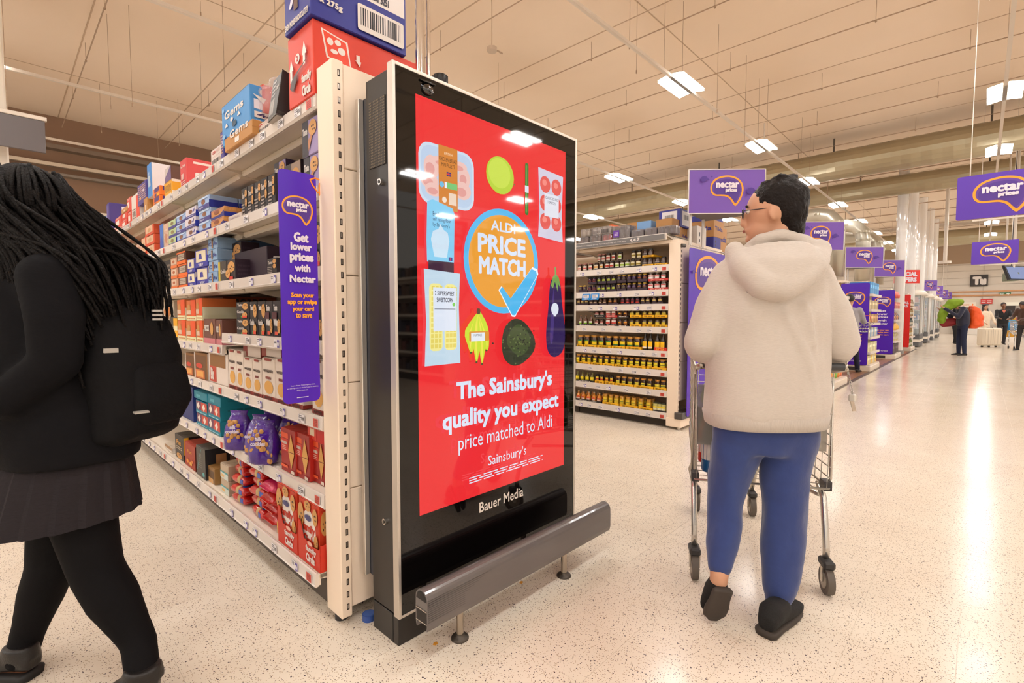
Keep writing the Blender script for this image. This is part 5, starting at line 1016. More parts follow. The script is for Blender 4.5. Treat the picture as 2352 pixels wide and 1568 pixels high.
# ---------------------------------------------------------------- purple posters on the unit ends, header signs
PURP = mat((72,14,172), .4); SIGNP = mat((112,74,170), .4)
WT = (232,222,236); OT = (250,166,40)
def poster(u0, u1, v, z0, z1, lab, words=('Get','lower','prices','with','Nectar'), red=False, yaw=0, n=0):
    t = empty('end_poster', (u0, v, z0), yaw); tag(t, lab, 'poster'); W, H = u1-u0, z1-z0; P = []
    for cx, cz, a in ((W-.03,.03,-90), (W-.03,H-.03,0), (.03,H-.03,90), (.03,.03,180)):
        for i in range(4): q = math.radians(a+i*30); P.append((cx+.03*math.cos(q), 0, cz+.03*math.sin(q)))
    B().prism(P, (0,.004,0), mat((226,32,26), .35) if red else PURP).build('poster_panel', t)
    b = B(); F = Face(b, (0,-.001,0), (1,0,0), (0,0,1), W, H, .0012)
    if red: F.text('SPECIAL', .08, .82, .92, .87, WT, .03); F.text('OFFERS', .12, .76, .88, .81, WT, .03)
    else:
        logo(F, .5, .82, .36, .36*W/H*.75); drop(F, .1, .86, .05, .01); drop(F, .93, .82, .06, .012)
        b.build('printed_logo', t); b = B(); F = Face(b, (0,-.001,0), (1,0,0), (0,0,1), W, H, .0012)
        for i, s_ in enumerate(words): F.text(s_, .5-.035*len(s_)-.05, .66-i*.05, .55+.035*len(s_), .695-i*.05, WT, .03)
        b.build('printed_headline', t); b = B(); F = Face(b, (0,-.001,0), (1,0,0), (0,0,1), W, H, .0012)
        for i, s_ in enumerate(('Scan your app', 'or swipe your', 'card to save')): F.text(s_, .2, .36-i*.035, .8, .385-i*.035, OT, .02)
        F.lines(.2, .04, .8, .06, 2, WT, 3)
    b.build('printed_lines', t); B().tube([(0,-.005,H+.02), (W,-.005,H+.02)], .006, STEEL, 6).tube([(W*.3,-.004,H+.02), (W*.3,0,H-.02)], .003, STEEL, 5).build('hanger_rod', t)
    return t
poster(JU+.055, 6.05, 2.232, .14, 1.93, 'large purple loyalty price poster on the end of the jar shelving behind the man')
t = B().cyl((JU+.01, 2.3, 1.95), (JU+.05, 2.28, 1.95), .02, mat((90,86,82), .4, .5), n=10); t = t.build('rod_bracket', g2)
hn = 0
def header(px0, px1, depth, lab, red=False, sup=True, tri=True):
    """triangular header sign: wide face towards the aisle mouth, held on two posts"""
    a = PP(px0, 700, depth); c = PP(px1, 700, depth-.02); z0, z1 = 2.29, 2.74
    d = V((c.x-a.x, c.y-a.y, 0)); W = d.length; d.normalize(); nrm = V((-d.y, d.x, 0)); 
    if nrm.dot(FW) < 0: nrm = -nrm
    yaw = math.atan2(d.y, d.x); t = empty('header_sign', (a.x, a.y, z0), yaw); tag(t, lab, 'sign', None)
    sg = 1 if nrm.dot(V((-math.sin(yaw), math.cos(yaw), 0))) > 0 else -1
    H = z1-z0; m_ = mat((222,44,34), .4) if red else SIGNP
    b = B(); b.prism([(0,0,0), (W,0,0), (W*.42,W*.55,0)], (0,0,H), mat((96,88,84), .5)); b.build('sign_box', t)
    b = B(); b.box((0.0,-.012,0), (W,-.002,H), m_); F = Face(b, (0,-.013,0), (1,0,0), (0,0,1), W, H, .0016)
    if red: F.text('SPECIAL', .12, .52, .9, .86, WT, .05); F.text('OFFERS', .14, .12, .88, .46, WT, .05)
    else: logo(F, .5, .53, .22, .34); drop(F, .2, .78, .06, .07); drop(F, .29, .83, .012, .02); drop(F, .82, .5, .07, .08); drop(F, .75, .4, .015, .03)
    b.build('sign_face', t)
    b = B(); r2 = mat((206,198,190), .4, .4); b.box((-.006,-.016,-.006), (W+.006,.004,.002), r2).box((-.006,-.016,H-.002), (W+.006,.004,H+.008), r2).box((-.008,-.016,0), (0,.004,H), r2).box((W,-.016,0), (W+.008,.004,H), r2); b.build('sign_frame', t)
    if not sup: B().cyl((W/2, W*.2, H), (W/2, W*.2, CZ-z0-.012), .012, WHITEP, n=6).build('suspension_rod', t)
    if sup:
        for x, y in ((.04, .05), (W*.35, W*.42)): B().box((x-.012, y-.012, -.32), (x+.012, y+.012, 0), r2).build('support_post', t)
    return t
header(1577, 1748, 5.25, 'large purple loyalty price header sign above the jar shelving end')
header(1826, 1931, 8.15, 'second purple loyalty price header sign, just right of the man\'s head')
header(1938, 2023, 11.1, 'third purple loyalty price header sign along the aisle, left of the fourth')
header(2005, 2073, 13.7, 'fourth purple loyalty price header sign, overlapping the red offers sign')
header(2050, 2109, 16.6, 'red SPECIAL OFFERS header sign down the aisle', True)
for i, (x0, x1, d) in enumerate(((2116,2150,21.5), (2140,2164,25.5), (2156,2176,29.5), (2164,2185,32.5))): header(x0, x1, d, 'small distant purple header sign above the glass cabinets, %s nearest' % ordn(i), sup=False)
# big hanging signs at the right
def hang(u, xl, xr, yt, yb, lab, rows):
    a = pl(xl, yb, 0, u); c = pl(xr, yb, 0, u); W = abs(a.y-c.y); z0 = a.z; H = pl(xl, yt, 0, u).z-z0
    t = empty('hanging_sign', (u, a.y, z0), -math.pi/2); tag(t, lab, 'sign')
    P = []
    for cx, cz, q0 in ((W-.02,.02,-90), (W-.02,H-.02,0), (.02,H-.02,90), (.02,.02,180)):
        for i in range(4): q = math.radians(q0+i*30); P.append((cx+.02*math.cos(q), 0, cz+.02*math.sin(q)))
    B().prism(P, (0,.006,0), mat((86,46,168), .4)).build('sign_face', t)
    b = B(); F = Face(b, (0,-.001,0), (1,0,0), (0,0,1), W, H, .0012); logo(F, .52, .5, .33, .4); b.build('sign_print', t)
    b = B(); b.box((.2*W,-.01,-.03), (W*1.4,.01,-.01), WHITEP)
    b.build('lower_rail', t)
    for x in (.15*W, .85*W): B().cyl((x,0,H), (x,0,CZ-z0-.012), .005, WHITEP, n=5).build('suspension_wire', t)
hang(8.0, 2195, 2400, 409, 507, 'large purple loyalty price sign hanging at the right edge of the picture', 1)
hang(15.5, 2230, 2338, 557, 608, 'smaller purple loyalty price sign hanging beyond the large right-hand one', 1)

# units on the far side of the main aisle, behind the camera's right shoulder: seen as reflections in the kiosk glass
DARKS = [(70,44,36), (46,40,44), (90,60,40), (60,70,60), (110,80,60), (40,44,70), (120,50,44)]
for gi, u0 in enumerate((1.2, 5.4, 9.6)):
    g = empty('shelving_unit', (0,0,0)); tag(g, 'cream shelving unit across the main aisle, outside the frame, %s along' % ordn(gi), 'shelving')
    sm = shelf_mesh(3.0, .5); st = B(); q = random.Random(gi)
    for z in (.13, .5, .85, 1.2, 1.55, 1.9):
        put(sm, 'shelf', g, (u0, -6.8, z)); put(sm, 'shelf', g, (u0+1.2, -3.8, z), math.pi)
        for k in range(22):
            y = -6.75+k*.133; st.box((u0+.05, y, z+.05), (u0+.3, y+.12, z+.05+q.uniform(.12,.24)), mat(q.choice(DARKS), .5))
    B().box((u0+.56,-6.8,.1), (u0+.64,-3.8,2.1), PANEL).build('back_panel', g); B().box((u0,-3.8,.03), (u0+1.2,-3.72,2.15), PANEL).build('end_panel', g); B().box((u0+.03,-6.8,0), (u0+1.17,-3.8,.1), mat((60,52,46), .6)).build('plinth', g)
    tag(st.build('stock', g), kind='stuff')
t = empty('header_sign', (4.6, -3.4, 2.3)); tag(t, 'red SPECIAL OFFERS header sign across the main aisle, seen only as a reflection', 'sign')
B().box((0,-.02,0), (1.0,.02,.5), mat((222,44,34), .4)).build('sign_face', t); B().box((0,-.03,-.02), (1.0,.03,0), STEEL).build('sign_frame', t)
for x in (.1,.9): B().cyl((x,0,.5), (x,0,CZ-2.3-.012), .006, WIRE, n=5).build('suspension_wire', t)
b = B(); F = Face(b, (1.0,.021,0), (-1,0,0), (0,0,1), 1.0, .5, .0012); F.text('SPECIAL', .12, .54, .88, .88, WT, .05); F.text('OFFERS', .14, .12, .86, .46, WT, .05); b.build('printed_words', t)
# ---------------------------------------------------------------- further shelving ends down the main aisle
rr = random.Random(11)
PAL = [(200,60,50), (222,170,60), (214,206,196), (60,110,170), (150,100,60), (70,130,70), (226,190,90), (120,60,90), (40,36,40), (206,196,160)]
def promo(u0, name, levels, stock, lab, posterlab=None, red=False):
    """end-of-aisle unit: shelves open to the main aisle, 1.25 m wide, with a poster on the side towards the camera"""
    g = empty('end_unit', (u0, 1.72, 0)); tag(g, lab, 'shelving')
    B().box((0,.46,.05), (1.25,.5,1.95), PANEL).build('back_panel', g); B().box((-.04,-.02,0), (1.28,.5,.12), mat((222,208,190), .5), .01).box((-.042,.2,.02), (-.03,.42,.1), mat((50,46,44), .6)).build('plinth', g)
    B().box((.6,.5,.1), (.65,3.2,1.95), PANEL).build('back_panel', g); B().box((0,3.17,.03), (1.25,3.2,1.95), PANEL).build('end_panel', g); B().box((.03,.5,0), (1.22,3.2,.1), PANEL).build('plinth', g)
    for z in (.14,.5,.85,1.2,1.55): B().box((0,.5,z-.035), (1.25,3.17,z), SHELFM, .004).build('shelf', g)
    B().box((-.02,.5,1.95), (1.27,3.3,2.0), PANEL).build('top_board', g)
    for z in levels:
        sh = B().box((0,0,z-.03), (1.25,.46,z), SHELFM, .004).build('shelf', g); B().box((0,-.012,z-.05), (1.25,0,z+.004), mat((226,214,206), .3)).box((-.012,0,z-.05), (0,.46,z+.004), mat((226,214,206), .3)).build('price_rail', sh)
    k = 0
    for li, (z, kind, c) in enumerate(stock):
        n = {'box':6, 'bag':6, 'bottle':8, 'big':4}[kind]
        for i in range(n):
            for row in range(2 if kind != 'big' else 1):
                x = 1.25*(i+.5)/n; w_ = 1.25/n*.9; y = .04+row*.2; cc = c[i % len(c)]
                if kind in ('box', 'big'):
                    h = .2 if kind == 'box' else .27; b = B(); b.box((x-w_/2, y, z+.002), (x+w_/2, y+(.17 if kind == 'box' else .38), z+h), mat(cc, .45), .004); F = Face(b, (x-w_/2, y-.001, z), (1,0,0), (0,0,1), w_, h, .001); F.rect(.1,.5,.9,.75,tuple(min(255, q+60) for q in cc)); F = Face(b, (x-w_/2-.001, y+.17, z), (0,-1,0), (0,0,1), .17, h, .001); F.rect(.1,.4,.9,.7,tuple(int(q*.7) for q in cc)); nm = 'stock_box'
                elif kind == 'bag':
                    b = B(); b.rings([((x,y+.06,z+.002), (w_*.45,0,0), (0,.05,0)), ((x,y+.06,z+.08), (w_*.5,0,0), (0,.06,0)), ((x,y+.07,z+.17), (w_*.42,0,0), (0,.03,0)), ((x,y+.08,z+.2), (w_*.45,0,0), (0,.006,0))], mat(cc, .3), 10, 3); nm = 'snack_bag'
                else:
                    b = B(); b.lathe((x, y+.05, z), [(.035,0), (.037,.01), (.037,.17), (.014,.22), (.013,.27)], mat(cc, .15), 10); b.box((x-.03, y+.008, z+.05), (x+.03, y+.016, z+.13), mat((226,216,196), .5)); nm = 'bottle'
                o = b.build(nm, None, (u0, 1.72, 0))
                tag(o, '%s %s, %s from left, %s shelf up, on the %s%s' % ({'box':'printed','bag':'crinkled','bottle':'glass','big':'bulky'}[kind], nm.replace('_', ' '), ordn(i), ordn(li), name, ', rear row' if row else ''), {'bag':'bag','bottle':'bottle'}.get(kind, 'box'), '%s stock on the %s' % (kind, name)); k += 1
    if posterlab:
        t = poster(0, .52, 0, 0, 1.78, posterlab, red=red); t.location = (u0-.05, 2.28, .14); t.rotation_euler = (0,0,-math.pi/2)
    return g
promo(9.2, 'snack end unit', (.14,.5,.85,1.2,1.55), [(.14,'bag',[(226,140,40),(222,110,60),(236,180,50),(120,170,60)]), (.5,'bag',[(230,160,40),(220,120,70)]), (.85,'box',PAL[:3])], 'low end-of-aisle unit heaped with orange snack bags behind the man\'s elbow')
promo(13.0, 'blue-topped end unit', (.14,.42,.75,1.05,1.35,1.68), [(.14,'box',[(222,200,150),(206,196,160),(226,180,70)]), (.42,'box',[(222,210,160),(200,190,150)]), (.75,'box',[(206,196,180),(120,150,180)]), (1.05,'box',[(190,150,90),(170,120,80)]), (1.35,'box',[(200,180,140),(170,150,110)]), (1.68,'big',[(60,140,200),(70,150,210)])], 'cream end-of-aisle shelving with bright blue boxes along its top', 'purple poster on the side of the blue-topped end unit')
promo(17.2, 'cereal end unit', (.14,.5,.8,1.1,1.4), [(.14,'big',[(40,36,40),(70,40,50)]), (.5,'bottle',[(210,200,150),(190,170,120)]), (.8,'bag',[(236,180,40)]), (1.1,'bag',[(220,150,60),(40,60,120)]), (1.4,'box',[(200,60,60),(190,140,120)]), (1.72,'bag',[(220,90,60),(210,60,50)])], 'end-of-aisle shelving with yellow bags and dark packs, beside second purple poster', 'purple poster on the side of the cereal end unit, lower lines orange')
promo(21.4, 'wine end unit', (.14,.5,.85,1.2,1.5), [(z, 'bottle', c) for z, c in ((.14,[(120,130,40),(60,70,30)]), (.5,[(40,30,26),(214,160,40)]), (.85,[(30,50,36),(60,60,40)]), (1.2,[(40,30,26),(200,150,50)]), (1.5,[(170,130,70),(60,40,30)]))], 'end-of-aisle wine shelving beside the red special offers poster', 'bright red special offers poster on the side of wine unit', red=True)
# gondolas between jar unit and the far units: their long bodies
# curved-top glass cabinets
GLS = mat((220,232,236), .05, 0, 0, 0, 0, 1, 0, 0, .22); CW = mat((232,222,208), .4)
for i, u in enumerate((24.3, 28.0, 31.6, 35.0)):
    g = empty('glass_cabinet', (u, 1.7, 0)); tag(g, 'refrigerated end cabinet with glass front and cream rounded top, %s nearest' % ordn(i), 'cabinet')
    B().box((0,0,.02), (1.6,1.2,.5), mat((92,92,94), .5), .02).box((-.01,-.01,.2), (1.61,.6,.3), CW).build('base', g); B().rings([((.8,.5,1.98), (.86,0,0), (0,.62,0)), ((.8,.5,2.05), (.9,0,0), (0,.66,0)), ((.8,.5,2.18), (.8,0,0), (0,.56,0))], CW, 20, 4).build('rounded_top', g)
    B().box((0,.02,.5), (1.6,.03,1.98), GLS).box((.0,.02,.5), (.01,1.1,1.98), GLS).build('glass_pane', g)
    for x, y in ((0,0), (1.58,0), (0,1.1)): B().cyl((x, y, .5), (x, y, 1.98), .02, STEEL, n=8).build('frame_post', g)
    B().box((.02,1.05,.5), (1.6,1.15,1.98), mat((226,220,214), .5)).build('back_panel', g)
    for z in (.7, 1.05, 1.4, 1.7):
        s = B().box((.03,.08,z), (1.57,1.05,z+.02), mat((214,220,222), .3)).build('shelf', g); q = B()
        for a in range(9):
            c = rr.choice(((226,170,160), (214,200,190), (200,120,120), (236,226,220), (90,110,160))); q.box((.1+a*.16, .1, z+.02), (.22+a*.16, .3, z+.02+rr.uniform(.1,.22)), mat(c, .4), .006)
        q.build('chilled_stock', s)
    if i < 2: B().box((-.03,.35,.75), (-.02,.6,1.75), mat((230,70,50) if i == 0 else (90,50,170), .4)).build('promo_strip', g)
# side cold-shelf product bags just before the cabinets
# ---------------------------------------------------------------- back wall: shop fronts, signs
WBU = 43.97
def wallat(x, y, u=WBU): return pl(x, y, 0, u)
def wsign(x0, x1, y0, y1, m_, name, lab, d=.08, fn=None, emit=0):
    a = wallat(x0, y1); c = wallat(x1, y0); W = a.y-c.y; H = c.z-a.z; t = empty(name, (a.x-d, a.y, a.z), -math.pi/2); tag(t, lab, 'sign')
    B().box((0,-.0,0), (W,d,H), m_, .01).build('sign_panel', t)
    if fn: b = B(); F = Face(b, (0,-.003,0), (1,0,0), (0,0,1), W, H, .006, emit); fn(F); b.build('sign_print', t)
    return t
wsign(2228, 2270, 630, 658, mat((48,40,36), .5), 'wall_sign', 'black wall sign with two large white letters high on back wall', .1, lambda F: F.text('Tu', .12, .12, .92, .85, (236,228,220), .06))
wsign(2296, 2322, 671, 678, mat((40,130,70), .5, 0, .5), 'exit_sign', 'green emergency exit sign high on the back wall', .06, lambda F: (F.text('EXIT', .05, .2, .45, .8, (230,240,230), .03), F.poly([(.6,.3), (.75,.3), (.75,.1), (.92,.5), (.75,.9), (.75,.7), (.6,.7)], (230,240,230))))
wsign(2252, 2280, 686, 698, mat((214,60,56), .5), 'wall_sign', 'red wall sign with two white lettered panels above beret woman', .06, lambda F: (F.lines(.08,.2,.42,.8,2,(240,220,214),3), F.lines(.56,.2,.92,.8,2,(240,220,214),5)))
wsign(2192, 2242, 694, 706, mat((250,222,190), .5, 0, .8), 'counter_sign', 'lit cream counter fascia with small orange motif on back wall', .3, lambda F: (F.lines(.1,.3,.7,.7,3,(226,150,100),3), F.ell(.85,.5,.04,.2,(240,130,50))))
wsign(2303, 2400, 693, 702, mat((250,230,200), .5, 0, .9), 'counter_sign', 'lit cream fascia over the doorway at the right of back wall', .3)
a = wallat(2193, 706); c = wallat(2243, 735); B_ = B().box((WBU-.2, c.y, 0), (WBU-.02, a.y, a.z), mat((92,70,58), .6)).box((WBU-.9, c.y, 0), (WBU-.5, a.y, 1.0), mat((216,196,170), .5)).build('service_counter'); tag(B_, 'brown service counter recess below the lit orange-motif fascia', 'counter')
a = wallat(2306, 702); B_ = B().box((WBU-.15, -11, 0), (WBU-.02, a.y, a.z), mat((60,50,48), .5)).build('shop_doorway'); B().box((WBU-.17, -10, .3), (WBU-.15, a.y-.5, 1.9), mat((170,160,150), .15, 0, 0, .1, 0, 3)).build('door_glass', B_); tag(B_, 'dark framed doorway opening at the right of back wall', 'doorway')
for i, v in enumerate((-1.2, .3)):
    o = B().box((WBU-1.6, v-.5, 0), (WBU-1.2, v+.5, .9), mat((222,214,204), .5), .02).box((WBU-1.65, v-.52, .9), (WBU-1.15, v+.52, .95), mat((60,56,56), .4)).build('shelf_stand'); tag(o, 'low white display stand near back wall, %s one' % ('right', 'left')[i], 'stand')
    for j in range(5):
        q = B().box((WBU-1.58, v-.45+j*.18, .95), (WBU-1.3, v-.31+j*.18, 1.1+.05*(j % 3)), mat(PAL[j], .5), .005).build('stock_box'); tag(q, 'tiny stock box on the %s white stand, %s along' % (('right', 'left')[i], ordn(j)), 'box', 'boxes on the white stands')
# television monitors hanging on the right
P = PP(2338, 628, 12); t = empty('ceiling_monitor', tuple(P), YAW-math.pi/2+.2); tag(t, 'black tilted ceiling monitor with lit screen at the right edge', 'monitor')
DK = mat((40,38,38), .4)
B().prism([(-.28,-.03,-.16), (.34,-.03,-.16), (.34,.1,.2), (-.28,.1,.2)], (0,.06,0), DK).build('monitor_body', t); B().prism([(-.25,-.034,-.13), (.31,-.034,-.13), (.31,.088,.17), (-.25,.088,.17)], (0,-.002,0), mat((150,170,220), .2, 0, .7)).build('monitor_screen', t); B().cyl((0,.1,.15), (0,.1,CZ-P.z-.012), .03, WHITEP, n=8).build('pole', t)
P = PP(2322, 636, 12.2); t = empty('ceiling_camera_box', tuple(P), .3); tag(t, 'grey-green equipment box hanging beside the ceiling monitor', 'equipment'); B().box((-.16,-.1,-.1), (.14,.12,.1), mat((110,120,96), .5), .01).build('box_body', t); B().cyl((0,0,.1), (0,0,CZ-P.z-.012), .014, DK, n=6).build('pole', t)
P = PP(2308, 628, 12.6); t = B().cyl((P.x,P.y,P.z), (P.x,P.y,CZ-.012), .02, WHITEP, n=8).box((P.x-.03,P.y-.03,P.z-.06), (P.x+.03,P.y+.03,P.z), DK).build('hanging_post'); tag(t, 'slim white ceiling post left of the hanging monitor', 'post')
# suitcase and far trolleys
P = PP(2271, 796, 1); 
def floorat(x, y): return pl(x, y, 2, 0)
P = floorat(2271, 797); t = empty('suitcase', (P.x, P.y, 0), YAW-math.pi/2); tag(t, 'large cream hard-shell suitcase standing on its casters', 'suitcase')
sc = P.dot(FW)/FPX; W = 44*sc; H = 44*sc
B().box((-W/2,-.15,.07), (W/2,.15,H), mat((226,212,190), .4), .04).build('shell', t)
b = B(); 
for x in (-.4,-.25,-.1,.1,.25,.4): b.box((x*W-.01,-.156,.14), (x*W+.01,-.148,H-.08), mat((206,192,170), .4))
b.box((-.004,-.155,.08), (.004,-.148,H-.02), mat((150,140,126), .3, .5)).build('rib', t)
for x in (-.36,.0,.36): B().cyl((x*W-.02,0,.035), (x*W+.02,0,.035), .035, mat((40,36,36), .5), n=10).build('caster', t)
B().tube([(-.1,0,H), (-.1,0,H+.03), (.1,0,H+.03), (.1,0,H)], .01, DK, 6).build('carry_handle', t)
def wire_trolley(t, L, Wr, Wf, z0, z1, zf, nx, nz, m_, r=.003, leg=True, hand=(40,90,150)):
    """local: x across, y forward. basket rear at y=0"""
    b = B(); za = z1
    def sec(f): w_ = Wr+(Wf-Wr)*f; y = L*f; return w_/2, y, z0+(zf-z0)*f
    for k in range(nz+1):
        q = k/nz; P = []
        for f in (0, 1): hw, y, zb = sec(f); P.append((hw, y, zb+(za-zb)*q))
        (w0, y0, a0), (w1, y1, a1) = P; rr_ = r*2 if k in (0, nz) else r
        b.tube([(-w0,y0,a0), (-w1,y1,a1), (w1,y1,a1), (w0,y0,a0)], rr_, m_, 5)
        if k == 0 or k == nz: b.tube([(-w0,y0,a0), (w0,y0,a0)], rr_, m_, 5)
    for k in range(nx+1):
        f = k/nx; hw, y, zb = sec(f)
        b.tube([(-hw,y,za), (-hw*.96,y,zb), (hw*.96,y,zb), (hw,y,za)], r, m_, 4)
    for k in range(1, 9):
        q = -1+2*k/9; b.tube([(q*Wf/2,L,za), (q*Wf/2,L,zf), (q*Wr/2,0,z0)], r, m_, 4)
    b.build('wire_basket', t)
P = floorat(2315, 797)
for i, (x, y, lb, c) in enumerate(((2318, 789, 'far steel trolley pushed by the man in black, blue bag inside', (60,150,200)), (2349, 804, 'empty far steel trolley at the extreme right edge', (120,160,150)))):
    P = floorat(x, y); t = empty('shopping_trolley', (P.x, P.y, 0), YAW-math.pi/2-.9+i*.3); tag(t, lb, 'trolley'); wire_trolley(t, .8, .5, .4, .55, .95, .6, 8, 5, STEEL, .006)
    for sx_ in (-1, 1):
        for yy in (0, .75): l = B().cyl((sx_*.22, yy, .12), (sx_*.2, yy+.1, .6), .015, STEEL, n=6).build('leg', t); B().cyl((sx_*.22-.015, yy, .06), (sx_*.22+.015, yy, .06), .06, mat((50,48,48), .6), n=12).build('caster', t)
    B().cyl((-.26,-.05,1.0), (.26,-.05,1.0), .015, mat(c, .4), n=8).build('handle', t)
    if i == 0:
        for q, (c2, nm) in enumerate((((40,140,200), 'blue'), ((230,170,60), 'orange'))):
            o = B().rings([((0,.3,.58-q*.3), (.2,0,0), (0,.15,0)), ((0,.3,.95-q*.32), (.18,0,0), (0,.12,0))], mat(c2, .5), 12, 3).build('shopping_bag'); o.parent = None; o.location = t.location; o.rotation_euler = t.rotation_euler; tag(o, '%s shopping bag in the far trolley of the man in black' % nm, 'bag')
o = B().box((36.5, -6, .0), (42, -1.7, .012), mat((128,116,112), .9, 0, 0, .1, 0, 30)).build('door_mat'); tag(o, 'grey entrance mat on the floor at far right', 'mat')
# ---------------------------------------------------------------- people
SK1 = mat((196,146,116), .5); SK2 = mat((120,76,50), .5); HAIRD = mat((24,18,16), .45, 0, 0, .2, .6, 90)
def foot(b, heel, toe, w_, h, m_, up=V((0,0,1))):
    h0 = V(heel); d = (V(toe)-h0); s = d.cross(up).normalized()*w_
    R = []
    for f, ww, hh in ((0,.55,.7), (.06,.75,.9), (.3,.8,1.0), (.55,.95,.75), (.8,1.0,.5), (.95,.75,.36), (1,.4,.22)): R.append((h0+d*f+up*(h*hh/2), s*ww/1.0, up*(h*hh/2)))
    b.rings(R, m_, 16, 2.6)
def hand(b, wrist, dirv, side, m_, k=1.0, curl=.5, nrm=None):
    """palm, four fingers and a thumb"""
    d = V(dirv).normalized(); s = V(side); s = (s-d*s.dot(d)).normalized(); n = d.cross(s); w0 = V(wrist)
    b.rings([(w0, s*.026*k, n*.02*k), (w0+d*.04*k, s*.038*k, n*.016*k), (w0+d*.085*k, s*.04*k, n*.013*k)], m_, 12, 2.6)
    for i, (o, l) in enumerate(((-.03,.06), (-.01,.072), (.01,.068), (.03,.052))):
        p = w0+d*.08*k+s*o*k; q = p+d*l*.45*k+n*curl*.018*k; r = q+d*l*.3*k*(1-curl)+n*l*.5*curl*k; e = r-d*l*.35*curl*k+n*.012*k+d*.25*l*(1-curl)*k
        b.limb([p, q, r, e], [.0095*k, .009*k, .0085*k, .008*k], m_, 8)
    p = w0+d*.025*k-s*.03*k; b.limb([p, p+d*.03*k-s*.022*k+n*.01*k, p+d*.055*k-s*.024*k+n*.028*k], [.012*k, .0105*k, .009*k], m_, 8)
def head(b, c, f, m_, k=1.0, up=V((0,0,1))):
    """c = head centre, f = facing direction"""
    f = V(f).normalized(); s = f.cross(up).normalized(); c = V(c)
    b.ell(c+up*.02*k, (.078*k, .096*k, .1*k), m_, (s, f, up), 20, 14); b.ell(c-up*.055*k+f*.022*k, (.058*k, .07*k, .066*k), m_, (s, f, up), 16, 10)
    b.ell(c+f*.098*k-up*.012*k, (.013*k, .02*k, .026*k), m_, (s, f, up), 10, 8); b.ell(c+f*.105*k-up*.03*k, (.017*k, .015*k, .011*k), m_, (s, f, up), 10, 8)
    for q in (-1, 1): b.ell(c+s*q*.079*k-up*.008*k-f*.004*k, (.009*k, .02*k, .032*k), m_, (s, (f+s*q*.5).normalized(), up), 10, 8)
    b.ell(c+f*.088*k-up*.058*k, (.026*k, .014*k, .008*k), m_, (s, f, up), 10, 6); b.ell(c+f*.082*k-up*.092*k, (.02*k,.016*k,.014*k), m_, (s, f, up), 10, 6)
    return f, s
def face_parts(p, c, f, k=1.0, up=V((0,0,1)), brow=(30,22,20), parts=True):
    f = V(f).normalized(); s = f.cross(up).normalized(); c = V(c)
    b = B()
    for q in (-1, 1): b.ell(c+f*.084*k+s*q*.032*k+up*.012*k, (.014*k, .008*k, .008*k), mat((226,220,214), .2), (s, f, up), 10, 6); b.ell(c+f*.091*k+s*q*.032*k+up*.012*k, (.006*k, .003*k, .006*k), mat((30,20,16), .1), (s, f, up), 8, 6)
    b.build('eyes', p); b = B()
    for q in (-1, 1): b.ell(c+f*.09*k+s*q*.032*k+up*.032*k, (.02*k, .006*k, .004*k), mat(brow, .6), (s, f, up), 10, 6)
    b.build('eyebrows', p); b = B(); b.ell(c+f*.1*k-up*.058*k, (.022*k, .005*k, .006*k), mat((150,70,62), .5), (s, f, up), 10, 6); b.build('lips', p)
# ---- the man with the trolley -------------------------------------------------
man = empty('person', tuple(PP(1775, 1440, 1.95)*1)); man.location.z = 0
tag(man, 'man in light grey hoodie and blue joggers walking away behind a trolley', 'person')
def adopt(o, p, ip=None):
    bpy.context.view_layer.update(); o.parent = p; o.matrix_parent_inverse = p.matrix_world.inverted(); return o
def fz(b, name, vox, it, p, m_, wr=None): return adopt(fuse(b, name, vox, it, None, m_, wr), p)
def bd(b, name, p): return adopt(b.build(name), p)
HF = (-RT*.88+FW*.5).normalized(); HC = PP(1776, 492, 2.06)
b = B(); head(b, HC, HF, SK1, 1.08)
nk = PP(1788, 585, 2.05); b.limb([HC-UPZ*.06-HF*.03, nk], [.062,.066], SK1, 14)
sL, eL, wL = PP(1672, 640, 2.02), PP(1606, 790, 2.05), PP(1632, 800, 2.33)
sR, eR, wR = PP(1872, 635, 2.02), PP(1930, 795, 2.05), PP(1884, 830, 2.33)
for sh, el, wr_ in ((sL, eL, wL), (sR, eR, wR)): b.limb([nk-UPZ*.06, sh, el, wr_], [.06,.055,.042,.03], SK1, 12)
HD = (PP(1730, 700, 3.0)-PP(1730, 700, 2.0)).normalized()
for wr_, sd in ((wL, RT), (wR, -RT)): hand(b, wr_, (HD*.9-UPZ*.1), -sd, SK1, 1.05, .75)
chest = PP(1768, 760, 2.03); pel = PP(1752, 960, 2.03); b.rings([(nk-UPZ*.03, RT*.13, FW*.07), (chest, RT*.17, FW*.1), (pel, RT*.15, FW*.1)], SK1, 18)
hL, kL, aL = PP(1695, 990, 2.03), PP(1664, 1165, 2.02), PP(1652, 1318, 1.88)
hR, kR, aR = PP(1808, 990, 2.03), PP(1800, 1180, 1.99), PP(1784, 1390, 1.93)
b.limb([hL, kL, aL], [.08,.055,.036], SK1, 12); b.limb([hR, kR, aR], [.08,.055,.038], SK1, 12)
heelR, toeR = V(pl(1757, 1462, 2, 0)), V(pl(1828, 1396, 2, 0)); fwdR = (toeR-heelR).normalized()
foot(b, heelR+fwdR*.02+UPZ*.02, toeR-fwdR*.03+UPZ*.02, .04, .07, SK1)
toeL = V(pl(1632, 1424, 2, 0))+UPZ*.03; heelL = PP(1655, 1345, 1.86); upL = (heelL-toeL).cross(RT).normalized(); upL = -upL if upL.dot(FW) < 0 else upL
foot(b, heelL, toeL, .038, .05, SK1, upL); b.limb([aR, heelR+fwdR*.04+UPZ*.06], [.038,.036], SK1); b.limb([aL, heelL+FW*.02], [.036,.034], SK1)
fz(b, 'body', .009, 4, man, SK1)
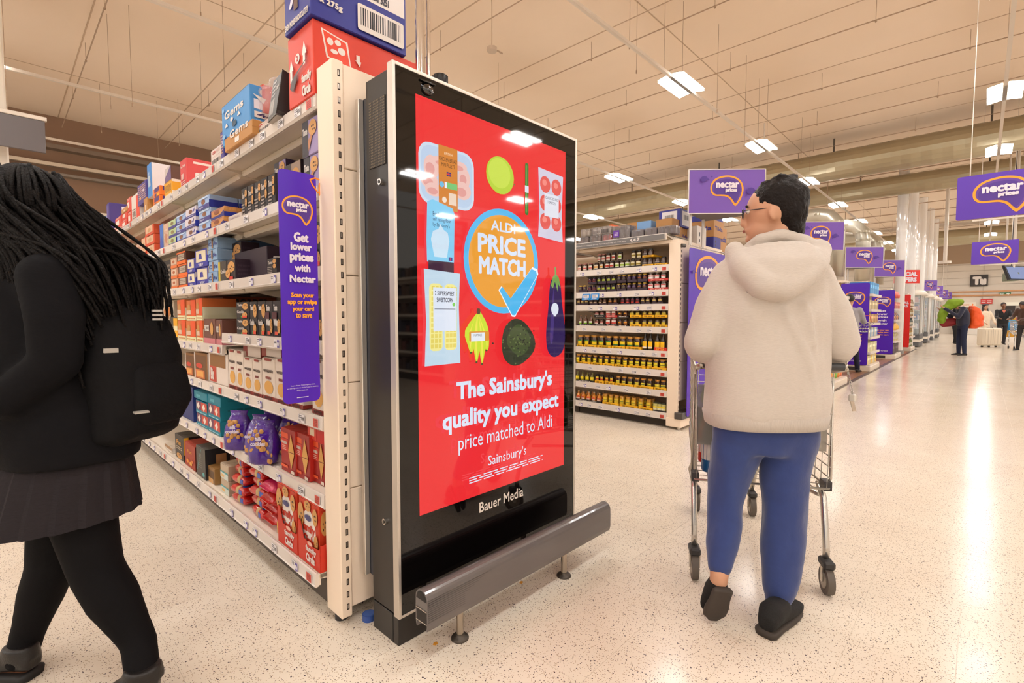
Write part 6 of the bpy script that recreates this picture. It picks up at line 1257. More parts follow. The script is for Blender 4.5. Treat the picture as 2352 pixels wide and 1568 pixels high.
# hair, glasses
b = B(); sH = HF.cross(UPZ).normalized(); ax = (sH, HF, UPZ)
b.ell(HC+UPZ*.05-HF*.022, (.092, .108, .098), HAIRD, ax, 24, 16); b.ell(HC+UPZ*.012-HF*.055, (.084,.072,.1), HAIRD, ax, 20, 12); b.ell(HC-UPZ*.06-HF*.078, (.066,.04,.055), HAIRD, ax, 16, 10)
r = random.Random(4)
for i in range(46):
    a = r.uniform(-2.6, 2.6); q = r.uniform(.2, 1); p = HC+UPZ*(.055+.09*q)-HF*.022+sH*(math.sin(a)*.085*(1-q*.6))-HF*(math.cos(a)*.1*(1-q*.6)); b.ell(p, (.018,.03,.012), HAIRD, ax, 8, 6)
fz(b, 'hair', .007, 3, man, HAIRD, (.004, 60, 30))
b = B(); GM = mat((60,60,66), .3, .7)
for q in (-1, 1):
    cc = HC+HF*.112+sH*q*.034+UPZ*.006; b.tube([cc+sH*(.026*math.cos(t*.628))+UPZ*(.02*math.sin(t*.628)) for t in range(10)], .0018, GM, 5, True); b.tube([cc+sH*q*.026+UPZ*.008, HC+sH*q*.083+UPZ*.012+HF*.01, HC+sH*q*.082-HF*.02-UPZ*.002], .0018, GM, 5)
b.tube([HC+HF*.112-sH*.01+UPZ*.01, HC+HF*.112+sH*.01+UPZ*.01], .0018, GM, 5)
for q in (-1, 1): b.add([HC+HF*.112+sH*(q*.034+.024*math.cos(t*.628))+UPZ*(.006+.018*math.sin(t*.628)) for t in range(10)], [tuple(range(10))], mat((150,180,200), .05, 0, 0, 0, 0, 1, 0, 0, .3))
bd(b, 'glasses', man); face_parts(man, HC, HF, 1.08)
for ch in man.children:
    if ch.name.startswith(('eyes', 'eyebrows', 'lips')): adopt(ch, man)
# hoodie
HOOD = knit((196,186,176), 60, 420, .1)
b = B(); fy = FW
def rg(px0, px1, y, d, dep, tilt=0): a = PP(px0, y, d); c = PP(px1, y, d); return ((a+c)/2, (c-a)/2, fy*dep+UPZ*tilt)
b.rings([rg(1630,1880,968,2.03,.15), rg(1622,1886,945,2.03,.165), rg(1630,1888,880,2.03,.165), rg(1634,1886,800,2.04,.16), rg(1632,1888,720,2.04,.155), rg(1638,1890,660,2.05,.145), rg(1652,1886,625,2.05,.12), rg(1690,1862,596,2.05,.095), rg(1722,1838,575,2.05,.08)], HOOD, 28, 2.5)
b.limb([PP(1682,640,2.04), PP(1646,700,2.04), PP(1612,782,2.04), PP(1612,795,2.1), wL-HD*.04], [.082,.078,.07,.064,.045], HOOD, 14)
b.limb([PP(1862,640,2.04), PP(1902,705,2.04), PP(1926,790,2.04), PP(1922,805,2.1), wR-HD*.04], [.084,.08,.074,.066,.045], HOOD, 14)
# hood lying on the back and the collar
pts = [PP(1690,578,2.02), PP(1712,618,1.92), PP(1752,655,1.87), PP(1792,664,1.86), PP(1836,652,1.87), PP(1872,616,1.92), PP(1884,576,2.02)]
b.limb(pts, [.04,.045,.044,.042,.044,.045,.04], HOOD, 12)
b.rings([(PP(1785,570,1.98), RT*.155, FW*.07), (PP(1788,600,1.93), RT*.15, FW*.075), (PP(1790,635,1.9), RT*.11, FW*.06), (PP(1792,655,1.89), RT*.06, FW*.04)], HOOD, 20)
b.limb([PP(1718,572,2.06), PP(1745,548,1.99), PP(1788,540,1.965), PP(1832,548,1.99), PP(1860,572,2.06)], [.03,.026,.024,.026,.03], HOOD, 12)
b.limb([PP(1700,582,2.0), PP(1740,570,1.94), PP(1790,566,1.92), PP(1850,568,1.94), PP(1880,580,2.0)], [.018]*5, HOOD, 10)
for pts_ in (((1800,715),(1842,800),(1868,890)), ((1850,700),(1872,790)), ((1735,880),(1790,905),(1850,900)),):
    b.limb([PP(x_, y_, 1.892) for x_, y_ in pts_], [.02]+[.03]*(len(pts_)-2)+[.018], HOOD, 10)
fz(b, 'hoodie', .009, 6, man, HOOD, (.02, 5, 4))
b = B(); b.rings([rg(1630,1880,975,2.03,.15), rg(1626,1884,972,2.03,.165), rg(1621,1888,944,2.03,.172), rg(1626,1884,940,2.03,.16)], knit((186,176,166), 300, 20, .12), 36, 2.5); bd(b, 'hem_band', man)
JOG = mat((40,58,112), .9, 0, 0, .12, .2, 30, 0, 0, 1, .3)
b = B(); b.rings([rg(1640,1872,965,2.03,.13), rg(1640,1874,1000,2.03,.13), rg(1650,1868,1035,2.03,.12)], JOG, 24, 2.4)
b.limb([PP(1700,1000,2.03), PP(1676,1090,2.02), PP(1662,1165,2.01), PP(1656,1240,1.94), PP(1652,1300,1.89)], [.108,.086,.074,.06,.045], JOG, 16)
b.limb([PP(1812,1000,2.03), PP(1806,1090,2.01), PP(1800,1180,1.99), PP(1795,1280,1.96), PP(1789,1345,1.94), PP(1786,1378,1.93)], [.112,.096,.088,.078,.066,.048], JOG, 16)
fz(b, 'joggers', .01, 6, man, JOG, (.014, 8, 5))
SH = mat((18,16,16), .8, 0, 0, .2, .4, 300); SOLE = mat((58,50,44), .7)
b = B(); foot(b, heelR+UPZ*.02, toeR+UPZ*.015, .05, .085, SH); b.limb([heelR+fwdR*.05+UPZ*.075, heelR+fwdR*.12+UPZ*.07], [.046,.044], SH, 12); s1 = fz(b, 'shoe', .006, 3, man, SH)
b = B(); R = []; s_ = fwdR.cross(UPZ)
for f, w_ in ((0,.03), (.05,.042), (.3,.042), (.6,.05), (.85,.047), (1.03,.02)): R.append((heelR-fwdR*.008+(toeR-heelR)*f+UPZ*.013, s_*w_, UPZ*.013))
b.rings(R, SOLE, 14, 4); bd(b, 'shoe_sole', man)
b = B()
for i in range(4): p = heelR+fwdR*(.13+i*.024)+UPZ*(.088-i*.007); b.tube([p-s_*.022, p+UPZ*.006, p+s_*.022], .003, mat((10,10,10), .7), 5)
bd(b, 'shoelace', man)
dL = (toeL-heelL); b = B(); foot(b, heelL-dL*.05-upL*.012, toeL, .047, .07, SH, upL); fz(b, 'shoe', .006, 3, man, SH)
b = B(); R = []; sl = dL.normalized().cross(upL)
for f, w_ in ((-.06,.03), (0,.04), (.3,.04), (.6,.048), (.85,.046), (1.02,.02)): R.append((heelL+dL*f-upL*.022, sl*w_, upL*.011))
b.rings(R, SOLE, 14, 4); bd(b, 'shoe_sole', man)
# ---- trolley -------------------------------------------------------------------
RL, RR_ = pl(1597, 1322, 2, 0), pl(1890, 1356, 2, 0); RL = V(RL); RR_ = V(RR_); mid = (RL+RR_)/2; FM = (V(PP(1722, 1175, 3.05))+V(PP(1590, 1165, 3.1)))/2
ty = FM-mid; ty.z = 0; L = ty.length; ty.normalize(); yaw = math.atan2(ty.y, ty.x)-math.pi/2
tr = empty('shopping_trolley', (mid.x, mid.y, 0), yaw); tag(tr, 'steel wire shopping trolley pushed by the man in the grey hoodie', 'trolley')
TS_ = mat((190,184,174), .28, .9)
t2 = empty('tmp'); bpy.data.objects.remove(t2)
wire_trolley(tr, .82, .56, .42, .46, .98, .52, 14, 11, TS_, .0028)
for q in (-1, 1):
    B().tube([(q*.27, .1, .46), (q*.275, .05, .4), (q*.275, .0, .2), (q*.275, -.0, .15)], .014, mat((206,202,196), .25, .9), 10).build('leg', tr)
    B().tube([(q*.2, .78, .5), (q*.17, .84, .2), (q*.16, .84, .15)], .012, TS_, 8).build('leg', tr)
    B().tube([(q*.27, .1, .4), (q*.24, .5, .36), (q*.18, .8, .34)], .01, TS_, 8).build('chassis_tube', tr)
    B().tube([(q*.275, .0, .98), (q*.285, -.1, 1.0), (q*.27, -.13, 1.01)], .012, TS_, 8).build('handle_arm', tr)
    for y, x in ((0, q*.275), (.84, q*.16)):
        w_ = B().cyl((x-.014, y-.02, .06), (x+.014, y-.02, .06), .06, mat((92,84,76), .6), n=22).cyl((x-.016, y-.02, .06), (x+.016, y-.02, .06), .036, mat((160,152,140), .4, .5), n=18).build('caster', tr)
        B().box((x-.024, y-.05, .115), (x+.024, y+.03, .15), mat((46,44,44), .5), .008).box((x-.024, y-.03, .055), (x-.018, y-.01, .12), STEEL).box((x+.018, y-.03, .055), (x+.024, y-.01, .12), STEEL).build('caster_fork', w_)
B().cyl((-.27,-.13,1.01), (.27,-.13,1.01), .016, mat((60,60,62), .4), n=12).build('handle', tr)
B().tube([(-.285,.02,.95), (-.29,.02,.5)], .006, TS_, 6).tube([(.285,.02,.95), (.29,.02,.5), (.27,.03,.44)], .006, TS_, 6).box((.26,.0,.45), (.29,.06,.49), mat((50,48,50), .5)).box((-.29,.0,.45), (-.26,.06,.49), mat((50,48,50), .5)).build('corner_fitting', tr)
B().box((-.27,.02,.62), (.27,.03,.9), mat((150,146,134), .6, 0, 0, 0, 0, 1, 0, 0, .6)).build('child_seat_flap', tr)
# coin lock on its chain hanging from the handle
b = B(); P0 = PP(1944, 838, 2.12); P1 = PP(1958, 905, 2.12)
for i in range(9):
    c = P0.lerp(P1, (i+.5)/9); a = RT if i % 2 else FW; b.tube([c+a*(.005*math.cos(t))+UPZ*(.0085*math.sin(t)) for t in [k*.785 for k in range(8)]], .0018, STEEL, 5, True)
lk = b.build('coin_lock_chain'); q = B(); c = P1; q.box((c.x-.017, c.y-.012, c.z-.03), (c.x+.017, c.y+.012, c.z), mat((206,200,190), .4), .004); q.build('lock_body', lk)
q = B(); q.prism([c+RT*-.008-UPZ*.03, c+RT*.008-UPZ*.03, c+RT*.02-UPZ*.075, c+RT*.004-UPZ*.075], FW*.003, STEEL); q.build('lock_key', lk); q = B(); e_ = V((mid.x, mid.y, 0)); hr = Matrix.Rotation(yaw, 4, 'Z') @ V((.28,-.13,1.0)); q.tube([P0, P0+UPZ*.03, V((mid.x,mid.y,0))+hr], .003, STEEL, 5).build('chain_link', lk)
tag(lk, 'steel coin-lock chain with grey lock hanging off trolley below right sleeve', 'chain')
# groceries
def inb(x, y, z): return Matrix.Translation((mid.x, mid.y, 0)) @ Matrix.Rotation(yaw, 4, 'Z') @ V((x, y, z))
gro = [('bottle', -.2,.1,.47,(30,90,150),.3,'clear-blue drinks bottle standing at the rear left of trolley'), ('bottle', -.12,.12,.47,(30,30,34),.28,'black drinks bottle with yellow band in the rear of trolley'), ('bottle', -.2,.22,.48,(200,40,34),.26,'red-topped bottle halfway along the trolley side'), ('bottle', -.18,.34,.49,(40,110,60),.27,'green bottle in the middle of the trolley'), ('bag', -.02,.3,.48,(214,210,206),.25,'white crumpled carrier bag in the trolley middle'), ('bag', .05,.55,.5,(110,130,50),.2,'green salad bag near the trolley front'), ('box', .12,.25,.48,(180,150,110),.2,'tan grocery box at the right side of trolley'), ('box', -.15,.5,.5,(90,60,130),.2,'violet snack box near trolley front left'), ('bag', -.16,.15,.75,(150,190,160),.2,'pale green bag draped over the trolley top beside left elbow'), ('box', .1,.62,.5,(206,60,50),.12,'red punnet box at the trolley front')]
for nm, x, y, z, c, h, lb in gro:
    P = inb(x, y, z+.005); b = B()
    if nm == 'bottle': b.lathe(P, [(.034,0), (.038,.01), (.038,h*.6), (.014,h*.88)], mat(c, .15), 14); o = b.build('drinks_bottle'); B().cyl(P+UPZ*h*.88, P+UPZ*h*.98, .015, mat((226,60,50) if c[0] > 100 else (230,220,200), .4), n=10).build('cap', o); B().cyl(P+UPZ*h*.2, P+UPZ*h*.45, .0385, mat((230,200,40) if c == (30,30,34) else (220,214,210), .5), n=14).build('label', o); cat = 'bottle'
    elif nm == 'bag': b.rings([(P, RT*.06, FW*.05), (P+UPZ*h*.3, RT*.085, FW*.075), (P+UPZ*h*.75, RT*.06, FW*.05), (P+UPZ*h, RT*.03, FW*.02)], mat(c, .35), 14); o = fuse(b, 'carrier_bag', .012, 2, None, mat(c, .35), (.012, 20, 20)); cat = 'bag'
    else: b.box(P-RT*0, P+V((.1,.08,h)), mat(c, .5), .005); F = Face(b, P+V((0,-.001,0)), (1,0,0), (0,0,1), .1, h, .001); F.rect(.1,.3,.9,.7,(230,220,200)); o = b.build('grocery_box'); cat = 'box'
    tag(o, lb, cat)
# ---- the girl in black at the left --------------------------------------------
G = 1.6
girl = empty('person', (0,0,0)); girl.location = PP(150, 1300, G); girl.location.z = 0
tag(girl, 'person in black coat and grey pleated skirt with long braids walking left', 'person')
GF = (-RT*.93+FW*.36).normalized(); GC = PP(52, 494, G)
COAT = knit((13,12,15), 30, 60, .15, .85); TIGHT = mat((11,9,11), .8, 0, 0, .1, .1, 300)
b = B(); head(b, GC, GF, SK2, 1.0); gs = GF.cross(UPZ).normalized()
gn = PP(75, 590, G); b.limb([GC-UPZ*.05, gn], [.055,.06], SK2)
gsh1, gsh2 = PP(105, 640, G-.14), PP(85, 635, G+.16)
b.rings([(gn-UPZ*.03, GF*.07, gs*.1), (PP(110,700,G), GF*.1, gs*.15), (PP(135,900,G), GF*.1, gs*.14), (PP(150,1060,G), GF*.11, gs*.14)], SK2, 18)
e1, w1 = PP(130, 830, G-.16), PP(-60, 930, G-.2); e2, w2 = PP(120, 820, G+.18), PP(-50, 900, G+.16)
for a, e_, w_ in ((gsh1, e1, w1), (gsh2, e2, w2)): b.limb([gn-UPZ*.06, a, e_, w_], [.05,.048,.036,.026], SK2); hand(b, w_, (w_-e_), gs, SK2, .95, .5)
hA, kA, aA = PP(175,1110,G-.02), PP(222,1310,G-.04), PP(318,1470,1.55)
hB, kB, aB = PP(150,1110,G+.06), PP(118,1300,G+.04), PP(62,1460,1.63)
b.limb([hA, kA, aA], [.08,.055,.036], SK2); b.limb([hB, kB, aB], [.08,.055,.036], SK2)
tA = V(pl(215,1640,2,0)); hAl = V(pl(360,1600,2,0)); tB = V(pl(-40,1545,2,0)); hB2 = V(pl(75,1555,2,0))
foot(b, hAl+UPZ*.02, tA+UPZ*.015, .036, .06, SK2); foot(b, hB2+UPZ*.02, tB+UPZ*.015, .036, .06, SK2); b.limb([aA, hAl.lerp(tA,.2)+UPZ*.06], [.036,.034], SK2); b.limb([aB, hB2.lerp(tB,.2)+UPZ*.06], [.036,.034], SK2)
fz(b, 'body', .01, 4, girl, SK2)
b = B()   # coat
b.rings([(PP(160,1050,G), GF*.2, gs*.17), (PP(152,960,G), GF*.19, gs*.18), (PP(140,860,G), GF*.175, gs*.18), (PP(125,760,G), GF*.165, gs*.185), (PP(108,680,G), GF*.15, gs*.18), (PP(92,625,G), GF*.12, gs*.15), (PP(80,590,G), GF*.08, gs*.085), (PP(76,560,G), GF*.07, gs*.07)], COAT, 24, 2.4)
b.limb([gsh1, PP(128,730,G-.16), e1, PP(20,915,G-.2), PP(-50,928,G-.2)], [.075,.068,.062,.055,.045], COAT, 14); b.limb([gsh2, e2, PP(-40,898,G+.16)], [.075,.06,.045], COAT, 14)
b.limb([PP(40,560,G-.02), PP(85,548,G-.09), PP(130,560,G)], [.035,.04,.035], COAT, 10)
fz(b, 'coat', .011, 6, girl, COAT, (.008, 6, 5))
# pleated skirt
b = B(); n = 72; vs = []; SK = knit((40,36,39), 60, 200, .12, .9)
rows_ = [(PP(158,1020,G), .17, .15), (PP(156,1080,G), .19, .17), (PP(152,1150,G), .205, .19), (PP(150,1188,G), .215, .2)]
for c, ra, rb in rows_:
    for k in range(n):
        t = 2*math.pi*k/n; w_ = 1+.045*((k % 4)/3-.5)*(1 if ra > .17 else .3); vs.append(c+GF*(ra*w_*math.cos(t))+gs*(rb*w_*math.sin(t))-UPZ*(.02*math.cos(t) if ra > .2 else 0)+V((0,0,0)))
b.add(vs, [(i*n+k, i*n+(k+1) % n, (i+1)*n+(k+1) % n, (i+1)*n+k) for i in range(3) for k in range(n)], SK, False); bd(b, 'pleated_skirt', girl)
b = B(); b.limb([hA, PP(196,1210,G-.03), kA, kA.lerp(aA,.4), kA.lerp(aA,.8), aA, hAl.lerp(tA,.2)+UPZ*.07], [.105,.088,.074,.074,.056,.05,.048], TIGHT, 14); b.limb([hB, PP(135,1210,G+.05), kB, kB.lerp(aB,.4), kB.lerp(aB,.8), aB, hB2.lerp(tB,.2)+UPZ*.07], [.105,.086,.07,.066,.052,.048,.046], TIGHT, 14); fz(b, 'tights', .01, 5, girl, TIGHT)
LEA = mat((22,19,19), .38, 0, 0, .1, .15, 200)
for h_, t_ in ((hAl, tA), (hB2, tB)):
    b = B(); foot(b, h_+UPZ*.03-(t_-h_).normalized()*.01, t_+UPZ*.02, .048, .085, LEA); b.rings([(h_.lerp(t_, .22)+UPZ*.07, (t_-h_).normalized()*.062, (t_-h_).normalized().cross(UPZ)*.044), (h_.lerp(t_, .2)+UPZ*.115, (t_-h_).normalized()*.05, (t_-h_).normalized().cross(UPZ)*.046)], LEA, 14); s1 = fz(b, 'shoe', .007, 3, girl, LEA)
    b = B(); s_ = (t_-h_).normalized().cross(UPZ); R = [(h_+(t_-h_)*f+UPZ*.014, s_*w_, UPZ*.014) for f, w_ in ((-.05,.03), (.02,.044), (.3,.044), (.6,.05), (.9,.046), (1.04,.02))]; b.rings(R, mat((20,18,18), .6), 14, 4); bd(b, 'shoe_sole', girl)
# braids: scalp cap and long strands
BR = mat((15,11,10), .6, 0, 0, .35, .7, 160)
b = B(); b.ell(GC+UPZ*.035-GF*.012, (.098,.118,.112), BR, (gs, GF, UPZ), 24, 16); b.ell(GC-GF*.05-UPZ*.03, (.092,.085,.11), BR, (gs, GF, UPZ), 20, 12); cap = fz(b, 'hair', .009, 3, girl, BR, (.006, 60, 60))
b = B(); r = random.Random(5)
for i in range(300):
    a = r.uniform(-2.9, 2.9); top = GC+UPZ*(.05+r.uniform(-.05,.1))-GF*(.11*math.cos(a)*.8-.01)+gs*(.095*math.sin(a))
    side = math.sin(a); q = r.random()**.8; qn = lambda s_: r.gauss(0, s_)
    ex = PP(95+225*q+qn(8), 1000-290*q*q+qn(26), G)+gs*(side*(.1+.1*(1-q)))
    m1 = top-GF*(.02+.06*q)-UPZ*.09+gs*side*.03; m2 = PP(95+150*q+qn(7), 585+30*(1-q)+qn(12), G)+gs*(side*.16)
    P = spline([tuple(top-UPZ*0), tuple(m1), tuple(m2), tuple(m2.lerp(ex, .5)-GF*.025), tuple(ex)], 9, False)
    R = [.0075*(1+.22*math.sin(k*2.3))*(1-.45*k/len(P)) for k in range(len(P))]; b.tube(P, R, BR, 5)
for i in range(90):                     # braided rows over the crown
    a = r.uniform(-3.1, 3.1); P = []
    for k in range(9):
        t = .1+k*.22; v = GC+UPZ*(.035+.118*math.cos(t))+(GF*(math.cos(a)*.122)+gs*(math.sin(a)*.102))*math.sin(t)-GF*(.012+.004*k); P.append(v)
    b.tube(P, [.0065*(1+.2*math.sin(q*2.1)) for q in range(9)], BR, 5)
o = bd(b, 'braid', girl); tag(o, kind='stuff')
# fuzzy fringe: loose curls
face_before = set(girl.children); face_parts(girl, GC, GF, 1.0)
for ch in girl.children:
    if ch not in face_before: adopt(ch, girl)
# backpack worn on her back
BP = knit((14,13,15), 90, 90, .2, .75); back = -GF
b = B(); c = PP(318, 850, G-.02)
b.rings([(PP(304,1012,G+.04), GF*.05, gs*.1), (PP(304,990,G+.04), GF*.1, gs*.14), (PP(304,910,G+.04), GF*.11, gs*.14), (PP(298,810,G+.04), GF*.1, gs*.15), (PP(282,735,G+.04), GF*.08, gs*.13), (PP(267,698,G+.04), GF*.04, gs*.09)], BP, 24, 2.6)
bag = fuse(b, 'backpack', .012, 5, None, BP, (.008, 8, 8)); tag(bag, 'black school backpack worn by the person in black coat', 'backpack')
b = B(); b.rings([(PP(366,970,G+.04), GF*.03, gs*.07), (PP(372,920,G+.04), GF*.04, gs*.1), (PP(364,850,G+.04), GF*.035, gs*.09), (PP(352,825,G+.04), GF*.015, gs*.07)], BP, 18, 3); o = fuse(b, 'front_pocket', .011, 4, None, BP); o.parent = bag
b = B()
for sd in (-1, 1): b.tube([PP(262,700,G)+gs*sd*.1, PP(215,660,G)+gs*sd*.12, PP(120,640,G)+gs*sd*.15, PP(48,720,G)+gs*sd*.14, PP(70,860,G)+gs*sd*.17, PP(200,960,G)+gs*sd*.14, PP(262,975,G)+gs*sd*.1], .018, BP, 6)
b.build('shoulder_strap', bag)
SV = mat((170,164,156), .4, .3); b = B(); p = PP(348,716,G-.2)
for i in range(3): b.box(p+V((0,0,-i*.012)), p+V((.0,0,-i*.012))+RT*.028+UPZ*.006+FW*.004, SV)
b.build('reflective_tag', bag)
p = PP(237,810,G-.23); B().box(p, p+RT*.035+UPZ*.012+FW*.01, SV).build('strap_buckle', bag); p = PP(305,948,G-.215); B().box(p, p+RT*.045+UPZ*.004+FW*.004, SV).build('zip_pull', bag)
# ---- shoppers in the distance ---------------------------------------------------
def walker(x, yf, H, face, lab, top, legs, hair=(30,24,22), skin=SK1, arms=((.25,-.45),(.25,-.45)), stride=.12, longcoat=0, bow=0, hat=None, shoe=(26,24,24), d=None, hairlen=0, feet=True, vneck=None):
    P = V(pl(x, yf, 2, 0)); f = V(face).normalized(); s = f.cross(UPZ).normalized(); k = H/1.75; p = empty('person', P); tag(p, lab, 'person')
    def at(a, b_, c): return P+f*(a*k)+s*(b_*k)+UPZ*(c*k)
    hc = at(.02+bow*.25, 0, 1.62-bow*.12); b = B(); hf = (f-UPZ*bow*.8).normalized(); up = (UPZ+f*bow*.8).normalized(); head(b, hc, hf, skin, .98*k, up)
    nk_ = at(0+bow*.12, 0, 1.45-bow*.03); b.limb([hc-up*.06*k, nk_], [.05*k,.055*k], skin)
    b.rings([(nk_, s*.13*k, f*.06*k), (at(0,0,1.25), s*.16*k, f*.1*k), (at(0,0,.95), s*.14*k, f*.1*k)], skin, 14)
    W_ = []
    for q, (fx_, hz) in zip((-1, 1), arms):
        sh = at(bow*.1, q*.18, 1.4); el = at(.02+fx_*.4, q*.24, 1.14+max(0, hz)*.6); wr_ = at(fx_+.05, q*.18, 1.4+hz); b.limb([nk_-UPZ*.04, sh, el, wr_], [.05*k,.045*k,.036*k,.028*k], skin, 10); hand(b, wr_, wr_-el, s*q, skin, .9*k, .4); W_.append((sh, el, wr_))
    F_ = []
    for q, st in ((-1, -stride), (1, stride)):
        hp = at(0, q*.09, .92); kn = at(st*.5+.02, q*.09, .5); an = at(st, q*.09, .09); b.limb([hp, kn, an], [.075*k,.05*k,.034*k], skin, 10); hl = at(st-.05, q*.09, .02); to = at(st+.17, q*.1, .015); foot(b, hl, to, .036*k, .06*k, skin); F_.append((hp, kn, an, hl, to))
    adopt(fuse(b, 'body', .014, 2, None, skin), p); face_parts2 = set(p.children); face_parts(p, hc, hf, .98*k, up)
    for ch in list(p.children):
        if ch not in face_parts2: adopt(ch, p)
    hm = mat(hair, .5, 0, 0, .2, .5, 60); b = B(); b.ell(hc+up*.04*k-hf*.016*k, (.088*k,.102*k,.098*k), hm, (s, hf, up), 16, 10)
    if hairlen: 
        for q in (-1, 1): b.limb([hc+s*q*.07*k-hf*.02*k, hc+s*q*.1*k-UPZ*hairlen*k], [.04*k,.035*k], hm, 8)
        b.limb([hc-hf*.07*k, hc-hf*.09*k-UPZ*hairlen*k], [.06*k,.05*k], hm, 8)
    adopt(fuse(b, 'hair', .014, 2, None, hm), p)
    tm_ = mat(top, .85, 0, 0, .1, .3, 12, 0, 0, 1, .2); b = B(); z0 = .35 if longcoat else .88
    R = [(at(0,0,z0), s*(.2 if longcoat else .17)*k, f*(.17 if longcoat else .12)*k), (at(0,0,.95), s*.18*k, f*.135*k), (at(0,0,1.2), s*.19*k, f*.14*k), (at(bow*.05,0,1.38), s*.19*k, f*.11*k), (at(bow*.1,0,1.46), s*.1*k, f*.075*k)]
    b.rings(R, tm_, 16, 2.4)
    for sh, el, wr_ in W_: b.limb([sh, el, el.lerp(wr_, .92)], [.068*k,.056*k,.042*k], tm_, 10)
    adopt(fuse(b, 'coat' if longcoat else 'jacket', .016, 3, None, tm_, (.01, 8, 6)), p)
    lm = mat(legs, .85, 0, 0, .12, .2, 20); b = B(); b.rings([(at(0,0,.8), s*.15*k, f*.11*k), (at(0,0,.95), s*.16*k, f*.12*k)], lm, 14)
    for hp, kn, an, hl, to in F_: b.limb([hp, kn, an], [.09*k,.068*k,.05*k], lm, 10)
    adopt(fuse(b, 'trousers', .016, 3, None, lm), p); b = B()
    sm_ = mat(shoe, .6)
    for q, (hp, kn, an, hl, to) in enumerate(F_):
        b = B(); foot(b, hl-f*.01, to+f*.01, .046*k, .08*k, sm_); adopt(fuse(b, 'shoe', .012, 2, None, sm_), p)
    if hat: b = B(); b.rings([(hc+up*.07*k, s*.09*k, hf*.1*k), (hc+up*.09*k, s*.12*k, hf*.12*k), (hc+up*.125*k, s*.1*k, hf*.1*k), (hc+up*.135*k, s*.03*k, hf*.03*k)], mat(hat, .8), 16); adopt(b.build('beret'), p)
    if vneck: b = B(); c = at(.145, 0, 1.33); b.prism([c-s*.06*k+UPZ*.1*k-f*.05*k, c+s*.06*k+UPZ*.1*k-f*.05*k, c-UPZ*.04*k], f*.01, mat(vneck, .8)); adopt(b.build('shirt_front'), p)
    return p, at, f, s
p, at, f, s = walker(2208, 817, 1.78, -RT*.9+FW*.3, 'person in navy jacket and jeans pulling on a green hooded top in the aisle', (34,36,56), (26,34,62), arms=((.5,.02),(.45,-.02)), stride=.03, bow=.9)
GRN = mat((120,150,20), .7, 0, 0, .15, .3, 15)
b = B(); b.limb([at(.28,0,1.52), at(.42,0,1.42), at(.5,.02,1.2), at(.52,0,1.05)], [.13,.11,.12,.1], GRN, 12); b.limb([at(.1,0,1.58), at(.3,0,1.56)], [.11,.14], GRN, 12); o = fuse(b, 'green_jacket', .02, 3, None, GRN, (.02, 8, 8)); tag(o, 'lime green hooded top held up by the person in navy', 'jacket')
ORB = mat((230,84,24), .5, 0, 0, .08, .3, 14); b = B(); b.rings([(at(-.22,0,.82), f*.1, s*.13), (at(-.3,0,.9), f*.16, s*.18), (at(-.3,0,1.15), f*.16, s*.19), (at(-.25,0,1.38), f*.11, s*.16), (at(-.2,0,1.48), f*.05, s*.1)], ORB, 18, 2.6); o = fuse(b, 'backpack', .018, 4, None, ORB, (.016, 9, 9)); tag(o, 'large bright orange backpack on the person in navy jacket', 'backpack')
b = B(); b.tube([at(-.1,.16,1.42), at(.08,.17,1.4), at(.1,.17,1.15), at(-.05,.17,.98)], .02, mat((90,80,78), .7), 6); b.build('shoulder_strap', o)
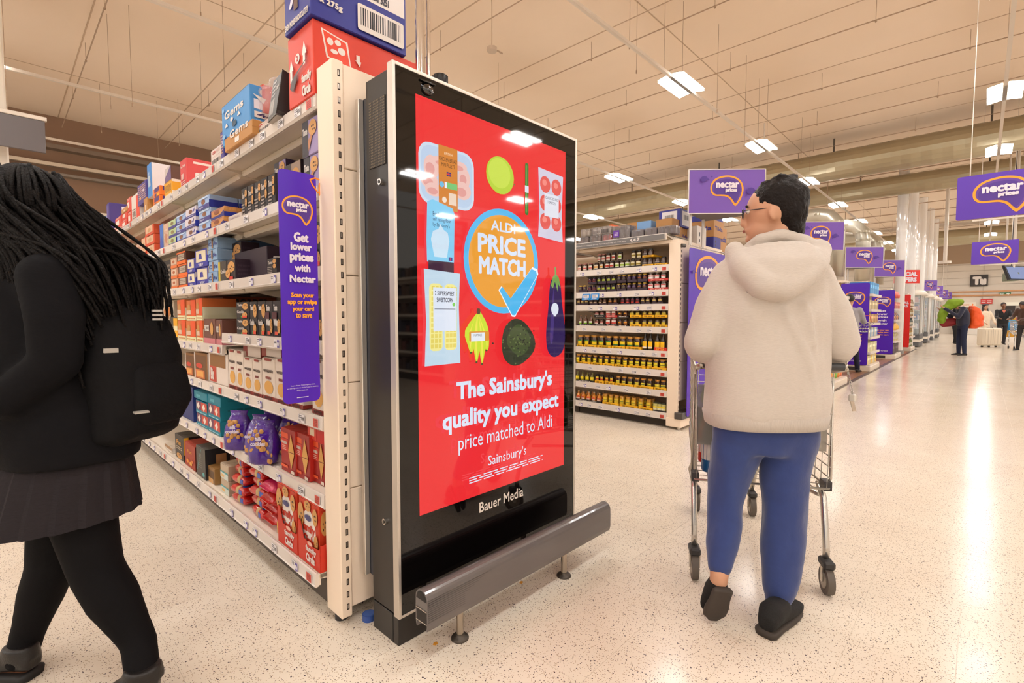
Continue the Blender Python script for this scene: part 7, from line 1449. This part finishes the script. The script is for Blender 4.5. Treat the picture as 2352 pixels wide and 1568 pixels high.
RDB = mat((130,24,28), .6, 0, 0, .15, .3, 14); b = B(); b.rings([(at(.48,.16,.95), UPZ*.06, s*.05), (at(.4,.18,.97), UPZ*.13, s*.08), (at(.15,.2,1.0), UPZ*.13, s*.09), (at(-.02,.2,1.04), UPZ*.06, s*.05)], RDB, 16, 2.6); o = fuse(b, 'waist_bag', .018, 3, None, RDB); tag(o, 'dark red sling bag hanging at the waist of the person in navy', 'bag'); B().tube([at(.05,.24,1.05), at(-.02,.2,1.3), at(-.06,.1,1.46)], .018, mat((120,108,104), .7), 6).build('bag_strap', o)
walker(2193, 790, 1.72, -FW*.9+RT*.1, 'person in dark skirt and boots standing behind the green hooded top', (196,160,140), (28,26,28), hair=(60,34,24), stride=.1)
walker(2258, 793, 1.68, -FW*.95-RT*.1, 'woman in grey beret and long cream coat with dark hair', (226,208,184), (210,196,176), hair=(40,24,20), hat=(72,80,90), longcoat=1, hairlen=.2, stride=.04)
walker(2300, 792, 1.75, -FW*.8-RT*.5, 'man in black V-neck jumper pushing a far trolley', (22,20,22), (40,38,42), skin=SK2, hair=(30,20,18), arms=((.35,-.3),(.35,-.3)), vneck=(200,110,90))
walker(2350, 806, 1.75, -RT*.9-FW*.2, 'person in brown jacket cut off by the right edge of picture', (70,44,30), (40,34,32), skin=SK2, arms=((.5,-.35),(.4,-.3)), bow=.5)
P = V(pl(1960, 862, 2, 0))
p, at, f, s = walker(1946, 858, 1.66, RT*.75+FW*.6, 'person in grey hoodie with a basket half hidden by the man\'s sleeve', (150,146,150), (30,34,56), stride=.34, arms=((.3,-.25),(.3,-.25)))
t = empty('shopping_basket', at(.42,.05,.92), math.atan2(f.y, f.x)-math.pi/2); tag(t, 'grey wire shopping basket carried by the person in grey hoodie', 'basket')
b = B()
for z, w_, l_ in ((0,.16,.12), (.07,.19,.14), (.14,.21,.155), (.2,.23,.17)): b.tube([(-w_,-l_,z), (w_,-l_,z), (w_,l_,z), (-w_,l_,z)], .006, STEEL, 5, True)
for k in range(9):
    q = -1+k/4; b.tube([(q*.23,-.17,.2), (q*.16,-.12,0), (q*.16,.12,0), (q*.23,.17,.2)], .003, STEEL, 4)
b.build('wire_body', t); B().tube([(-.23,0,.2), (-.2,0,.34), (.2,0,.34), (.23,0,.2)], .009, mat((200,70,50), .5), 6).build('basket_handle', t)
for m_ in (HAIRD, COAT, TIGHT, BP, SK, BR): m_.node_tree.nodes['Principled BSDF'].inputs['Specular IOR Level'].default_value = .15
